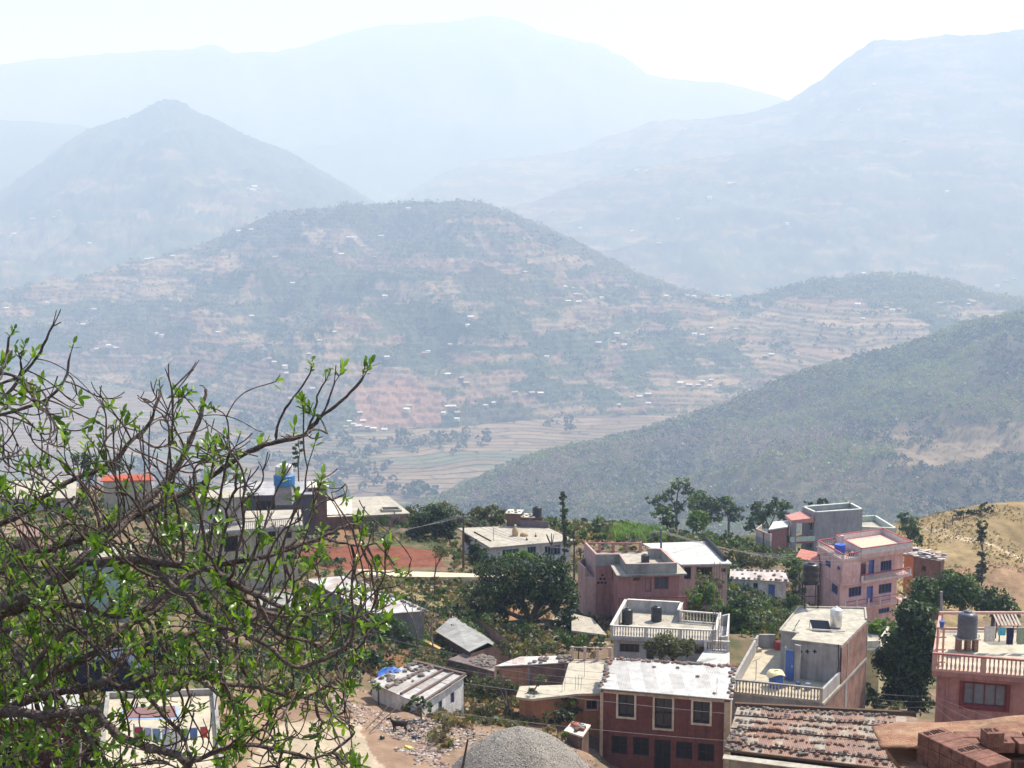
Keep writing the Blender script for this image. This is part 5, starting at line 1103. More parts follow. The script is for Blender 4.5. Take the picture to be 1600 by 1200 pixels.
# porch: slab, front column, red-edged roof
pq = [Vector((q[0].x - .1, q[0].y + .05, 0)), Vector((q[3].x, q[3].y, 0)), Vector((q[3].x - 2.6, q[3].y - 1.0, 0)), Vector((q[0].x - 3.4, q[0].y - .6, 0))][::-1]
mb = MB(); mb.prism([v[:2] for v in pq], zr - 1.4, [zr - .95, zr - .95, zr - .55, zr - .75]); mb.build('porch_roof', [mat('red_pink_fascia', (.50, .24, .21))], h.o)
mb = MB(); mb.prism([v[:2] for v in pq], zr - 4.3, zr - 4.0); mb.build('porch_floor', [mat('red_band', (.34, .13, .12))], h.o)
mb = MB(); coping_wall(mb, [v[:2] for v in pq], True, zr - 3.999, zr - 3.3, .12, 0, skip=(1, 2)); mb.build('porch_parapet', [M_MINT], h.o)
for p_ in (pq[0], pq[3]): mb = MB(); mb.box((p_.x + .35, p_.y + .35, (zb + zr - 1.4) / 2), .75, .75, zr - 1.4 - zb); mb.build('column', [M_GW], h.o)
# right wing with its terrace
z2 = P(1348, 829, 190).z; w2 = plan([(1348, 829), (1401, 826), (1368, 806), (1330, 808)], z2); w2[0] = Vector((q[1].x, q[1].y, 0)); 
mb = MB(); mb.prism([v[:2] for v in w2], zb, z2 - .8); mb.build('wing_wall', [M_GW], h.o); mb = MB(); coping_wall(mb, [v[:2] for v in w2], True, z2 - .8, z2, .18, 0, skip=(3,), cap=.1); mb.build('wing_parapet', [M_MINT, M_PWH], h.o)
mb = MB(); mb.prism(poly_inset(w2, .2), z2 - .8, z2 - .75); mb.build('wing_floor', [M_CONC], h.o)
# left annex
z3 = P(1202, 822, 190).z; w3 = plan([(1203, 828), (1229, 824), (1234, 815), (1210, 817)], z3); mb = MB(); mb.prism([v[:2] for v in w3], zb, z3); mb.build('annex_wall', [mat('brown_plaster', (.26, .12, .11))], h.o)
mb = MB(); mb.prism(poly_inset(w3, -.15), z3 + .002, z3 + .15); mb.build('annex_roof', [mat('pale_rim', (.64, .66, .60))], h.o)
z4 = z3 - .5; w4 = plan([(1181, 826), (1204, 835), (1215, 826), (1190, 819)], z4); mb = MB(); mb.prism([v[:2] for v in w4], zb - 2, z4 - 1.0); mb.build('low_wall', [M_GW], h.o); mb = MB(); coping_wall(mb, [v[:2] for v in w4], True, z4 - 1, z4, .15, 0, skip=(2,)); mb.build('low_parapet', [mat('pinkish_rim', (.55, .42, .38))], h.o)

# ---- brown mud house with ragged sheet roof
zr = P(1412, 868, 168).z; q = [Pz(1409, 866, zr), Pz(1472, 877, zr), Pz(1479, 868, zr + .3), Pz(1428, 857, zr + .4)]
h = House('brown_mud_house', 'brown mud house with ragged pale sheets on its roof right of the pink house', 'house', (q[0].x, q[0].y, gz(q[0].x, q[0].y))); bp = poly_inset(q, .2)
h.body(bp, gmin(bp) - 1, zr - .06, mat('brown_mud', (.20, .10, .08), stain=(.3, .14, .1)), {0: [dict(px=(1440, 884, 1447, 893), pane=M_DARK)]})
mb = MB(); W_ = Wall(bp[0], bp[1]); W_.slab(mb, .0, 1.2, gmin(bp), zr - .1, .004, .05); mb.build('orange_panel', [mat('orange_paint', (.62, .20, .08))], h.o)
rr_ = random.Random(8); mb = MB()
for k in range(46):
    u, v = rr_.random(), rr_.random(); c = lerp4(q, u, v) + Vector((0, 0, .06 + .25 * rr_.random())); mb.box(c, rr_.uniform(.5, 1.3), rr_.uniform(.3, .7), .03, rr_.uniform(-.5, .5), rr_.randrange(3), rr_.uniform(-.15, .15), rr_.uniform(-.15, .15))
qq = [v + Vector((0, 0, .02)) for v in q]; mb.add(qq + [v + Vector((0, 0, -.05)) for v in qq], [(0, 1, 2, 3), (7, 6, 5, 4), (0, 4, 5, 1), (1, 5, 6, 2), (2, 6, 7, 3), (3, 7, 4, 0)], 0)
mb.build('roof', [mat('ragged_white', (.52, .48, .45)), mat('ragged_grey', (.35, .30, .28)), mat('ragged_pink', (.55, .42, .38))], h.o)

# ---- flat concrete-roofed house in the middle
zr = P(812, 856, 146).z; q = plan([(765, 857), (899, 847), (857, 822), (714, 824)], zr)
q = plan([(766, 855.5), (899, 844), (846, 820), (715, 825)], zr)
h = House('flat_roofed_house', 'long white-walled house with flat concrete roof and small brick room on top', 'house', (q[0].x, q[0].y, gz(q[0].x, q[0].y))); bp = poly_inset(q, .35)
h.body(bp, gmin(bp) - .5, zr - .18, mat('whitish_wall', (.58, .57, .58), stain=(.4, .38, .38)), {0: [dict(px=(785, 858, 811, 872), frame=M_BLS, bars=(4, 0), pane=M_DARK), dict(px=(824, 854, 838, 868), frame=M_BLS, bars=(2, 0), pane=M_DARK), dict(px=(851, 852, 876, 868), frame=M_BLS, bars=(4, 0), pane=M_DARK)], 3: [dict(px=(725, 835, 735, 850), pane=M_DARK)]})
h.slab(q, zr - .18, zr, M_CONCG, top=M_CONC)
def rp(x, y, z=None): return Pz(x, y, zr if z is None else z)
rm = [rp(792, 822), rp(812, 822), rp(812.5, 817.5), rp(793, 817.5)]; mb = MB(); a_ = [Pz(792, 822, zr), Pz(857, 825, zr), Pz(852, 817, zr), Pz(793, 817, zr)]
L1 = Wall(a_[0], a_[1]); mb = MB(); L1.slab(mb, 0, 1.5, zr, zr + 1.5, -1.6, 0); mb.build('roof_room', [M_BRICKD], h.o); mb = MB(); L1.slab(mb, 1.501, 3.0, zr, zr + 1.1, -1.6, -.1); mb.build('roof_store', [M_BRICKD], h.o); mb = MB(); L1.slab(mb, 1.502, L1.L, zr, zr + .75, -.14, .0); mb.build('roof_low_wall', [mat('grey_brown_wall', (.16, .13, .14))], h.o)
mb = MB(); L1.slab(mb, -.15, 1.65, zr + 1.502, zr + 1.55, -1.8, .2); L1.slab(mb, 1.66, 3.2, zr + 1.102, zr + 1.15, -1.8, .05); mb.build('sheet_cover', [mat('pale_sheet', (0.66, .60, .52), stain=(.40, .24, .16), stain_scale=1.2)], h.o)
stone_stuff('rubble_on_roof_room', [L1.at(.2 + .28 * k, zr + 1.55 if k < 5 else zr + 1.15, -.2 - .5 * (k % 3)) for k in range(10)], (.10, .17))
b = L1.at(3.3, zr + .0, -1.0); t = thing('tank_stand', 'dark low stand under the black tank on the flat concrete roof', 'tank stand', b); mb = MB(); mb.box(b + Vector((0, 0, .5)), 1.2, 1.2, 1.0); mb.build('block', [M_BRICKD], t)
water_tank('black water tank beside the small brick room on the flat concrete roof', b + Vector((0, 0, 1.002)), .55, 1.2)
# heaped sacks on that roof
for x, y, lab, sc in ((805, 837, 'upright tan sack with white top on the flat concrete roof', 1.25), (819, 837, 'low tan heap lying right of the upright sack', .75)):
    b = rp(x, y); t = thing('sack', lab, 'sack', b); mb = MB(); mb.lathe(b, [(.30, 0), (.36, .12 * sc), (.36, .4 * sc), (.28, .62 * sc), (.14, .78 * sc), (.10, .84 * sc)] if sc > 1 else [(.42, 0), (.45, .15), (.36, .32), (.12, .42)], 14); mb.build('bag', [mat('sack_tan', (.50, .36, .20), scale=6)], t, smooth=True)
    if sc > 1: mb = MB(); mb.lathe(b + Vector((0, 0, .84 * sc)), [(.10, 0), (.16, .08), (.12, .18), (.03, .22)], 10); mb.build('sack_mouth', [mat('ragged_white', (.52, .48, .45))], t)
for x, y in ((771, 845), (837, 838.5), (823, 844)):
    b = rp(x, y); o = thing('roof_rod', {771: 'taller bare rod standing at the left front of the flat roof', 837: 'short rod with a dark knob, right of the sacks', 823: 'short rod stub near the front edge of the flat roof'}[x], 'rod', b); mb = MB(); mb.tube([b, b + Vector((0, 0, 1.5 if x == 771 else .5))], .03, 5); mb.build('rod', [mat('rusty_iron', (.25, .17, .13))], o)
    if x != 771: mb = MB(); mb.lathe(b, [(.11, 0), (.11, .16), (.04, .2)], 8); mb.build('knob', [M_DARK], o)
o = thing('timber_pole', 'timber pole lying on the left part of the flat concrete roof', 'pole', rp(742, 832)); mb = MB(); mb.tube([rp(741, 831, zr + .07), rp(767, 845, zr + .07)], .07, 6); mb.build('pole', [M_WOOD], o)
# ---- brick shed at its left gable
# ---- cream flat roof with orange wall below, and the brick shed beside it
zr = P(936, 1083, 88).z
q = plan([(806, 1089), (832, 1092), (902, 1084), (936, 1081), (946, 1033), (890, 1031), (879, 1070), (812, 1072)], zr)
q = [q[0], q[1], q[2], Pz(945, 1083, zr), Pz(955, 1033, zr), q[5], q[6], q[7]]
M_ORW = mat('orange_wall', (.46, .20, .10), var=.12, stain=(.3, .14, .08))
h = House('cream_roofed_house', 'house with bare cream concrete roof and orange wall, left of the dark red house', 'house', (q[2].x, q[2].y, gz(q[2].x, q[2].y)))
bp = poly_inset(q, .2); h.body(bp, gmin(bp) - 1.5, zr - .16, M_ORW, {2: [dict(px=(916, 1094, 933, 1108), surround=M_PEACH, st=.1, pane=M_DARK)]})
h.slab(q, zr - .16, zr, mat('cream_edge', (.62, .50, .36)), top=mat('cream_concrete', (.50, .45, .36), var=.07, scale=.6, stain=(.5, .44, .34), stain_scale=.35))
mb = MB(); Wk = Wall(q[4], q[5]); Wk.slab(mb, 0, Wk.L, zr + .9, zr + .96, -.05, 0); Wk.slab(mb, 0, Wk.L, zr, zr + .06, -.12, 0)
for k in range(4): u = .1 + (Wk.L - .3) * k / 3; Wk.slab(mb, u - .1, u + .1, zr, zr + 1.0, -.14, .02)
mb.build('roof_post', [mat('pinkish_post', (.52, .38, .33))], h.o)
for x, y, n, lab in ((913, 1058, 1, 'single long bent rod on the cream concrete roof'), (899, 1078, 3, 'little cluster of starter rods near the cream roof corner'), (878, 1080, 2, 'pair of starter rods at the left of the cream roof')):
    b = Pz(x, y, zr); t = thing('rebar', lab, 'rebar', b)
    for k in range(n): mb = MB(); c = b + Vector((.18 * k, .1 * (k % 2), 0)); mb.tube([c, c + Vector((.02, 0, .5)), c + Vector((.04 * k, 0, .95 if n > 1 else 1.3))], .014, 5); mb.build('rod', [mat('rusty_iron', (.25, .17, .13))], t)
zr2 = P(888, 1036, 93.5).z; q = [Pz(772, 1041, zr2 - .3), Pz(889, 1035, zr2), Pz(892, 1024, zr2 + .1), Pz(812, 1026, zr2 - .1)]
h = House('brick_shed', 'brick shed with stone-loaded sloping roof and orange plastered end behind the cream roof', 'shed', (q[0].x, q[0].y, gz(q[0].x, q[0].y))); bp = poly_inset(q, .12)
h.body(bp, gmin(bp) - .5, [v.z - .08 for v in q], M_BRICK, {0: [dict(px=(801, 1057, 807, 1061), pane=M_DARK, bars=(0, 0))]})
W_ = Wall(bp[0], bp[1]); mb = MB(); W_.slab(mb, 0, W_.L * .42, gmin(bp), zr2 - .45, .004, .04); mb.build('plaster', [mat('orange_plaster', (.50, .23, .14), stain=(.3, .13, .1))], h.o)
mb = MB(); W_.slab(mb, W_.L * .42, W_.L * .45, gmin(bp), zr2 - .4, .04, .07); W_.slab(mb, W_.L - .2, W_.L, gmin(bp), zr2 - .12, .004, .05); mb.build('pillar', [M_CONCG], h.o)
sheet_roof(h.o, q, mat_sheet('pale_pink_sheet', [(0, (.60, .55, .50)), (.5, (.50, .40, .35)), (.75, (.62, .60, .56))], row=1.0))
for k in range(24): stone(lerp4(q, .45 + .54 * _rs.random(), .12 + .75 * _rs.random()), _rs.uniform(.12, .22), 'reddish stone holding down the brick shed roof', 'stones on the brick shed roof')
# ---- old shed with grey corrugated pitched roof
A, B, C_, D_ = P(680, 986, 106), P(733, 1018, 98), P(762, 1004, 101), P(707, 962, 110)
h = House('old_grey_shed', 'old shed with steep grey corrugated roof and dark brown walls under the big dark tree', 'shed', (B.x, B.y, gz(B.x, B.y)))
mid_ = [A, B, C_, D_]; drop = Vector((0, 0, -1.6)); bp = [A.lerp(D_, .1), B.lerp(C_, .1), C_ + Vector((1.6, 1.2, 0)), D_ + Vector((1.6, 1.2, 0))]
h.body(bp, gmin(bp) - .5, [A.z - .25, B.z - .25, C_.z - .3, D_.z - .3], M_BRICKD, {0: [dict(r=(3.2, 4.3, B.z - 2.4, B.z - .9), pane=M_DARK)]})
sheet_roof(h.o, [A, B, C_, D_], M_GREYS)
far_ = Vector((2.0, 1.5, -1.5)); sheet_roof(h.o, [D_, C_, C_ + far_, D_ + far_], M_GREYS, name='back_roof')
ow = plan([(660, 1032), (686, 1034), (684, 1000), (662, 1000)], gz(*A.xy) + 0); mb = MB(); a = P(661, 1030, 104); b = P(686, 1032, 102)
Wo = Wall(a, b); t = thing('ochre_wall', 'short sunlit ochre wall left of the old grey shed', 'wall', (a.x, a.y, gz(a.x, a.y))); Wo.slab(mb, 0, Wo.L, a.z - 1.0, a.z + 1.5, -.3, 0); mb.build('wall', [mat('ochre_mud', (.58, .36, .15))], t)
# lean-to in front, roof of stones
A, B, C_, D_ = P(700, 1030, 98), P(772, 1049, 94), P(776, 1030, 97), P(736, 1016, 101)
h = House('dark_lean_to', 'dark brown lean-to with rubble on its edge between grey shed and brick shed', 'shed', (B.x, B.y, gz(B.x, B.y))); bp = [A, B, C_, D_]
h.body(bp, gmin(bp) - .5, [v.z - .05 for v in bp], M_BRICKD); sheet_roof(h.o, bp, mat_sheet('dull_brown_sheet', [(0, (.20, .14, .12)), (.5, (.30, .24, .2))]))
stone_stuff('roof_rubble', [lerp4(bp, .45 + .5 * _rs.random(), .1 + .85 * _rs.random()) for k in range(46)], (.12, .24))
# ---- small store with white-edged roof full of scrap
zr = P(913, 1150, 82).z; q = [Pz(896, 1147, zr), Pz(912, 1149, zr), Pz(921, 1132, zr), Pz(888, 1127, zr)]; q = [Pz(884, 1141, zr), Pz(909, 1149, zr), Pz(920, 1133, zr), Pz(896, 1128, zr)]
h = House('scrap_roofed_store', 'small brown store with white-edged roof full of scrap beside the dark red house', 'shed', (q[0].x, q[0].y, gz(q[0].x, q[0].y))); h.body(q, gmin(q) - .5, zr - .1, M_BRICKD)
h.slab(q, zr - .1, zr, mat('white_rim', (.68, .62, .52)), over=.1)
mb = MB(); r_ = random.Random(3)
for k in range(16): c = lerp4(q, r_.uniform(.15, .85), r_.uniform(.15, .85)); mb.box(c + Vector((0, 0, .12)), r_.uniform(.2, .7), r_.uniform(.1, .2), .12, r_.uniform(0, 3), r_.randrange(3), r_.uniform(-.3, .3))
tag(mb.build('scrap', [M_WOOD, mat('roof_red', (.35, .08, .06)), M_GREYM]), kind='stuff')
# ---- whitewashed shack with stone-weighted patchwork roof
BL, BR, FR_, FL_ = P(645, 1036, 91), P(727, 1057, 88), P(660, 1101, 83.3), P(578, 1066, 87)
q = [FL_, FR_, BR, BL]; z_ = BR.z
h = House('white_shack', 'whitewashed shack with patchwork roof of sheets, beams and stones above the rubbish slope', 'shed', (FR_.x, FR_.y, gz(FR_.x, FR_.y)))
bp = [FL_.lerp(BR, .02), FR_.lerp(BL, .02), BR.lerp(FL_, .02), BL.lerp(FR_, .02)]
h.body(bp, gmin(bp) - 1, [v.z - .1 for v in bp], mat('bright_whitewash', (.74, .72, .70), stain=(.5, .47, .43), stain_scale=.4), {1: [dict(px=(685, 1095, 691, 1112), frame=mat('violet_frame', (.16, .14, .3)), pane=M_DARK), dict(px=(704, 1082, 710, 1099), frame=mat('violet_frame', (.16, .14, .3)), pane=M_DARK)]})
mb = MB(); r_ = random.Random(5)
for i in range(4):
    for j in range(3):
        if (i, j) == (0, 0): pass
        u0, u1, v0, v1 = i / 4 - .015, (i + 1) / 4 + .015, j / 3 - .02, (j + 1) / 3 + .02; l_ = .03 * ((i + j) % 2) + .02
        qq = [lerp4(q, a_, b_) + Vector((0, 0, l_ + r_.uniform(0, .03))) for a_, b_ in ((u0, v0), (u1, v0), (u1, v1), (u0, v1))]
        mb.add(qq + [v + Vector((0, 0, -.03)) for v in qq], [(0, 1, 2, 3), (7, 6, 5, 4), (0, 4, 5, 1), (1, 5, 6, 2), (2, 6, 7, 3), (3, 7, 4, 0)], r_.choice((0, 0, 0, 1)))
mb.build('roof', [mat('shack_sheet', (.48, .47, .46), stain=(.45, .38, .34), stain_scale=1.5), mat('shack_sheet_pink', (.36, .33, .31))], h.o)
for u in (.34, .60, .80, .99): mb = MB(); mb.beam(lerp4(q, u, .0) + Vector((0, 0, .12)), lerp4(q, u, 1.0) + Vector((0, 0, .12)), .16, .12); mb.build('roof_beam', [mat('reddish_timber', (.15, .105, .09))], h.o)
mb = MB(); mb.beam(lerp4(q, .0, 1.0) + Vector((0, 0, .14)), lerp4(q, 1.0, 1.0) + Vector((0, 0, .14)), .22, .16); mb.build('roof_beam', [mat('reddish_timber', (.15, .105, .09))], h.o)
for k in range(46):
    u, v = (_rs.choice((.05, .2, .35, .45)) + _rs.uniform(-.05, .05), _rs.random()); stone(lerp4(q, u, v) + Vector((0, 0, .06)), _rs.uniform(.09, .19), 'stone lying among the sheets of the white shack roof', 'stones on the white shack roof')
b = lerp4(q, .02, .55) + Vector((-.3, 0, .0)); t = thing('tarpaulin', 'crumpled bright blue tarpaulin at the left edge of the shack roof', 'tarpaulin', b); V = []; rn = random.Random(2)
for j in range(9):
    for i in range(9): V.append((b.x + (i - 4) * .2, b.y + (j - 4) * .17, b.z + .15 + .22 * rn.random() - .02 * ((i - 4) ** 2 + (j - 4) ** 2)))
o = link('sheet', mesh_from('sheet', V, [(j * 9 + i, j * 9 + i + 1, (j + 1) * 9 + i + 1, (j + 1) * 9 + i) for j in range(8) for i in range(8)], [mat('blue_tarp', (.08, .20, .60), rough=.4)]), t); o.location = -Vector(b)
# ---- long grey house with a whitish stone-edged roof, running away to the left
q = [P(588, 960, 103), P(670, 954, 103), P(545, 899, 114), P(478, 905, 113)]
h = House('long_grey_house', 'long grey house with whitish stone-edged sheet roof, half behind the near tree', 'house', (q[1].x, q[1].y, gz(q[1].x, q[1].y))); bp = poly_inset(q, .2)
h.body(bp, gmin(bp) - 1, [v.z - .1 for v in q], mat('grey_mud_wall', (.30, .28, .27), stain=(.2, .18, .17)), {0: [dict(px=(615, 968, 625, 985), pane=M_DARK)], 1: [dict(r=(3, 4, q[1].z - 1.9, q[1].z - .8), pane=M_DARK)]})
sheet_roof(h.o, q, mat_sheet('aged_white_sheet', [(0, (.56, .54, .52)), (.5, (.50, .47, .44)), (.75, (.44, .36, .32))], row=1.4, angle=.5))
for k in range(34): stone(lerp4(q, .93 + _rs.uniform(-.04, .04), (k + .5) / 34), _rs.uniform(.12, .24), 'dark stone along the right eave of the long grey house', 'stones on the long grey house roof')
for k in range(16): stone(lerp4(q, _rs.uniform(.25, .85), _rs.choice((.35, .6)) + _rs.uniform(-.04, .04)), _rs.uniform(.12, .22), 'dark stone along the right eave of the long grey house', 'stones on the long grey house roof')
# ---- flat white roof at the slope edge
zr = P(640, 802, 168).z; q = plan([(556, 806), (641, 802), (607, 775), (515, 778)], zr)
h = House('white_flat_house', 'low house with flat pale roof and dark-painted light well at the slope edge', 'house', (q[0].x, q[0].y, gz(q[0].x, q[0].y))); bp = poly_inset(q, .3)
h.body(bp, gmin(bp) - .5, zr - .2, mat('tan_mud', (.34, .24, .16)), {0: [dict(r=(1, 2.2, zr - 1.8, zr - .7), pane=M_DARK), dict(r=(4, 5, zr - 2.2, zr - .5), pane=M_DARK, kind='door', bars=(0, 0))]}); h.slab(q, zr - .2, zr, M_CONCG, top=M_CONC)
mb = MB(); w_ = plan([(597, 800.5), (628, 799.5), (622, 795), (595, 795.5)], zr + .01); mb.prism([v[:2] for v in w_], zr + .004, zr + .05); mb.build('well_shade', [M_DARK], h.o)  # flat dark plate painted as the shade inside the well
mb = MB(); coping_wall(mb, [v[:2] for v in w_], True, zr + .0, zr + .3, .12); mb.build('well_kerb', [M_CONC], h.o)
zr2 = P(512, 806, 160).z; q = plan([(505, 808), (551, 806), (549, 780), (510, 781)], zr2); h = House('stone_lined_shed', 'little shed with stone-edged pale roof in front of the flat pale roof', 'shed', (q[0].x, q[0].y, gz(q[0].x, q[0].y))); h.body(q, gmin(q) - .5, zr2 - .1, M_BRICKD); sheet_roof(h.o, q, mat('pale_sheet', (0.66, .60, .52)))
for k in range(14): stone(lerp4(q, (k + .5) / 14, .06), .22, 'stone in the front row on the little stone-lined shed', 'stones on the little pale shed')
# ---- cream house with arches
zr = P(472, 826, 116).z; q = plan([(292, 836), (474, 822), (470, 796), (318, 800)], zr)
M_CRW = mat('warm_grey_wall', (.50, .44, .34), stain=(.36, .31, .25))
h = House('arched_house', 'tall cream house with arched upper windows and grey railed balcony behind the near tree', 'house', (q[0].x, q[0].y, gz(q[0].x, q[0].y))); bp = poly_inset(q, .5)
h.body(bp, gmin(bp) - 1, zr - .25, M_CRW, {0: [dict(px=(446, 831, 456, 841), bars=(2, 0)), dict(px=(402, 830, 414, 846), pane=M_DARK), dict(px=(419, 829, 431, 845), pane=M_DARK), dict(px=(350, 838, 372, 862), pane=M_DARK), dict(px=(454, 866, 464, 874)), dict(px=(434, 868, 443, 877)), dict(px=(330, 880, 350, 905), pane=M_DARK)]})
h.slab(q, zr - .25, zr, M_CONCG, top=M_CONC); Wf = Wall(q[0], q[1]); mb = MB(); Wf.slab(mb, 0, Wf.L, zr + .7, zr + .8, -.1, 0); Wf.slab(mb, 0, Wf.L, zr, zr + .1, -.1, 0)
for k in range(60): u = .05 + (Wf.L - .1) * k / 59; Wf.slab(mb, u - .02, u + .02, zr + .1, zr + .7, -.07, -.03)
mb.build('railing', [mat('rail_grey', (.42, .41, .40))], h.o)
Wb_ = Wall(bp[0], bp[1])
for x in (408, 425):
    u, z = on_wall(Wb_.p0, Wb_.p1, x, 830); mb = MB(); pts = [Wb_.at(u + .42 * math.cos(a_ * math.pi / 8), z + .42 * math.sin(a_ * math.pi / 8), .04) for a_ in range(9)]; mb.tube(pts, .07, 6); mb.build('arch', [mat('arch_brown', (.25, .18, .13))], h.o)
mb = MB(); Wf.slab(mb, 1.5, 5.0, zr + .0, zr + 2.4, -5, -2.2); mb.build('roof_room', [M_CONCG], h.o); mb = MB(); Wf.slab(mb, 1.2, 5.3, zr + 2.402, zr + 2.5, -5.3, -1.9); mb.build('roof_room_cover', [M_CONC], h.o)
# ---- buildings mostly hidden by the near tree
def simple(name, label, quad, d0, wallm, roofm, hh=3.0, over=.25, holes={}, slope=0, cat='house', fl=0):
    z = P(quad[0][0], quad[0][1], d0).z; q = [Pz(quad[0][0], quad[0][1], z), Pz(quad[1][0], quad[1][1], z), Pz(quad[2][0], quad[2][1], z + slope), Pz(quad[3][0], quad[3][1], z + slope)]
    h = House(name, label, cat, (q[0].x, q[0].y, gz(q[0].x, q[0].y))); bp = poly_inset(q, over)
    h.body(bp, gmin(bp) - .6, [v.z - .12 for v in q], wallm, holes); sheet_roof(h.o, q, roofm, .1); return h, q, z
simple('teal_house', 'house with pale teal wall glimpsed through the near tree', [(118, 880), (208, 876), (205, 850), (130, 852)], 98, mat('pale_teal', (.34, .46, .47)), M_CONC, holes={0: [dict(px=(140, 905, 155, 925), pane=M_DARK)]})
simple('dark_open_shed', 'dark open-fronted shed with metal railing behind the tree top', [(338, 775), (492, 772), (486, 752), (350, 753)], 150, mat('dark_slate_wall', (.10, .10, .12)), mat_sheet('slate_sheet', [(0, (.34, .33, .34)), (.6, (.44, .42, .41))]), holes={0: [dict(px=(350, 782, 370, 797), pane=M_DARK), dict(px=(400, 782, 430, 797), pane=M_DARK)]})
simple('red_roofed_house', 'low house with bright red tin roof seen through the branches', [(156, 752), (240, 750), (236, 741), (162, 742)], 155, M_CRW, mat('red_tin', (.55, .13, .07)), slope=.5, holes={0: [dict(px=(180, 760, 195, 775), pane=M_DARK)]})
simple('pale_block_house', 'pale grey house with flat roof at far left behind the branches', [(-30, 780), (118, 778), (120, 750), (-10, 752)], 150, M_PALEG, M_CONC, holes={0: [dict(px=(75, 785, 95, 805), pane=M_DARK), dict(px=(20, 785, 40, 805), pane=M_DARK)]})
simple('red_brick_cottage', 'red brick cottage at the far left edge behind the branches', [(-60, 842), (62, 838), (60, 822), (-40, 824)], 118, M_BRICK, M_RUSTS, holes={0: [dict(px=(20, 850, 35, 865), pane=M_DARK)]})
simple('stone_topped_store', 'small store with stone-covered pale roof against the valley, behind the tree top', [(478, 762), (514, 760), (512, 751), (482, 752)], 152, M_BRICKD, mat('pale_sheet', (0.66, .60, .52)), cat='shed')
simple('grey_low_shed', 'low grey-roofed shed below the arched house', [(395, 950), (470, 948), (462, 925), (398, 927)], 104, M_BRICKD, M_GREYS, cat='shed')
c = P(444, 741, 148); t = thing('water_tank', 'big blue tank with white top glimpsed among the tree tips', 'water tank', (c.x, c.y, c.z - 1.2)); mb = MB(); mb.lathe((c.x, c.y, c.z - 1.2), [(1.1, 0), (1.15, .1), (1.15, 1.1), (1.0, 1.2)], 20); mb.build('barrel', [mat('tank_blue', (.05, .22, .50), rough=.5)], t); mb = MB(); mb.lathe((c.x, c.y, c.z + .02), [(.98, 0), (.95, .9), (.5, 1.1)], 20); mb.build('cover', [M_WW], t)
mb = MB(); mb.box((c.x, c.y, c.z - 2.2), 1.8, 1.8, 1.97); mb.build('plinth', [M_CONCG], t)
zr = P(1088, 1036, 96).z; q = plan([(1084, 1040), (1140, 1040), (1140, 1018), (1100, 1016)], zr); h = House('small_white_roof_room', 'small room with bright white flat roof behind the dark red house', 'house', (q[0].x, q[0].y, gz(q[0].x, q[0].y))); h.body(poly_inset(q, .12), gmin(q) - .5, zr - .12, M_PALEG, {0: [dict(r=(.6, 1.3, zr - 1.6, zr - .6), pane=M_DARK)]}); h.slab(q, zr - .12, zr, mat('white_roof', (.54, .53, .51))); balustrade(h.o, q[2], q[3], zr, .8, M_BAL, M_BAL, gap=.22, post=3, fat=.045)
# flat grey slab roof left of the terracotta house
zr = P(946, 992, 110).z; q = plan([(880, 988), (947, 991), (930, 966), (893, 955)], zr); q = plan([(893, 985), (948, 992), (926, 966), (893, 958)], zr)
h = House('low_slab_house', 'low brown-walled room with flat cream slab roof beside the terracotta house', 'house', (q[0].x, q[0].y, gz(q[0].x, q[0].y))); h.body(poly_inset(q, .15), gmin(q) - .5, zr - .15, mat('brown_wall', (.24, .13, .10)), {0: [dict(px=(925, 996, 935, 1006), pane=M_DARK, bars=(0, 0))]}); h.slab(q, zr - .15, zr, M_CONC)
# ---- laundry terrace and the dark red wall at lower left
zt = P(150, 1228, 46).z; q = plan([(150, 1232), (352, 1226), (338, 1084), (166, 1090)], zt)
h = House('laundry_house', 'house with cream roof terrace hung with washing at lower left behind the tree', 'house', (q[0].x, q[0].y, gz(q[0].x, q[0].y))); h.body(poly_inset(q, .15), gmin(q) - .5, zt - .2, mat('grey_side_wall', (.34, .33, .33)), {0: [dict(r=(1, 2, zt - 2, zt - .8), pane=M_DARK)]})
h.slab(q, zt - .2, zt, mat('cream_edge', (.62, .50, .36)), top=mat('terrace_pale', (.52, .45, .34), scale=.6, var=.07, stain=(.52, .46, .38)))
mb = MB(); coping_wall(mb, [v[:2] for v in q], True, zt + .002, zt + .25, .14, 0, skip=(0,)); mb.build('kerb', [M_CONCG], h.o)
rg = plan([(192, 1122), (276, 1120), (273, 1103), (196, 1105)], zt + .03); t = thing('woven_mat', 'purplish brown mat with blue edge spread flat on the cream terrace', 'mat', rg[0]); mb = MB(); mb.prism([v[:2] for v in rg], zt + .012, zt + .035); mb.build('mat', [mat('purple_brown', (.24, .13, .13), scale=8)], t)
mb = MB(); i2 = poly_inset(rg, -.12); mb.prism(i2, zt + .006, zt + .011); mb.build('border', [mat('mat_blue', (.30, .42, .62))], t)
A_, B_ = Pz(212, 1200, zt) + Vector((0, 0, 1.55)), Pz(335, 1196, zt) + Vector((0, 0, 1.5))
for v, lab in ((A_, 'left'), (B_, 'right')): t = thing('washing_post', 'thin ' + lab + ' post of the washing line on the cream terrace', 'post', (v.x, v.y, zt)); mb = MB(); mb.tube([(v.x, v.y, zt), (v.x, v.y, v.z + .1)], .03, 6); mb.build('post', [M_GREYM], t)
g_ = 'washing on the cream terrace line'
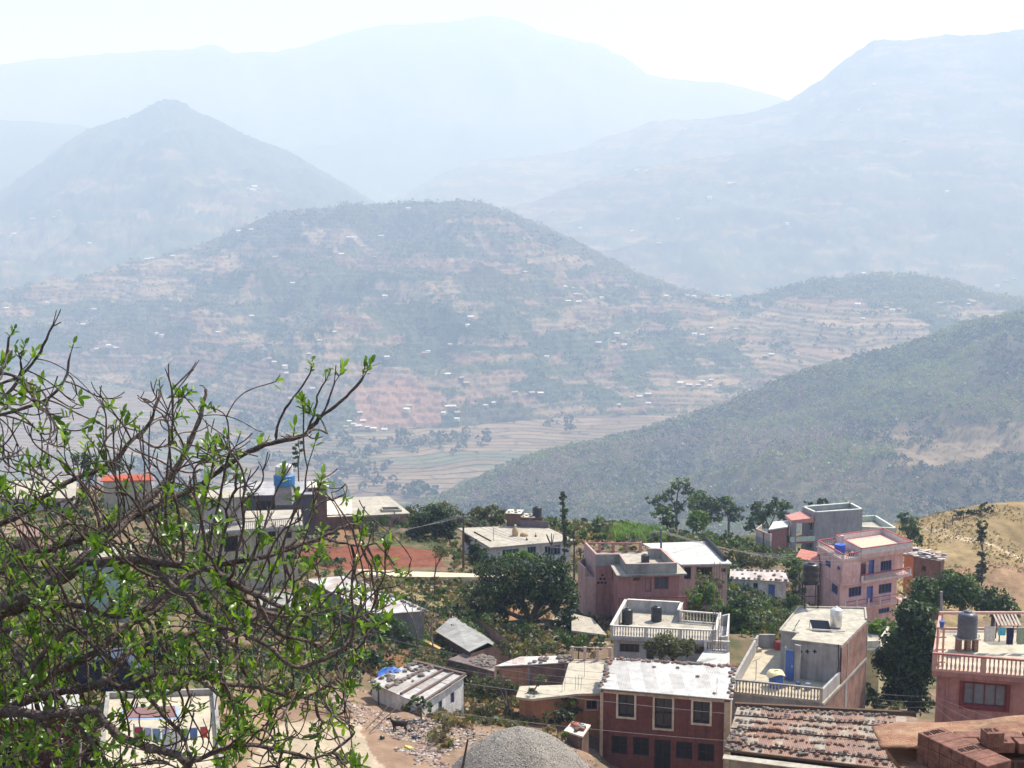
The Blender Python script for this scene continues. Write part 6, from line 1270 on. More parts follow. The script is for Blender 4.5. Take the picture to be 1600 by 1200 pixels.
washing('washing line of mixed clothes across the cream terrace', A_, B_, [(.06, .3, .5, (.42, .06, .12), 'crimson garment at the left end of the cream terrace line'), (.17, .28, .45, (.40, .44, .60), 'grey blue garment, second from left on the cream terrace line'), (.28, .28, .5, (.20, .30, .50), 'mid blue garment, third on the cream terrace line'), (.40, .3, 1.0, (.60, .60, .78), 'long pale lilac cloth on the cream terrace line'), (.52, .3, 1.1, (.66, .66, .72), 'long whitish cloth on the cream terrace line'), (.63, .3, .45, (.25, .40, .45), 'teal garment right of the whitish cloth'), (.75, .28, .45, (.12, .20, .45), 'dark blue garment near the right end of the terrace line'), (.88, .25, .4, (.55, .10, .08), 'bright red garment at the right end of the terrace line')])
A_, B_ = Pz(200, 1222, zt) + Vector((0, -.1, 1.0)), Pz(300, 1220, zt) + Vector((0, -.1, 1.0))
zt2 = P(-60, 1128, 50).z; q = [Pz(-120, 1130, zt2), Pz(142, 1118, zt2), Pz(120, 1078, zt2 + .2), Pz(-110, 1086, zt2 + .2)]
h = House('dark_red_walled_house', 'house with dark maroon wall and whitish corrugated roof at lower left corner', 'house', (q[0].x, q[0].y, gz(q[0].x, q[0].y))); bp = poly_inset(q, .2); h.body(bp, gmin(bp) - .6, zt2 - .1, mat('dark_maroon', (.12, .035, .035), stain=(.07, .03, .03)), {0: [dict(r=(2.6, 3.6, zt2 - 2.2, zt2 - 1.0), pane=M_DARK)]}); sheet_roof(h.o, q, M_WHITES)
for x, lab in ((121, 'grey concrete post leaning against the maroon wall'), (92, 'thin wooden post in front of the maroon wall')):
    b = P(x, 1215, 47); t = thing('post', lab, 'post', (b.x, b.y, gz(b.x, b.y))); mb = MB(); mb.tube([(b.x, b.y, gz(b.x, b.y) - .2), (b.x + .1, b.y + .2, zt2 + .5)], .06, 7); mb.build('pole', [M_CONCG], t)
# ---- dark blue van parked below the tree
c = P(166, 1058, 61); c.z = gz(c.x, c.y); rz = .15
t = thing('parked_van', 'dark blue van parked on the slope behind the thick branches', 'van', c); R_ = Matrix.Rotation(rz, 3, 'Z')
def van(pts): return [c + R_ @ Vector(p) for p in pts]
prof = [(-2.0, .35), (-2.05, .9), (-1.95, 1.3), (-1.6, 1.85), (1.0, 1.9), (1.35, 1.25), (2.0, 1.05), (2.1, .8), (2.08, .35)]
V = []; 
for s_ in (-.85, .85): V += [(x, s_ * (.90 if z > 1.3 else 1), z) for x, z in prof]
n = len(prof); mb = MB(); mb.add(van(V), [tuple(range(n - 1, -1, -1)), tuple(range(n, 2 * n))] + [(i, (i + 1) % n, n + (i + 1) % n, n + i) for i in range(n)]); mb.build('body', [mat('navy_paint', (.02, .025, .06), rough=.2, bump=0, spec=.7)], t, bevel=.05)
mb = MB(); mb.add(van([(1.02, -.74, 1.80), (1.02, .74, 1.80), (1.36, .78, 1.28), (1.36, -.78, 1.28)]), [(0, 1, 2, 3)]); mb.build('windscreen', [M_GLASS], t)
for s_ in (-.84, .84):
    mb = MB(); y_ = s_ * .99; mb.add(van([(-1.5, y_, 1.3), (.9, y_, 1.3), (.75, y_ * .93, 1.75), (-1.4, y_ * .93, 1.75)]), [(0, 1, 2, 3)]); mb.build('side_window', [M_GLASS], t)
for x_ in (-1.3, 1.35):
    for s_ in (-.82, .82): mb = MB(); k_ = [(x_ + .33 * math.cos(a_ * math.pi / 8), s_ + d_, .33 + .33 * math.sin(a_ * math.pi / 8)) for d_ in (-.1, .1) for a_ in range(16)]; mb.add(van(k_), [tuple(range(16)), tuple(range(31, 15, -1))] + [(i, (i + 1) % 16, 16 + (i + 1) % 16, 16 + i) for i in range(16)]); mb.build('wheel', [M_BLACKT], t)
for s_ in (-.6, .6): mb = MB(); mb.add(van([(2.1, s_ - .16, .72), (2.1, s_ + .16, .72), (2.06, s_ + .16, .92), (2.06, s_ - .16, .92)]), [(0, 1, 2, 3)]); mb.build('headlight', [M_STEEL], t)

# ---- near wall top with rusty sheet and loose bricks (bottom right corner)
M_RUSTT = mat('rust_tin', (.34, .18, .11), scale=9, var=.25, col2=(.20, .10, .065), stain=(.44, .31, .19), stain_scale=6, bump=.5); M_RB = mat('loose_brick', (.25, .12, .09), scale=18, var=.22, bump=.4, bscale=90)
za = P(1400, 1163, 9.5).z
h = House('near_brick_wall', 'near wall top capped with bumpy rusty sheet under loose bricks at bottom right', 'wall', (P(1500, 1200, 9.5).x, 9.5, gz(3, 9.5)))
nx, ny = 90, 12; V = []; top = [(1360, 1131), (1375, 1128), (1400, 1124), (1450, 1125), (1500, 1121), (1540, 1119), (1570, 1115), (1620, 1112), (1800, 1108)]
for j in range(ny):
    for i in range(nx):
        x = 1362 + (1800 - 1362) * i / (nx - 1); v = j / (ny - 1); a = P(x + 12 * (1 - v) * (x < 1400), np.interp(x, *zip(*top)), 9.98); b = P(x + 14 * (1 - v), 1166, 9.45); b.z = za; p = b.lerp(a, v)
        p.z += .018 * math.sin(v * math.pi) + .014 * (vnoise(p.x * 4, p.y * 9, 4) - .5) + .004 * math.sin(p.y * 90) - .02 * v; V.append(p)
n0 = len(V); V += [v + Vector((0, 0, -.016)) for v in V]
Fc = [(j * nx + i, j * nx + i + 1, (j + 1) * nx + i + 1, (j + 1) * nx + i) for j in range(ny - 1) for i in range(nx - 1)]; Fc += [tuple(n0 + k for k in f[::-1]) for f in Fc]
Fc += [(i, n0 + i, n0 + i + 1, i + 1) for i in range(nx - 1)] + [(j * nx, (j + 1) * nx, n0 + (j + 1) * nx, n0 + j * nx) for j in range(ny - 1)] + [((ny - 1) * nx + i, (ny - 1) * nx + i + 1, n0 + (ny - 1) * nx + i + 1, n0 + (ny - 1) * nx + i) for i in range(nx - 1)]
V = [Vector(v) - origin(h.o) for v in V]; link('rusty_sheet', mesh_from('rusty_sheet', V, Fc, [M_RUSTT], smooth=True), h.o)
mb = MB(); a = P(1470, 1168, 9.5); b = P(1800, 1168, 9.5); mb.prism([(a.x, 9.5), (b.x, 9.5), (b.x, 9.9), (a.x + .05, 9.9)], gz(3, 9.6) - .6, za - .10); mb.build('wall', [M_BRICKD], h.o)
# lower rusty slab in front
z2 = za - .12; s1 = [Pz(1384, 1169, z2), Pz(1428, 1165, z2), Pz(1500, 1235, z2), Pz(1440, 1240, z2)]; mb = MB(); mb.prism([v[:2] for v in s1[::-1]], z2 - .04, z2); mb.build('lower_sheet', [M_RUSTT], h.o)
z3 = za - .33; s1 = [Pz(1500, 1290, z3), Pz(1800, 1290, z3), Pz(1800, 1190, z3), Pz(1480, 1190, z3)]; mb = MB(); mb.prism([v[:2] for v in s1], gz(3, 9) - .6, z3); mb.build('ledge', [mat('dusty_ledge', (.42, .34, .24), scale=4, stain=(.2, .13, .1), stain_scale=3)], h.o)
def brick(x, y, z, label, rz=0.0, sx=.225, sy=.105, sz=.075, marks=False):
    c = Pz(x, y, z); t = thing('brick', label, 'brick', (c.x, c.y, z - sz)); mb = MB(); mb.box((c.x, c.y, z - sz / 2), sx, sy, sz, rz); mb.build('block', [M_RB], t, bevel=.004)
    if marks:
        R = Matrix.Rotation(rz, 3, 'Z'); mb = MB(); gl = [[(0, 0, 0, 1), (0, 1, .6, 1), (.6, 1, .6, .5), (0, .5, .6, .5)], [(0, 0, 0, 1), (0, .5, .6, 1)], [(0, 0, .3, 1), (.3, 1, .6, 0), (.15, .5, .45, .5)], [(0, 1, .6, 1), (.3, 1, .3, 0)], [(0, 0, 0, 1), (0, 1, .6, .7), (.6, .7, 0, .5)], [(0, 0, .6, 0), (0, 0, 0, 1), (0, .5, .5, .5)]]
        n = 6 if sx > .15 else 3; w = sx * .72 / n
        for k in range(n):
            for xa, ya, xb, yb in gl[k % 6]:
                f = lambda q, r: Vector((c.x, c.y, z + .0025)) + R @ Vector((-sx * .37 + (k + q * .9) * w, (r - .5) * sy * .45, 0)); mb.beam(f(xa, ya), f(xb, yb), .009, .005)
        tag(mb.build('stamped_mark', [mat('brick_mark', (.06, .03, .025), bump=0)], t))
    return t
BR = .476; zb_ = za + .10; names = ['stamped brick at the head of the stepped brick row on the rusty sheet', 'brick second down the stepped row, just below the stamped one', 'brick third down the stepped row at bottom right', 'brick fourth down the stepped row at bottom right', 'brick fifth down the stepped row near the frame bottom', 'lowest brick of the stepped row at the frame bottom']
for k in range(6):
    c = Pz(1461, 1144, zb_); x_ = c.x + .050 * k; y_ = c.y - .0965 * k; t = None
    p_ = px_of((x_, y_, zb_)); brick(p_[0], p_[1], zb_ - .001 * k, names[k], BR, .225, marks=(k in (0, 3)))
    for lv in (1, 2): mb = MB(); mb.box((x_, y_, zb_ - .001 * k - .0755 * lv - .0375), .222, .104, .074, BR); o = mb.build('brick', [M_RB]); set_origin(o, (x_, y_, zb_ - .0755 * (lv + 1))); tag(o, ('brick in the middle course of the stepped stack, under ' if lv == 1 else 'brick in the lowest course of the stepped stack, under ') + ['the head brick', 'the second brick', 'the third brick', 'the fourth brick', 'the fifth brick', 'the lowest brick'][k], 'brick')
zc_ = za + .085
for k in range(6):
    c = Pz(1504, 1157, zc_); brick(*px_of((c.x + .243 * k, c.y + .01 * (k % 2), zc_)), zc_, ['first brick of the horizontal row, touching the stepped row', 'second brick of the horizontal row, under the upright brick', 'third brick of the horizontal row near the right edge', 'fourth brick of the horizontal row, beyond the right edge', 'fifth brick of the horizontal row, out beyond the right edge', 'sixth brick of the horizontal row, far beyond the right edge'][k], .03 * (k % 3 - 1), marks=(k == 1))
    if k < 5: brick(*px_of((c.x + .243 * k + .1, c.y + .115, zc_)), zc_ - .006, ['first', 'second', 'third', 'fourth', 'fifth'][k] + ' brick of the back row lying behind the horizontal row', .0, sz=.07)
c = Pz(1553, 1141, zc_ + .105); brick(1551, 1141, zc_ + .108, 'short brick standing on top of the horizontal brick row', .12, .125, .11, .107, marks=True)
# ================================================================== trees near the village
def leaf_cloud(name, C0, R, n, leaf, mats, parent, seed, clump=0.16, up=.25):
    """leaf-clump faces through the volume of a few ellipsoids, gathered in sprays, hollow in places"""
    rng = np.random.default_rng(seed); C0 = np.array(C0, float); R = np.array(R, float); vol = R[:, 0] * R[:, 2]; pk = vol / vol.sum()
    nc = max(12, n // 22); b = rng.choice(len(C0), nc, p=pk); d = rng.normal(size=(nc, 3)); d /= np.linalg.norm(d, axis=1, keepdims=True)
    cc = C0[b] + d * R[b] * (rng.uniform(.35, 1.0, (nc, 1)) ** .55) * rng.uniform(.8, 1.12, (nc, 1))
    k = rng.integers(0, nc, n); rad = (R[b].mean(1))[k][:, None]
    p = cc[k] + rng.normal(size=(n, 3)) * rad * clump * np.array((1, 1, .7)); out = p - C0[b][k]; out /= np.linalg.norm(out, axis=1, keepdims=True) + 1e-6
    nn = out * .5 + rng.normal(size=(n, 3)) * .6 + np.array((0, 0, up)); nn /= np.linalg.norm(nn, axis=1, keepdims=True)
    a = np.cross(nn, rng.normal(size=(n, 3))); a /= np.linalg.norm(a, axis=1, keepdims=True); c = np.cross(nn, a); s = leaf * rng.uniform(.6, 1.35, (n, 1))
    V = np.stack([p - a * s, p + c * s * .5, p + a * s, p - c * s * .5], 1).reshape(-1, 3) - np.array(origin(parent))
    mi = rng.integers(0, len(mats), nc)[k]
    o = link(name, mesh_np(name, V, np.arange(len(V)).reshape(-1, 4), mats, mi=mi), parent); return o
LG = {'dark': [mat_leaf('leaf_dark', (.014, .032, .010), (.026, .052, .014), .15), mat_leaf('leaf_dark_b', (.025, .05, .015), (.07, .115, .03), .25)],
      'mid': [mat_leaf('leaf_mid', (.055, .105, .025), (.095, .16, .035), .3), mat_leaf('leaf_mid_b', (.022, .048, .014), (.045, .08, .022), .2)],
      'light': [mat_leaf('leaf_light', (.11, .19, .03), (.15, .24, .05), .4), mat_leaf('leaf_light_b', (.07, .13, .025), (.1, .17, .04), .4)],
      'olive': [mat_leaf('leaf_olive', (.11, .12, .045), (.15, .15, .06), .3), mat_leaf('leaf_olive_b', (.06, .08, .03), (.1, .11, .04), .3)],
      'dry': [mat_leaf('leaf_dry', (.24, .17, .08), (.30, .22, .11), .3), mat_leaf('leaf_dry_b', (.17, .12, .07), (.2, .16, .09), .2)]}
M_BARK = mat('bark', (.12, .09, .07), scale=7, var=.25); M_BARKG = mat('bark_grey', (.20, .165, .14), scale=7, var=.25)
_ts = [0]
def tree(label, d, foot, blobs, kind='mid', leaf=.16, cov=5.0, name='broadleaf_tree', cat='tree', group=None, tr=.16, bark=None, clump=.16, dd=.8, part='crown', lean=0, sink=0):
    """foot = (x, None) column of the photo; blobs = [(cx, cy, rx, ry)] crown outlines at distance d"""
    _ts[0] += 1; seed = 100 + _ts[0]; rr = random.Random(seed); g = G(foot, d); t = thing(name, label, cat, g, group); k = d / F
    C0 = []; R = []
    for i, b in enumerate(blobs): p = P(b[0], b[1], d); p.y += rr.uniform(-.5, .5) * b[2] * k * .6; C0.append(p); R.append((b[2] * k, b[2] * k * dd, b[3] * k))
    n = int(sum(cov * math.pi * b[2] * b[3] * k * k for b in blobs) / (leaf * leaf) / .9); n = min(n, 26000)
    mb = MB(); ctr = sum((c for c in C0), Vector()) / len(C0); low = min(C0[i].z - R[i][2] * .6 for i in range(len(C0))); fz = Vector((g.x + (ctr.x - g.x) * .3, g.y, max(g.z + .3 * (ctr.z - g.z), min(low, ctr.z))))
    mb.tube([g - Vector((0, 0, .5)), g.lerp(fz, .5) + Vector((rr.uniform(-.1, .1), 0, 0)), fz], [tr * 1.3, tr, tr * .8], 8)
    for i, c in enumerate(C0):
        mb.tube([fz, fz.lerp(c, .5) + Vector((rr.uniform(-.2, .2), rr.uniform(-.2, .2), .1)), c], [tr * .7, tr * .45, tr * .2], 6)
        for j in range(5): e = c + Vector([rr.uniform(-.75, .75) * R[i][q] for q in range(3)]); mb.tube([c.lerp(fz, .25), c.lerp(e, .5) + Vector((0, 0, .08)), e], [tr * .3, tr * .18, tr * .07], 5)
    mb.build('trunk', [bark or M_BARK], t); leaf_cloud(part, C0, R, n, leaf, LG[kind], t, seed, clump); return t
def shrub(label, d, foot, blobs, kind='mid', leaf=.13, cov=4, group=None, **k): return tree(label, d, foot, blobs, kind, leaf, cov, 'shrub', 'shrub', group, tr=.05, part='foliage', **k)
def bare_tree(label, d, foot, h_, seed, spread=.5, tr=.11, name='bare_tree', depth=4, bark=None, tuft=None, nb=(2, 3)):
    rr = random.Random(seed); g = G(foot, d); t = thing(name, label, 'tree', g); mb = MB(); tips = []
    def grow(p, dr, L, r, k):
        q = p + dr * L * .5 + Vector((rr.uniform(-1, 1), rr.uniform(-1, 1), 0)) * L * .06; e = q + (dr + Vector((0, 0, .12))).normalized() * L * .5; mb.tube([p, q, e], [r, r * .85, r * .68], 6 if k > 1 else 4)
        if k == 0: tips.append(e); return
        for j in range(rr.randint(*nb)):
            a = rr.uniform(0, 6.28); nd = (dr + Vector((math.cos(a), math.sin(a), rr.uniform(-.1, .4))) * spread * rr.uniform(.6, 1.3)).normalized(); grow(e, nd, L * rr.uniform(.55, .8), r * .62, k - 1)
    grow(g - Vector((0, 0, .3)), Vector((rr.uniform(-.06, .06), 0, 1)), h_ * .42, tr, depth); mb.build('trunk', [bark or M_BARK], t)
    if tuft: C0 = tips; leaf_cloud('crown', C0, [(tuft[1],) * 3] * len(C0), tuft[2], tuft[3], LG[tuft[0]], t, seed, .5)
    return t
tree('very large dark mango tree between the road and the grey balustraded house', 114, 835, [(790, 900, 52, 34), (850, 905, 48, 40), (760, 945, 42, 34), (812, 938, 30, 20), (878, 938, 34, 26), (738, 982, 30, 22), (720, 1000, 16, 10), (790, 992, 28, 22), (870, 900, 30, 36), (885, 975, 20, 14)], 'dark', .15, 4.0, tr=.34, clump=.13)
tree('round dark tree standing over the red field left of the utility pole', 160, 680, [(665, 815, 26, 22), (690, 812, 26, 24), (650, 832, 16, 16), (700, 838, 18, 18), (678, 800, 20, 12)], 'dark', .2, 5, tr=.2)
shrub('dark bush at the foot of the round dark tree', 158, 700, [(695, 855, 22, 12), (680, 862, 14, 8)], 'dark', .18)
tree('pale green leafy thicket behind the round dark tree', 178, 655, [(650, 800, 22, 10), (690, 795, 26, 9), (640, 812, 12, 10)], 'olive', .2, 3, tr=.08)
tree('wide light green bush behind the flat concrete roof', 172, 765, [(748, 806, 18, 13), (768, 802, 20, 13), (786, 808, 12, 12)], 'olive', .2, 4.5, tr=.1)
shrub('bluish bush at the left corner of the flat-roofed house', 140, 748, [(745, 868, 16, 20), (755, 880, 16, 16), (738, 850, 10, 12)], 'dark', .17)
tree('bright green treetop in front of the flat-roofed house', 122, 818, [(815, 868, 22, 12), (800, 878, 22, 12), (840, 875, 16, 10)], 'light', .17, 4, tr=.12)
tree('tall thin lopped tree with leafy column beside the flat-roofed house', 138, 882, [(879, 778, 6, 12), (881, 800, 5, 14), (883, 826, 8, 16), (883, 850, 7, 14), (880, 768, 4, 5)], 'mid', .14, 5, tr=.11, name='lopped_tree')
tree('shorter feathery lopped tree right of the tall leafy column', 136, 897, [(897, 826, 6, 10), (896, 845, 7, 12)], 'olive', .14, 3, tr=.1, name='lopped_tree')
bare_tree('forked bare lopped tree in front of the flat concrete roof', 135, 868, 5.6, 3, .32, .12, 'lopped_tree', 2)
bare_tree('leafless lopped tree with brush-like top left of the terracotta house', 130, 909, 5.4, 9, .22, .12, 'lopped_tree', 2, nb=(3, 4))
tree('tall hazy feathery tree rising behind the terracotta house', 262, 1055, [(1062, 758, 20, 15), (1045, 775, 20, 10), (1020, 782, 15, 8), (1080, 772, 18, 12), (1040, 795, 18, 10), (1068, 790, 20, 12)], 'mid', .3, 2.6, tr=.3, clump=.12)
for x, (bl, lab) in {1095: ([(1095, 785, 20, 17), (1110, 800, 22, 18)], 'broad hazy green tree right of the tall feathery tree'), 1135: ([(1130, 790, 20, 16), (1148, 803, 16, 15)], 'rounded hazy tree furthest right of the clump behind the white roof')}.items(): tree(lab, 250, x, bl, 'mid', .3, 4, tr=.25)
tree('leafy green tree behind the corn, left of the bright round tree', 186, 1042, [(1035, 803, 15, 14), (1050, 816, 13, 10)], 'mid', .2, 4.5, tr=.12)
tree('small bright yellow-green round tree behind the white roof', 184, 1088, [(1088, 815, 18, 16), (1090, 808, 14, 13)], 'light', .2, 5, tr=.1)
tree('dark leafy tree left of the grey unfinished house', 222, 1200, [(1190, 800, 20, 16), (1215, 790, 20, 13), (1180, 818, 16, 14), (1225, 806, 12, 10)], 'mid', .25, 4.5, tr=.2)
tree('bushy dark tree peeping over the grey unfinished house', 228, 1285, [(1285, 783, 12, 5), (1262, 786, 8, 4)], 'dark', .25, 4, tr=.12)
tree('mid green tree at the left foot of the dry hill', 196, 1420, [(1421, 822, 17, 18), (1430, 842, 14, 12), (1412, 808, 9, 9)], 'mid', .2, 4.5, tr=.14)
tree('ivy-clad columnar tree standing alone on the dry hill', 176, 1533, [(1535, 822, 8, 11), (1533, 838, 8, 11), (1533, 870, 6, 12), (1534, 888, 8, 10), (1528, 902, 10, 9)], 'dark', .17, 6, tr=.12, name='columnar_tree', dd=1)
for i, (bl, d, f, lab) in enumerate((([(1450, 930, 32, 26), (1430, 950, 25, 22)], 128, 1450, 'broad deep green tree below the brown mud house'), ([(1500, 925, 32, 26), (1485, 905, 25, 16)], 126, 1500, 'broad deep green tree with sunlit top, right of its neighbour'), ([(1545, 938, 30, 22), (1570, 955, 22, 16)], 124, 1545, 'deep green tree reaching behind the salmon terrace'))): tree(lab, d, f, bl, 'mid' if i != 2 else 'dark', .2, 7.5, tr=.22, clump=.22)
tree('huge very dark tree filling the gap left of the salmon house', 96, 1425, [(1412, 1010, 34, 30), (1430, 965, 30, 30), (1400, 1040, 28, 26), (1440, 1040, 26, 34), (1380, 1030, 16, 18), (1445, 1000, 24, 34), (1425, 1075, 26, 22), (1415, 1050, 34, 34), (1432, 985, 24, 26), (1405, 1085, 26, 20), (1440, 1100, 20, 16)], 'dark', .17, 8, tr=.3, clump=.22)
tree('bright leafy tree between yellow house and dark tree', 106, 1385, [(1378, 975, 20, 14), (1400, 985, 18, 14), (1365, 985, 14, 12)], 'light', .17, 4.5, tr=.12)
shrub('green creeper bush at the foot of the yellow house', 96, 1365, [(1362, 1090, 14, 14), (1375, 1100, 16, 10), (1358, 1072, 8, 8)], 'mid', .14)
shrub('low weedy bush beneath the huge dark tree', 92, 1400, [(1400, 1108, 24, 8), (1380, 1112, 16, 6)], 'olive', .14)
tree('large green leafy tree between the grey terrace houses', 112, 1150, [(1150, 960, 22, 22), (1130, 975, 22, 22), (1165, 975, 18, 18), (1140, 1000, 18, 16), (1158, 945, 14, 12), (1175, 990, 18, 14), (1120, 955, 16, 14)], 'mid', .15, 6, tr=.18)
tree('bright green bush in front of the white-roofed annex', 116, 1090, [(1090, 930, 20, 16), (1105, 920, 18, 12), (1080, 945, 14, 12), (1115, 935, 14, 14)], 'light', .17, 4.6, tr=.12)
shrub('reddish-flecked shrub under the annex windows', 120, 1110, [(1105, 907, 26, 7), (1125, 912, 10, 8)], 'olive', .15)
tree('leafy tree behind the black tank, left of the pink house', 138, 1245, [(1240, 940, 14, 14), (1228, 952, 14, 12), (1250, 915, 12, 18), (1240, 890, 14, 14)], 'mid', .17, 4.2, tr=.12)
tree('pale shrubby tree left of the pink house side wing', 150, 1250, [(1250, 880, 12, 12), (1232, 872, 14, 10)], 'light', .17, 3.5, tr=.1)
shrub('tangled dry bush on the slope above the white shed', 165, 1175, [(1170, 872, 24, 10), (1195, 880, 20, 9), (1150, 862, 14, 10)], 'olive', .17)
shrub('small bush beside the low wall of the grey unfinished house', 172, 1240, [(1240, 868, 14, 7)], 'mid', .17)
tree('little tree right of the white roof ridge pipe', 168, 1145, [(1146, 850, 10, 10), (1140, 838, 10, 8)], 'mid', .18, 3.5, tr=.08)
tree('feathery olive tree hiding the wall of the grey balustraded house', 94, 1050, [(1040, 1003, 22, 16), (1060, 1012, 24, 16), (1020, 1012, 16, 12), (1078, 1008, 14, 12), (1045, 1022, 26, 10)], 'olive', .11, 3.6, tr=.1)
tree('spreading thorny tree with flat light green crown by the orange bank', 89, 800, [(750, 1062, 20, 10), (775, 1068, 22, 12), (798, 1075, 14, 10), (760, 1080, 22, 9), (740, 1075, 12, 9)], 'olive', .11, 3.4, tr=.14)
tree('upright branch tree with small clumped crown against the cream roof', 88, 825, [(845, 1062, 14, 8), (830, 1080, 10, 9), (826, 1098, 14, 10), (850, 1100, 14, 8)], 'olive', .11, 3.4, tr=.13)
tree('dark scrubby tree between the clumped crown and the orange wall', 88, 870, [(870, 1098, 16, 12), (888, 1100, 18, 14), (900, 1110, 12, 12)], 'mid', .11, 3, tr=.08)
shrub('dark shrub patch right of the scrubby trees', 85, 870, [(865, 1118, 22, 10), (885, 1120, 14, 10)], 'dark', .12)
shrub('orange dry grass clump by the gravel heap', 80, 860, [(858, 1143, 18, 10), (875, 1155, 12, 8)], 'dry', .10)
shrub('green tuft between dry grass and scrap-roofed store', 80, 885, [(884, 1150, 6, 8)], 'light', .1)
shrub('green bush on the ledge behind the cream roof posts', 104, 905, [(900, 1000, 26, 10), (880, 992, 18, 10), (930, 1010, 14, 8)], 'mid', .13)
shrub('feathery green bush in front of the rubble-edged lean-to', 100, 805, [(800, 1018, 20, 10), (785, 1008, 14, 8), (815, 1028, 14, 7)], 'olive', .12)
shrub('shrub growing on the near side of the white shack', 82, 660, [(652, 1094, 14, 9), (668, 1106, 12, 7), (640, 1102, 8, 5)], 'mid', .10)
shrub('small bright bush on the left corner of the shack roof', 86, 592, [(590, 1072, 9, 7)], 'light', .11)
tree('grey-green tree against the wall of the long grey house', 100, 615, [(600, 970, 20, 16), (620, 985, 24, 16), (590, 992, 18, 14), (632, 1000, 14, 12)], 'mid', .13, 3.6, tr=.1)
tree('dark green thicket below the long grey house', 95, 560, [(545, 1000, 24, 18), (520, 1025, 26, 18), (560, 1030, 22, 18), (590, 1025, 14, 14), (535, 1050, 26, 12)], 'mid', .14, 3.6, tr=.1)
tree('dark green thicket left of the long grey house', 98, 470, [(480, 985, 24, 20), (450, 1010, 28, 20), (420, 1000, 22, 18), (490, 1030, 22, 16)], 'dark', .14, 3.6, tr=.1)
tree('dark bank of trees below the arched house', 95, 360, [(360, 960, 28, 20), (320, 985, 28, 18), (390, 985, 24, 18), (350, 1010, 28, 16), (290, 1010, 22, 14)], 'dark', .15, 3.4, tr=.12)
tree('green trees right of the parked van', 70, 260, [(260, 1020, 22, 14), (235, 1005, 20, 14), (290, 1030, 18, 12), (225, 1035, 14, 10)], 'dark', .12, 3.4, tr=.1)
tree('green tree beside the teal house', 110, 255, [(250, 850, 26, 18), (280, 830, 22, 18), (230, 880, 20, 18)], 'mid', .16, 3.2, tr=.12)
tree('tall green tree left of the teal house', 112, 90, [(90, 880, 24, 20), (60, 900, 24, 18), (110, 850, 18, 16)], 'mid', .16, 3.2, tr=.12)
tree('olive tree behind the pale block house', 165, 135, [(130, 720, 22, 12), (150, 735, 20, 12), (190, 728, 22, 10)], 'mid', .2, 3.4, tr=.12)
tree('pine-like dark tree poking above the open shed', 158, 468, [(466, 690, 7, 8), (464, 705, 9, 8), (466, 722, 8, 10)], 'dark', .18, 3, tr=.1)
tree('mid green tree below the open shed', 140, 400, [(380, 770, 14, 12), (300, 775, 24, 14), (270, 785, 20, 14)], 'mid', .18, 3.2, tr=.1)
bare_tree('small bare-limbed tree on the bank left of the big dark tree', 120, 682, 4.6, 31, .55, .09, depth=3, tuft=('olive', .5, 500, .12))
bare_tree('leafless grey tree leaning by the ochre wall', 100, 655, 4.6, 32, .5, .1, depth=3, bark=M_BARKG)
bare_tree('leafless tree in front of the dark lean-to', 98, 676, 4.2, 33, .45, .09, depth=3, bark=M_BARKG)
bare_tree('twiggy leafless thicket left of the round dark tree', 150, 605, 4.4, 34, .7, .1, depth=4, bark=M_BARKG, nb=(3, 3))
bare_tree('leaning bare tree near the spreading thorny tree', 87, 790, 3.4, 35, .6, .1, depth=3)
# hill-top bushes and fence posts
tree('low dark bush on the brow of the dry hill', 214, 1500, [(1498, 800, 9, 6), (1510, 797, 8, 6)], 'dark', .22, 4, tr=.06)
tree('taller dark bush on the brow, right of the low one', 214, 1545, [(1537, 792, 8, 8), (1549, 795, 7, 6)], 'dark', .22, 4, tr=.06)
tree('small far bush between the two brow bushes', 214, 1525, [(1522, 800, 8, 4)], 'dark', .22, 4, tr=.06)
for k, x in enumerate((1455, 1475, 1488, 1505)):
    g = G(x, 210 + k * .7); t = tag(MB().tube([g, g + Vector((0, 0, 1.5))], .07, 6).build('fence_post', [M_WOOD]), 'dark fence post on the brow of the dry hill', 'post', 'fence posts on the dry hill brow'); set_origin(t, g)
# scattered scrub, tufts and clods on the slope: nobody could count them
def scatter(name, poly, n, seed, r0, r1, mats, nf, fs=.6, squash=.8, drange=(50, 215)):
    rng = np.random.default_rng(seed); pts = []
    ok = np.argwhere(inpoly(pxx, pyy, poly) & (DD > drange[0]) & (DD < drange[1])); 
    if not len(ok): return
    k = ok[rng.choice(len(ok), n)]; Pp = np.stack([XX[k[:, 0], k[:, 1]], DD[k[:, 0], k[:, 1]], ZZ[k[:, 0], k[:, 1]] + CAMZ], -1); Pp[:, 0] += rng.uniform(-.3, .3, n); Pp[:, 1] += rng.uniform(-.3, .3, n)
    f = fbm(Pp[:, 0] / 5, Pp[:, 1] / 5, seed, 3); Pp = Pp[f > -.12]; tree_mass(name, Pp, rng.uniform(r0, r1, len(Pp)), mats, nf, seed, squash=squash, fs=fs, far=False)
scatter('undergrowth', [(705, 890), (700, 850), (540, 846), (540, 820), (760, 820), (1260, 860), (1300, 1110), (700, 1110), (560, 1060), (560, 912), (700, 912)], 5200, 41, .12, .42, LG['olive'] + LG['mid'] + LG['dry'], 9)
scatter('garden_bushes', [(1060, 850), (1300, 862), (1290, 990), (1180, 1000), (1070, 960)], 620, 46, .4, 1.1, LG['mid'] + LG['olive'] + LG['dark'], 60, .17, 1.0, (100, 185))
scatter('bank_bushes', [(560, 940), (760, 960), (920, 1000), (930, 1110), (720, 1100), (560, 1050)], 330, 47, .25, .8, LG['mid'] + LG['olive'] + LG['dark'], 44, .19, 1.0, (84, 130))
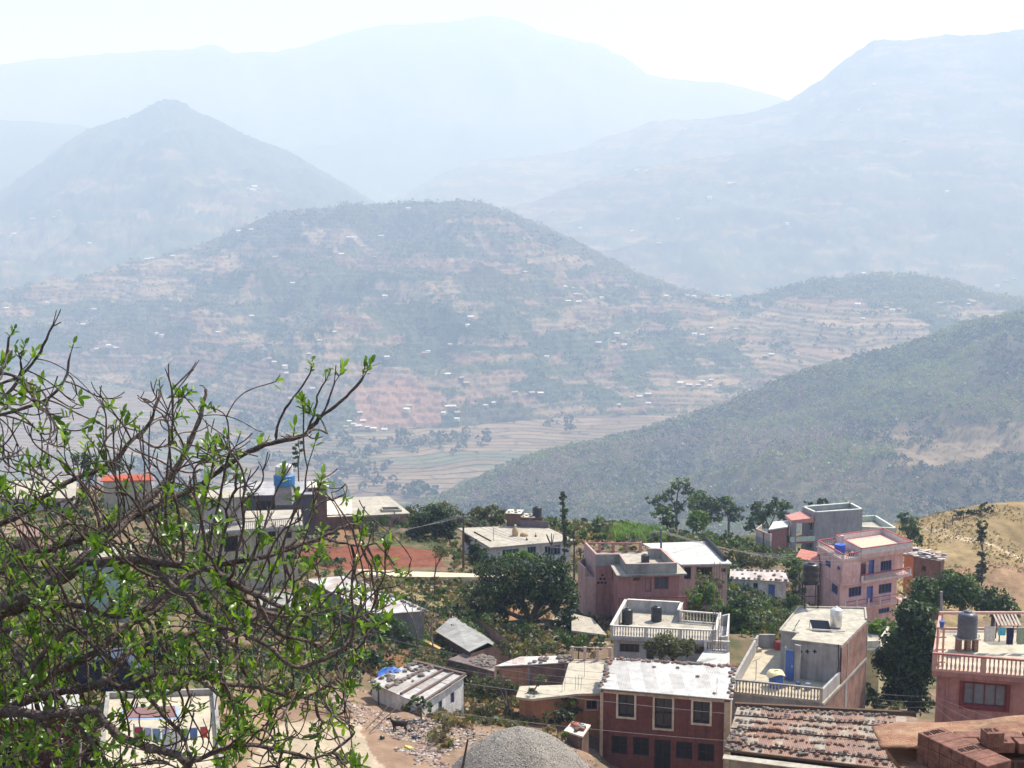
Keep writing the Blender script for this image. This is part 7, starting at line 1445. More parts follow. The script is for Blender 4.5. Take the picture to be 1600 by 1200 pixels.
scatter('dry_grass', [(560, 905), (760, 905), (900, 1110), (700, 1180), (560, 1060)], 3500, 42, .08, .28, LG['dry'] + LG['olive'], 8, .7, 1.2)
scatter('left_undergrowth', [(-200, 740), (520, 790), (560, 1070), (200, 1200), (-200, 1200)], 6500, 43, .15, .6, LG['olive'] + LG['mid'] + LG['dark'] + LG['dry'], 16, .36)
scatter('hill_grass', [(1400, 790), (1700, 790), (1700, 960), (1400, 960)], 5200, 44, .04, .15, LG['dry'] * 3 + [LG['olive'][0]], 6, .8, .6, (150, 225))
scatter('slope_edge_bushes', [(480, 800), (720, 812), (1000, 822), (1200, 850), (1200, 868), (900, 846), (600, 840)], 900, 45, .25, .8, LG['olive'] + LG['mid'], 14, .5, 1.0, (160, 215))
# corn patch
rng = np.random.default_rng(9); n = 900; poly = [(953, 842), (970, 828), (1030, 826), (1042, 836), (1040, 850), (960, 852)]
ok = np.argwhere(inpoly(pxx, pyy, poly)); k = ok[rng.choice(len(ok), n)]; bs = np.stack([XX[k[:, 0], k[:, 1]], DD[k[:, 0], k[:, 1]], ZZ[k[:, 0], k[:, 1]] + CAMZ], -1) + rng.uniform(-.2, .2, (n, 3)) * (1, 1, 0)
V = []; 
for b in bs:
    for j in range(7): a = rng.uniform(0, 6.28); h0 = rng.uniform(.1, 1.1); L = rng.uniform(.4, .8); dx, dy = math.cos(a), math.sin(a); V += [(b[0] - dy * .05, b[1] + dx * .05, b[2] + h0), (b[0] + dy * .05, b[1] - dx * .05, b[2] + h0), (b[0] + dx * L * .5 + dy * .05, b[1] + dy * L * .5 - dx * .05, b[2] + h0 + L * .75), (b[0] + dx * L * .5 - dy * .05, b[1] + dy * L * .5 + dx * .05, b[2] + h0 + L * .75)]
tag(link('corn_leaves', mesh_np('corn_leaves', V, np.arange(len(V)).reshape(-1, 4), LG['light'])), kind='stuff')
# ================================================================== gravel, rubbish, goat, poles and wires
c = P(808, 1262, 71.5); gz0 = gz(c.x, c.y); V = []; nr, na = 46, 110; Rr, Hp = 3.9, 2.75; top_z = P(797, 1141, 71.5).z; Hp = top_z - gz0 + .05
for i in range(nr + 1):
    for j in range(na):
        r = i / nr; a = 2 * math.pi * j / na; R_ = Rr * (1 + .10 * math.sin(2 * a + 1) + .05 * math.sin(5 * a)); x = c.x + R_ * r * math.cos(a); y = c.y + R_ * r * math.sin(a); g = gz(x, y) if i == nr else None
        prof = 1 - r ** 1.9; zz = gz0 - .6 + (Hp + .6) * prof; V.append((x, y, zz + .07 * (float(vnoise(x * 1.6, y * 1.6, 3)) - .5) + .5 * r * (float(vnoise(x * .55, y * .55, 13)) - .5) + .05 * (random.Random(i * 999 + j).random() - .5)))
Fc = [(i * na + j, i * na + (j + 1) % na, (i + 1) * na + (j + 1) % na, (i + 1) * na + j) for i in range(nr) for j in range(na)]
gm = mat('gravel', (.39, .355, .31), scale=14, var=.28, bump=.9, bscale=22); gm.node_tree.nodes['Bump'].inputs['Distance'].default_value = .12
o = link('gravel_heap', mesh_from('gravel_heap', V, Fc, [gm], smooth=True)); set_origin(o, (c.x, c.y, gz0)); tag(o, 'rounded heap of pale grey gravel at the bottom centre', 'gravel heap')
rng = np.random.default_rng(77); n = 9000; r = np.sqrt(rng.uniform(0, 1, n)); a = rng.uniform(0, 2 * np.pi, n); Rn = Rr * (1 + .10 * np.sin(2 * a + 1) + .05 * np.sin(5 * a)); X = c.x + Rn * r * np.cos(a); Y = c.y + Rn * r * np.sin(a); Z = gz0 - .6 + (Hp + .6) * (1 - r ** 1.9) + .07 * (vnoise(X * 1.6, Y * 1.6, 3) - .5) + .5 * r * (vnoise(X * .55, Y * .55, 13) - .5)
def pebbles(name, X, Y, Z, s, mats, seed, flat=.7):
    rng = np.random.default_rng(seed); n = len(X); base = np.array([(1, 0, 0), (0, 1, 0), (-1, 0, 0), (0, -1, 0), (0, 0, 1), (0, 0, -1)], float); f = np.array([(0, 1, 4), (1, 2, 4), (2, 3, 4), (3, 0, 4), (1, 0, 5), (2, 1, 5), (3, 2, 5), (0, 3, 5)])
    sc = s[:, None, None] * rng.uniform(.6, 1.3, (n, 6, 1)); an = rng.uniform(0, 6.28, n); V = base[None] * sc * np.array((1, 1, flat)); ca, sa = np.cos(an)[:, None], np.sin(an)[:, None]; Vx = V[..., 0] * ca - V[..., 1] * sa; Vy = V[..., 0] * sa + V[..., 1] * ca
    V = np.stack([Vx + X[:, None], Vy + Y[:, None], V[..., 2] + Z[:, None]], -1).reshape(-1, 3); Fc = (f[None] + 6 * np.arange(n)[:, None, None]).reshape(-1, 3); mi = np.repeat(rng.integers(0, len(mats), n), 8)
    return tag(link(name, mesh_np(name, V, Fc, mats, mi=mi)), kind='stuff')
pebbles('gravel', X, Y, Z, rng.uniform(.02, .055, n), [mat('gravel_a', (.40, .37, .33), bump=0), mat('gravel_b', (.24, .22, .195), bump=0), mat('gravel_c', (.50, .47, .43), bump=0)], 5)
def onground(poly, n, seed, dr=(50, 110), mask=-.05, sc=3.0):
    rng = np.random.default_rng(seed); ok = np.argwhere(inpoly(pxx, pyy, poly) & (DD > dr[0]) & (DD < dr[1])); k = ok[rng.choice(len(ok), n)]; X = XX[k[:, 0], k[:, 1]] + rng.uniform(-.25, .25, n); Y = DD[k[:, 0], k[:, 1]] + rng.uniform(-.25, .25, n); m = fbm(X / sc, Y / sc, seed, 3) > mask; X, Y = X[m], Y[m]; return X, Y, CAMZ - gh(X, Y)
LIT = [mat('litter_' + n, c_, bump=0, rough=.6) for n, c_ in (('white', (.50, .48, .46)), ('pink', (.36, .23, .21)), ('grey', (.26, .23, .22)), ('brown', (.16, .10, .075)), ('cream', (.38, .31, .24)), ('black', (.04, .035, .035)))]
X, Y, Z = onground([(470, 1088), (560, 1078), (640, 1100), (740, 1140), (760, 1160), (700, 1200), (600, 1190), (560, 1140)], 3800, 51, mask=-.02); pebbles('litter', X, Y, Z + .03, np.random.default_rng(1).uniform(.04, .14, len(X)), LIT, 6, .35)
X, Y, Z = onground([(600, 1120), (680, 1130), (720, 1160), (690, 1185), (620, 1175)], 1300, 52, mask=-.2); pebbles('dense_litter', X, Y, Z + .04, np.random.default_rng(2).uniform(.05, .16, len(X)), LIT, 7, .4)
X, Y, Z = onground([(740, 1140), (940, 1150), (940, 1200), (860, 1200)], 900, 53, mask=-.1); pebbles('rubble', X, Y, Z + .03, np.random.default_rng(3).uniform(.04, .13, len(X)), [LIT[2], LIT[3], LIT[4]], 8, .6)
X, Y, Z = onground([(830, 960), (880, 985), (850, 1030), (800, 1000)], 700, 54, (90, 125)); pebbles('garden_rubble', X, Y, Z + .03, np.random.default_rng(4).uniform(.06, .2, len(X)), [LIT[2], LIT[0], LIT[4]], 9, .6)
X, Y, Z = onground([(590, 905), (760, 905), (900, 1000), (900, 1160), (720, 1140), (600, 1060)], 3000, 55, (80, 132)); pebbles('clods', X, Y, Z, np.random.default_rng(5).uniform(.04, .15, len(X)), [LIT[3], mat('soil_clod', (.26, .17, .11), bump=0)], 10, .6)
# bags and lumps in the rubbish
def lump(name, label, x, d, s, m, cat, seed, fl=.6):
    g = G(x, d); import bmesh; bm = bmesh.new(); bmesh.ops.create_icosphere(bm, subdivisions=3, radius=1); r = random.Random(seed)
    for v in bm.verts: q = v.co.copy(); k = 1 + .25 * math.sin(4 * q.x + seed) * math.cos(3 * q.y) + .13 * math.sin(9 * q.z + 5 * q.x); v.co = Vector((q.x * s[0], q.y * s[1], max(q.z, -.6) * s[2])) * k
    me = bpy.data.meshes.new(name); bm.to_mesh(me); bm.free(); me.materials.append(m); o = link(name, me); o.location = g + Vector((0, 0, s[2] * .45)); tag(o, label, cat)
lump('plastic_bag', 'crumpled yellow plastic bag lying left of the gravel heap', 636, 75.2, (.34, .2, .2), mat('yellow_plastic', (.62, .50, .14), rough=.4), 'bag', 3)
lump('black_lump', 'black lump on the bare soil below the goat', 597, 76.6, (.13, .12, .12), M_BLACKT, 'rubbish', 4); lump('black_bag', 'black plastic bag amid the white rubbish', 651, 78.3, (.24, .18, .15), M_BLACKT, 'bag', 5); lump('black_bag', 'black plastic bag behind and right of the goat', 642, 80.8, (.16, .14, .12), M_BLACKT, 'bag', 6)
# leaning stick at the gravel heap
a = P(731, 1155, 68.2); b = P(714, 1232, 67.2); t = thing('wooden_stick', 'dark stick leaning against the left flank of the gravel heap', 'stick', b); mb = MB(); mb.tube([b, b.lerp(a, .5) + Vector((.05, 0, 0)), a], [.08, .07, .05], 7); mb.build('stick', [mat('dark_stick', (.05, .035, .03), scale=10)], t)
# poles and planks lying on the slope
for i, (x0, y0, x1, y1, d, lab) in enumerate(((470, 1106, 548, 1122, 79, 'dark timber lying on the dusty ground behind the branches'), (468, 1116, 546, 1124, 78, 'second dark timber lying just in front of its neighbour'), (577, 1152, 628, 1098, 77, 'long thin pole slanting up the rubbish slope'), (572, 1150, 612, 1098, 77.5, 'long thin pole left of and parallel to the slanting one'))):
    a = P(x0, y0, d); b = P(x1, y1, d + (1.5 if i < 2 else 3)); a.z = gz(a.x, a.y) + .12; b.z = max(b.z, gz(b.x, b.y) + .12); t = thing('timber_pole', lab, 'pole', a); mb = MB(); mb.tube([a, b], .055 if i < 2 else .03, 6); mb.build('pole', [M_WOOD], t)
# ---- goat
g = G(624, 80.0); t = thing('goat', 'black goat standing on the rubbish slope with its head to the left', 'goat', g)
S = 1.0; sk = [((.36, 0, .66), .16), ((.16, 0, .64), .185), ((-.06, 0, .63), .175), ((-.28, 0, .64), .155), ((-.44, 0, .76), .085), ((-.54, 0, .90), .062), ((-.66, 0, .90), .055), ((-.78, 0, .84), .032)]
par = [-1, 0, 1, 2, 3, 4, 5, 6]
def leg(att, pts):
    p = att
    for q in pts: sk.append(q); par.append(p); p = len(sk) - 1
for s_ in (-.095, .095): leg(3, [((-.30, s_, .50), .065), ((-.30 + s_ * .4, s_, .28), .036), ((-.29 + s_ * .4, s_, .06), .024), ((-.31 + s_ * .4, s_, .0), .03)]); leg(0, [((.38, s_, .54), .095), ((.33, s_, .40), .055), ((.43, s_, .26), .034), ((.40, s_, .05), .024), ((.38, s_, .0), .03)])
leg(0, [((.50, 0, .76), .035), ((.55, 0, .86), .022)])
me = bpy.data.meshes.new('body'); me.from_pydata([(p[0][0] * S, p[0][1] * S, p[0][2] * S) for p in sk], [(i, par[i]) for i in range(len(sk)) if par[i] >= 0], []); o = link('body', me, t)
m_ = o.modifiers.new('skin', 'SKIN'); 
for i, v in enumerate(me.skin_vertices[0].data): v.radius = (sk[i][1] * S, sk[i][1] * S); v.use_root = (i == 0)
o.modifiers.new('sub', 'SUBSURF').levels = 2; o.modifiers['sub'].render_levels = 2
me.materials.append(mat('goat_hair', (.022, .014, .012), rough=.8, scale=14)); o.rotation_euler = (0, 0, -.12)
for s_ in (-1, 1):
    mb = MB(); b = g + Vector((-.55, s_ * .05, .95)); mb.tube([b, b + Vector((.05, s_ * .08, -.02)), b + Vector((.06, s_ * .14, -.08))], [.02, .032, .008], 6); mb.build('ear', [mat('goat_hair', (.022, .014, .012))], t)
    mb = MB(); b = g + Vector((-.56, s_ * .03, .96)); mb.tube([b, b + Vector((.04, s_ * .01, .08)), b + Vector((.12, s_ * .03, .12))], [.016, .012, .004], 6); mb.build('horn', [mat('horn', (.10, .08, .06))], t)
# ---- utility poles and wires
def pole(label, x, d, ytop, r=.11, arms=True, m=None, lean=0):
    g = G(x, d); tp = P(x + lean, ytop, d); t = thing('utility_pole', label, 'utility pole', g); mb = MB(); mb.tube([g - Vector((0, 0, .4)), tp], [r * 1.2, r * .8], 9); mb.build('post', [m or M_WOOD], t)
    if arms:
        mb = MB(); mb.beam(tp + Vector((-.7, 0, -.3)), tp + Vector((.7, 0, -.3)), .1, .1); mb.build('crossarm', [M_GREYM], t)
        for k in (-.6, 0, .6): mb = MB(); mb.lathe(tp + Vector((k, 0, -.25 if k else 0)), [(.04, 0), (.06, .06), (.03, .12), (.05, .16)], 8); mb.build('insulator', [M_WW], t)
    return tp
p1 = pole('wooden utility pole in front of the flat concrete roof', 724, 136, 802); p2 = pole('grey utility pole rising behind the terracotta house roof', 1033, 127, 826, m=mat('pole_blue_grey', (.16, .18, .24)))
p3 = pole('dark thin pole on the slope above the white shed', 1193, 168, 832, .1, False); p4 = pole('concrete post behind the salmon terrace corner', 1471, 84, 924, .1, False, M_CONCG)
def wire(label, a, b, sag=.6, r=.016, group='overhead wires'):
    a = Vector(a); b = Vector(b); pts = [a.lerp(b, k / 16) - Vector((0, 0, sag * 4 * (k / 16) * (1 - k / 16))) for k in range(17)]; o = MB().tube(pts, r * .75, 4).build('overhead_wire', [mat('wire', (.30, .29, .30), bump=0)]); set_origin(o, a); tag(o, label, 'wire', group)
lw = P(430, 822, 135)
for k, dz in enumerate((0, -.45, -.9)): wire('wire running left from the wooden utility pole', p1 + Vector((.6 - .6 * k, 0, -.2)), P(395, 832 + 9 * k, 128 + k), 1.0, .02, 'wires left of the wooden pole'); wire('wire running right from the wooden utility pole', p1 + Vector((-.6 + .6 * k, 0, -.2)), p2 + Vector((.6 * (k - 1), 0, -.3)), 2.4, .02, 'wires between wooden and grey pole')
for k in range(4): wire('wire fanning right from the grey utility pole', p2 + Vector((.2 * k, 0, -.3)), P(1300 + 20 * k, 862 + 6 * k, 140 + 3 * k), 1.0, .017, 'wires right of the grey pole')
for k, (x0, y0, x1, y1) in enumerate(((560, 985, 960, 1052), (560, 997, 960, 1064), (575, 1012, 955, 1072))): wire('wire crossing the gap above the white shack', P(x0, y0, 92), P(x1, y1, 82), .5, .013, 'wires above the white shack')
for k, (x0, y0, x1, y1) in enumerate(((930, 1084, 1160, 1112), (930, 1122, 1160, 1152))): wire(('upper' if k == 0 else 'lower') + ' wire passing in front of the dark red house', P(x0 - 260, y0 - 25 + 12 * k, 76), P(x1 + 120, y1 + 14, 76), .25, .013)
for k in range(4): wire('wire strung from near the dark tree to the salmon house', P(1370, 1083 + 9 * k, 80), P(1458, 1087 + 9 * k, 71.5), .08, .012, 'wires beside the salmon house')
for k in range(3): wire('wire crossing the front wall of the salmon house', P(1462, 1088 + 8 * k, 71), P(1570 - 30 * k, 1126 + 6 * k, 69), .1, .012, 'wires across the salmon wall')
# red soil yard: stumps, benches and a post
for x, y, lab in ((1195, 955, 'low stump with a pale top in the red yard'), (1205, 967, 'taller stump with a rounded top right of the pale stump')):
    d = 126; g = G(x, d); t = thing('brick_stub', lab, 'stump', g); mb = MB(); mb.box(g + Vector((0, 0, .4)), .5, .5, 1.0, .3); mb.build('stub', [M_BRICK], t); mb = MB(); mb.lathe(g + Vector((0, 0, .902)), [(.38, 0), (.38, .08), (.2, .14)], 10); mb.build('cap', [mat('peach_cap', (.66, .45, .36))], t)

# the many small stones of the remaining roofs
_V = []; 
stone_stuff('small_roof_stones', [p for p, r in EXTRA_STONES], (.11, .22))
# ================================================================== the near tree: limbs from the photograph, twigs grown by space colonisation
rng = np.random.default_rng(21)
LIMBS = [  # (points (x, y, distance), start radius m, end radius m)
 ([(-420, 1120, 9.3), (-240, 1060, 9.2), (-120, 1000, 9.1), (-40, 965, 9.0), (30, 938, 8.9), (95, 903, 8.9), (130, 876, 8.9), (150, 852, 9.0), (180, 830, 9.1), (215, 792, 9.3), (245, 768, 9.4), (275, 735, 9.5), (290, 705, 9.6), (310, 660, 9.7), (322, 610, 9.8)], .10, .012),
 ([(130, 876, 8.9), (165, 879, 8.8), (205, 873, 8.7), (240, 877, 8.6), (275, 881, 8.5), (310, 883, 8.5), (345, 900, 8.4), (370, 914, 8.4), (405, 932, 8.4), (440, 950, 8.4), (480, 962, 8.5)], .032, .012),
 ([(238, 878, 8.6), (252, 902, 8.5), (272, 918, 8.5), (294, 935, 8.4), (312, 957, 8.4), (330, 975, 8.3), (350, 990, 8.3), (372, 1012, 8.2)], .024, .012),
 ([(-40, 985, 9.2), (10, 958, 9.2), (60, 948, 9.2), (120, 945, 9.1), (155, 957, 9.0), (185, 962, 9.0), (215, 957, 9.0), (245, 942, 9.1), (265, 920, 9.2), (285, 905, 9.3), (315, 890, 9.4), (360, 880, 9.5), (400, 873, 9.5), (440, 862, 9.6), (500, 840, 9.7), (545, 820, 9.8)], .03, .010),
 ([(-60, 1110, 8.6), (0, 1092, 8.6), (50, 1072, 8.7), (90, 1046, 8.8), (115, 1036, 8.9), (140, 1025, 8.9), (165, 1005, 9.0), (190, 985, 9.1), (215, 968, 9.2), (245, 950, 9.3), (270, 918, 9.4)], .052, .022),
 ([(-60, 1128, 8.3), (0, 1112, 8.3), (40, 1095, 8.3), (90, 1082, 8.3), (130, 1076, 8.3), (165, 1066, 8.3), (190, 1072, 8.3), (220, 1060, 8.3), (255, 1052, 8.3), (290, 1052, 8.3), (320, 1068, 8.3), (345, 1088, 8.3)], .045, .010),
 ([(-60, 1128, 8.0), (10, 1112, 8.0), (60, 1118, 8.0), (110, 1113, 8.0), (148, 1110, 8.0), (165, 1130, 8.0), (190, 1152, 8.0), (225, 1165, 8.0), (260, 1176, 8.0), (280, 1180, 8.0), (296, 1200, 8.0), (320, 1240, 8.0)], .045, .018),
 ([(165, 1062, 8.6), (178, 1045, 8.7), (198, 1022, 8.8), (225, 1008, 8.9), (260, 996, 9.0), (300, 988, 9.1), (335, 972, 9.2), (370, 965, 9.3)], .028, .010),
 ([(-30, 905, 9.6), (50, 868, 9.6), (100, 850, 9.7), (180, 820, 9.8), (240, 792, 9.9), (298, 765, 10.0), (340, 738, 10.0), (385, 707, 10.0), (425, 692, 10.0), (475, 680, 10.0), (500, 652, 10.0), (525, 634, 10.0), (548, 612, 10.0), (566, 592, 10.0)], .034, .010),
 ([(-40, 850, 9.4), (0, 820, 9.4), (40, 800, 9.4), (80, 768, 9.4), (125, 745, 9.5), (175, 722, 9.6), (205, 690, 9.7), (228, 668, 9.8), (242, 640, 9.8), (250, 610, 9.9)], .030, .010),
 ([(-60, 665, 9.8), (0, 648, 9.8), (60, 630, 9.8), (88, 612, 9.8), (104, 585, 9.9), (108, 558, 9.9)], .022, .008),
 ([(-40, 612, 9.2), (0, 601, 9.2), (30, 588, 9.2), (56, 560, 9.2), (72, 530, 9.2), (81, 511, 9.2)], .022, .008),
 ([(-60, 640, 9.0), (-20, 610, 9.0), (5, 575, 9.0), (12, 545, 9.0), (14, 528, 9.0)], .018, .008),
 ([(-60, 650, 9.1), (0, 625, 9.1), (30, 590, 9.1), (32, 560, 9.1)], .016, .008),
 ([(500, 655, 10.0), (515, 620, 10.0), (522, 598, 10.0)], .010, .006),
 ([(480, 676, 10.0), (492, 640, 10.0), (498, 612, 10.0), (508, 596, 10.0)], .010, .006),
 ([(430, 690, 10.0), (438, 655, 10.0), (452, 630, 10.0), (478, 596, 10.0), (484, 582, 10.0)], .012, .006),
 ([(75, 905, 9.0), (86, 880, 9.1), (88, 840, 9.2), (105, 805, 9.3), (125, 778, 9.4), (140, 745, 9.5)], .024, .010),
 ([(0, 985, 8.7), (15, 1000, 8.6), (30, 1032, 8.5), (42, 1055, 8.4), (55, 1090, 8.4), (62, 1115, 8.4), (80, 1150, 8.3), (105, 1195, 8.3), (120, 1230, 8.3)], .024, .014),
 ([(110, 980, 8.5), (150, 1012, 8.4), (180, 1035, 8.3), (215, 1062, 8.3), (232, 1090, 8.2), (262, 1125, 8.2), (285, 1150, 8.2), (300, 1190, 8.1)], .020, .009),
 ([(85, 1085, 8.2), (110, 1115, 8.2), (135, 1148, 8.1), (165, 1190, 8.1), (180, 1220, 8.1)], .018, .012),
 ([(400, 932, 8.4), (430, 985, 8.5), (480, 1002, 8.6), (515, 1020, 8.7), (545, 1000, 8.8), (558, 962, 8.9), (578, 932, 9.0)], .014, .007),
 ([(330, 975, 8.3), (380, 990, 8.2), (420, 1010, 8.2), (455, 1040, 8.2), (490, 1038, 8.2), (525, 1020, 8.2), (548, 1004, 8.2)], .014, .008),
 ([(345, 900, 8.4), (400, 950, 8.6), (460, 962, 8.8), (520, 950, 9.0), (560, 928, 9.1), (590, 920, 9.2), (620, 914, 9.2), (638, 896, 9.3), (642, 872, 9.3)], .014, .006),
 ([(500, 840, 9.7), (550, 852, 9.7), (590, 850, 9.7), (625, 838, 9.7)][:3], .009, .006),
 ([(300, 1052, 8.3), (360, 1070, 8.4), (410, 1075, 8.5), (460, 1090, 8.6), (500, 1080, 8.7), (530, 1052, 8.8)], .012, .006),
 ([(440, 862, 9.6), (475, 830, 9.7), (495, 790, 9.8), (540, 772, 9.9), (545, 720, 10.0)][:4], .011, .006),
 ([(296, 1190, 8.0), (370, 1165, 8.2), (430, 1170, 8.3), (490, 1185, 8.4), (540, 1160, 8.5), (555, 1145, 8.5)], .014, .006),
]
POS = []; PAR = []; FIX = []
def addn(p, par, r=0.0): POS.append(np.array(p, float)); PAR.append(par); FIX.append(r); return len(POS) - 1
foot = Vector((-6.6, 9.6, 0)); foot.z = gz(foot.x, foot.y) - .1
hub = P(-420, 1120, 9.3); last = -1
for k in range(17): t = k / 16; p = foot.lerp(hub, t) + Vector((.12 * math.sin(4 * t), .1 * math.sin(3 * t), 0)); last = addn(p, last, .17 - .05 * t)
hubi = last
for li, (pts, r0, r1) in enumerate(LIMBS):
    W3 = [P(x, y, d) for x, y, d in pts]
    if li == 0: start = hubi; W3 = W3[1:]
    else:
        A_ = np.array(POS); dd = np.linalg.norm(A_ - np.array(W3[0]), axis=1)
        if pts[0][0] < 5 and pts[0][1] < 1140 and dd.min() > .12: 
            # leaves the trunk outside the frame
            far_ = P(pts[0][0] - 190, pts[0][1] + (1060 - pts[0][1]) * .35, pts[0][2]); start = int(np.argmin(np.linalg.norm(A_ - np.array(far_), axis=1))); W3 = [far_] + W3
        else: start = int(dd.argmin())
    pl = [Vector(POS[start])] + W3; L = sum((pl[i + 1] - pl[i]).length for i in range(len(pl) - 1)); cur = start; run = 0
    # smooth Catmull-Rom through the points
    for i in range(len(pl) - 1):
        p0 = pl[max(i - 1, 0)]; p1 = pl[i]; p2 = pl[i + 1]; p3 = pl[min(i + 2, len(pl) - 1)]; n = max(1, round((p2 - p1).length / .05))
        for k in range(1, n + 1):
            t = k / n; q = .5 * ((2 * p1) + (p2 - p0) * t + (2 * p0 - 5 * p1 + 4 * p2 - p3) * t * t + (-p0 + 3 * p1 - 3 * p2 + p3) * t ** 3); run += (p2 - p1).length / n
            q = q + Vector(rng.normal(size=3) * .0035); cur = addn(q, cur, r0 + (r1 - r0) * min(1, run / L))
nlimb = len(POS)
poly_full = [(-110, 560), (60, 590), (110, 600), (215, 595), (330, 590), (400, 612), (480, 600), (560, 585), (575, 600), (520, 680), (545, 760), (600, 800), (585, 850), (640, 880), (610, 930), (600, 990), (560, 1060), (555, 1120), (560, 1230), (-110, 1230)]
N = 2700; ax = rng.uniform(-110, 650, N * 2); ay = rng.uniform(505, 1230, N * 2); ad = rng.uniform(7.7, 10.4, N * 2)
keep = inpoly(ax, ay, poly_full) & (rng.uniform(size=N * 2) < np.clip((ay - 540) / 260, .28, 1) * np.where(ax > 330, np.clip((ay - 560) / 330, .22, .95), 1))
keep &= (ax < 425) | (ay > 925) | (rng.uniform(size=N * 2) < .38)
keep &= ~((ax > 150) & (ax < 330) & (ay > 1085) & (rng.uniform(size=N * 2) < .62))
ATT = np.array([P(x, y, d) for x, y, d in zip(ax[keep], ay[keep], ad[keep])]); 
POSa = np.array(POS); kids = {}
near = np.full(len(ATT), -1); nd = np.full(len(ATT), 1e9)
def upd(idx0):
    global near, nd
    A_ = np.array(POS[idx0:]) if idx0 else np.array(POS)
    A_ = A_; 
    for s in range(0, len(ATT), 1500):
        d = np.linalg.norm(ATT[s:s + 1500, None, :] - A_[None], axis=2); j = d.argmin(1); m = d[np.arange(len(j)), j]; b = m < nd[s:s + 1500]
        near[s:s + 1500][b] = j[b] + idx0; nd[s:s + 1500][b] = m[b]
upd(0); STEP = .045; alive = np.ones(len(ATT), bool)
for it in range(75):
    alive &= nd > .10; act = alive & (nd < .8)
    if not act.any(): break
    ids = near[act]; dirs = ATT[act] - np.array(POS)[ids]; dirs /= np.linalg.norm(dirs, axis=1, keepdims=True); un, inv = np.unique(ids, return_inverse=True); S_ = np.zeros((len(un), 3)); np.add.at(S_, inv, dirs)
    base = len(POS)
    for u, s_ in zip(un, S_):
        if u < 17: continue
        pd = POS[u] - POS[PAR[u]]; pd /= np.linalg.norm(pd) + 1e-9; d = s_ / (np.linalg.norm(s_) + 1e-9); d = d * 1.0 + pd * (1.1 if u >= nlimb else .3) + np.array((.05, 0, .22)) + rng.normal(size=3) * .10; d /= np.linalg.norm(d); q = POS[u] + d * STEP
        addn(q, int(u))
    if len(POS) == base or len(POS) > 24000: break
    upd(base)
nch = np.zeros(len(POS), int)
for p in PAR:
    if p >= 0: nch[p] += 1
# finishing shoots: every growing end gets a curved upright tip
TIPS = []
for i in [k for k in range(len(POS)) if nch[k] == 0]:
    for s in range(rng.integers(1, 4)):
        cur = i; d = POS[i] - POS[PAR[i]]; d /= np.linalg.norm(d); d = d + rng.normal(size=3) * .45; 
        for k in range(rng.integers(2, 5)): d = d * .8 + np.array((.03, 0, .22)); d /= np.linalg.norm(d); cur = addn(POS[cur] + d * .032, cur)
        TIPS.append((cur, d.copy()))
n = len(POS); POSa = np.array(POS); main = np.full(n, -1)
for i in range(n - 1, nlimb, -1): main[PAR[i]] = i if main[PAR[i]] < 0 else main[PAR[i]]
PARa = np.array(PAR)
for _ in range(4):
    idx = np.array([i for i in range(nlimb, n) if main[i] >= 0]); POSa[idx] = POSa[idx] * .4 + .3 * (POSa[PARa[idx]] + POSa[main[idx]])
RAD = np.full(n, 0.0); ch = [[] for _ in range(n)]
for i, p in enumerate(PAR):
    if p >= 0: ch[p].append(i)
for i in range(n - 1, -1, -1):
    RAD[i] = .0037 if not ch[i] else sum(RAD[c] ** 2.6 for c in ch[i]) ** (1 / 2.6) 
    if FIX[i]: RAD[i] = max(FIX[i], min(RAD[i], FIX[i] * 1.25))
    else: RAD[i] = min(RAD[i], .013)
V = []; Fc = []; stack = [(0, None)]
def ring(p, t, ref, r, ns):
    a = np.cross(t, ref); 
    if np.linalg.norm(a) < 1e-3: a = np.cross(t, (1, 0, 0))
    a /= np.linalg.norm(a); b = np.cross(t, a); q = np.arange(ns) * 2 * math.pi / ns
    return p + (np.cos(q)[:, None] * a + np.sin(q)[:, None] * b) * r, b
seen = [(0, [0])]
chains = []; st = [(0, -1)]
while st:
    i, par = st.pop(); c = [par] if par >= 0 else []; c.append(i)
    while ch[i]:
        k = max(ch[i], key=lambda q: RAD[q]); st += [(q, i) for q in ch[i] if q != k]; c.append(k); i = k
    if len(c) > 1: chains.append(c)
nv = 0; VV = []; FF = []
for c in chains:
    r0 = RAD[c[1]]; ns = 9 if r0 > .02 else 6 if r0 > .008 else 4; pts = POSa[c]; rad = RAD[c].copy(); rad[0] = min(rad[0], RAD[c[1]] * 1.25); ref = np.array((0, 0, 1.0)); m = len(c)
    for j in range(m):
        t = pts[min(j + 1, m - 1)] - pts[max(j - 1, 0)]; t /= np.linalg.norm(t) + 1e-9; rg_, ref2 = ring(pts[j], t, ref, rad[j] * (1 + .10 * math.sin(j * 1.3 + c[0]) + .05 * math.sin(j * 3.7)), ns); ref = np.cross(rg_[0] - pts[j], t) * -1 if False else ref; VV.append(rg_)
    a = nv + np.arange(m - 1)[:, None] * ns + np.arange(ns)[None]; b = nv + np.arange(m - 1)[:, None] * ns + (np.arange(ns)[None] + 1) % ns
    FF.append(np.stack([a, b, b + ns, a + ns], -1).reshape(-1, 4)); nv += m * ns
VV = np.concatenate(VV); FF = np.concatenate(FF)
T0 = thing('near_tree', 'big leafing tree with tangled brown branches filling the lower left foreground', 'tree', foot)
M_NB = mat('near_bark', (.145, .105, .093), scale=26, var=.35, col2=(.05, .034, .031), bump=.9, bscale=70, stain=(.26, .225, .20), stain_scale=14, rough=.8)
link('trunk', mesh_np('trunk', VV - np.array(foot), FF, [M_NB], smooth=True), T0)
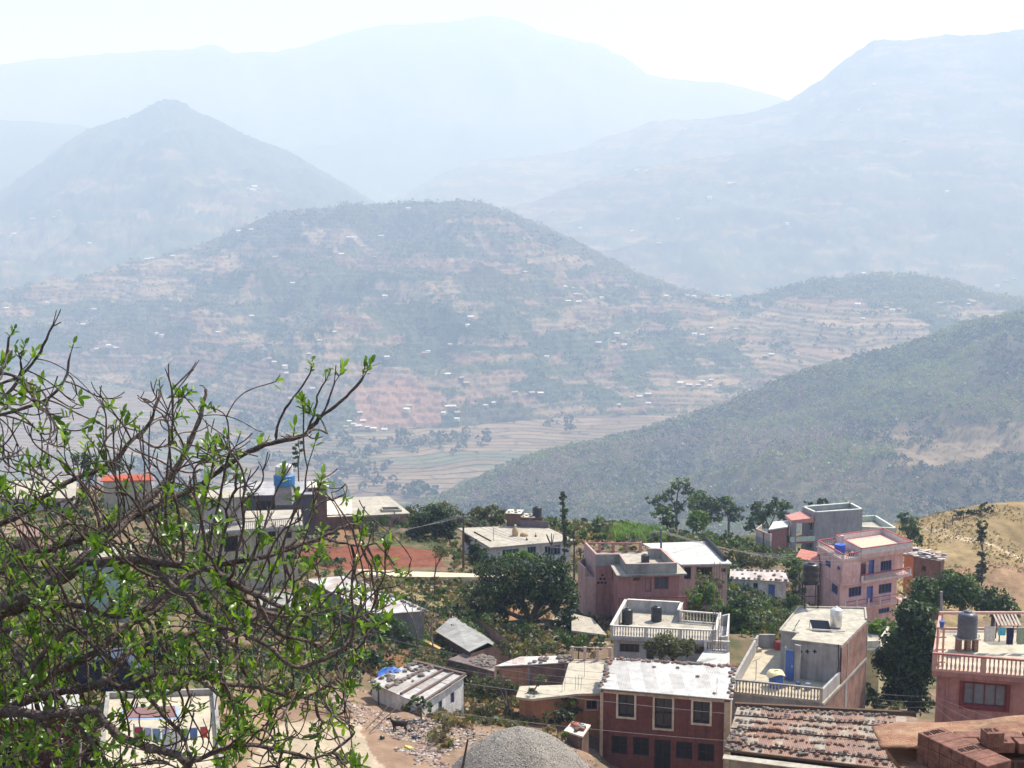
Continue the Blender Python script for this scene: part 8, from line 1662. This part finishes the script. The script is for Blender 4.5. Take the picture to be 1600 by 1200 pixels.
# leaves in whorls at the shoot ends
LV = []; LF = []; 
def leafq(p, d, up, L, w):
    s = np.cross(d, up); s /= np.linalg.norm(s) + 1e-9; nrm = np.cross(s, d); m1 = p + d * L * .35 - nrm * w * .12; m2 = p + d * L * .72 - nrm * w * .10; tip = p + d * L - nrm * L * .16
    b = len(LV) and LV[-1][1] or 0
    return np.array([p, m1 + s * w * .46 + nrm * w * .1, m2 + s * w * .40 + nrm * w * .1, tip, m2 - s * w * .40 + nrm * w * .1, m1 - s * w * .46 + nrm * w * .1, m1, m2])
quad = np.array([(0, 1, 6, 6), (1, 2, 7, 6), (2, 3, 7, 7), (0, 6, 5, 5), (6, 7, 4, 5), (7, 3, 4, 4)]); tri = np.array([(0, 6, 1), (1, 6, 7), (1, 7, 2), (2, 7, 3), (0, 5, 6), (5, 4, 6), (6, 4, 7), (4, 3, 7)])
vs = []; fs = []; nb = 0
for i, d in TIPS:
    px_, py_ = px_of(POSa[i]); pl_ = .22 + .44 * min(1, max(0, (py_ - 650) / 250))
    if px_ < 70 and py_ < 640: pl_ = 3
    if px_ > 440 and py_ < 650: pl_ = 3
    if rng.uniform() > pl_ * (.35 + 1.3 * float(vnoise(POSa[i][0] * 3.2, POSa[i][2] * 3.2, 9))): continue
    k = rng.integers(3, 10); big = rng.uniform(.6, 1.3)
    for j in range(k):
        a = 2.4 * j + rng.uniform(-.4, .4); o_ = np.cross(d, (math.cos(a), math.sin(a), .2)); o_ /= np.linalg.norm(o_) + 1e-9; el = rng.uniform(.25, 1.1); dr = d * (1.15 - el) + o_ * el + np.array((0, 0, .1)); dr /= np.linalg.norm(dr)
        p = POSa[i] - d * .012 * j; vs.append(leafq(p, dr, d, .072 * big * rng.uniform(.55, 1.3), .027 * big)); fs.append(tri + nb); nb += 8
vs = np.concatenate(vs); fs = np.concatenate(fs)
M_NL = [mat_leaf('near_leaf', (.035, .09, .014), (.19, .31, .035), .45, .28)]
link('foliage', mesh_np('foliage', vs - np.array(foot), fs, M_NL, smooth=True), T0)
print('near tree nodes', n, 'tips', len(TIPS), 'leaves', len(vs) // 8)
# ================================================================== haze: the air of the valley
hm = bpy.data.materials.new('haze_air'); hm.use_nodes = True
for q in list(hm.node_tree.nodes):
    if q.type == 'BSDF_PRINCIPLED': hm.node_tree.nodes.remove(q)
pv = hm.node_tree.nodes.new('ShaderNodeVolumePrincipled')
pv.inputs['Color'].default_value = (0.47, 0.61, 0.89, 1); pv.inputs['Density'].default_value = HAZE; pv.inputs['Anisotropy'].default_value = 0.1; pv.inputs['Absorption Color'].default_value = (0.93, 0.96, 1, 1)
hm.node_tree.links.new(pv.outputs[0], hm.node_tree.nodes['Material Output'].inputs['Volume'])
hb = MB(); _lo = 1e9; _hi = CAMZ
for _n in ('far_mountain', 'left_mountain', 'right_mountain', 'right_mountain_spur', 'cone_hill', 'terraced_hill', 'saddle_ridge', 'forest_ridge', 'valley_floor', 'ground'):
    _me = bpy.data.objects[_n].data; _a = np.empty(len(_me.vertices) * 3, np.float32); _me.vertices.foreach_get('co', _a); _lo = min(_lo, _a[2::3].min()); _hi = max(_hi, _a[2::3].max())
_lo -= 1.0; _hi += 30
hb.box((0, 7500, (_lo + _hi) / 2), 42400, 28400, _hi - _lo)
hb = hb.build('haze', [hm]); tag(hb, kind='stuff'); print('haze box', _lo, _hi)
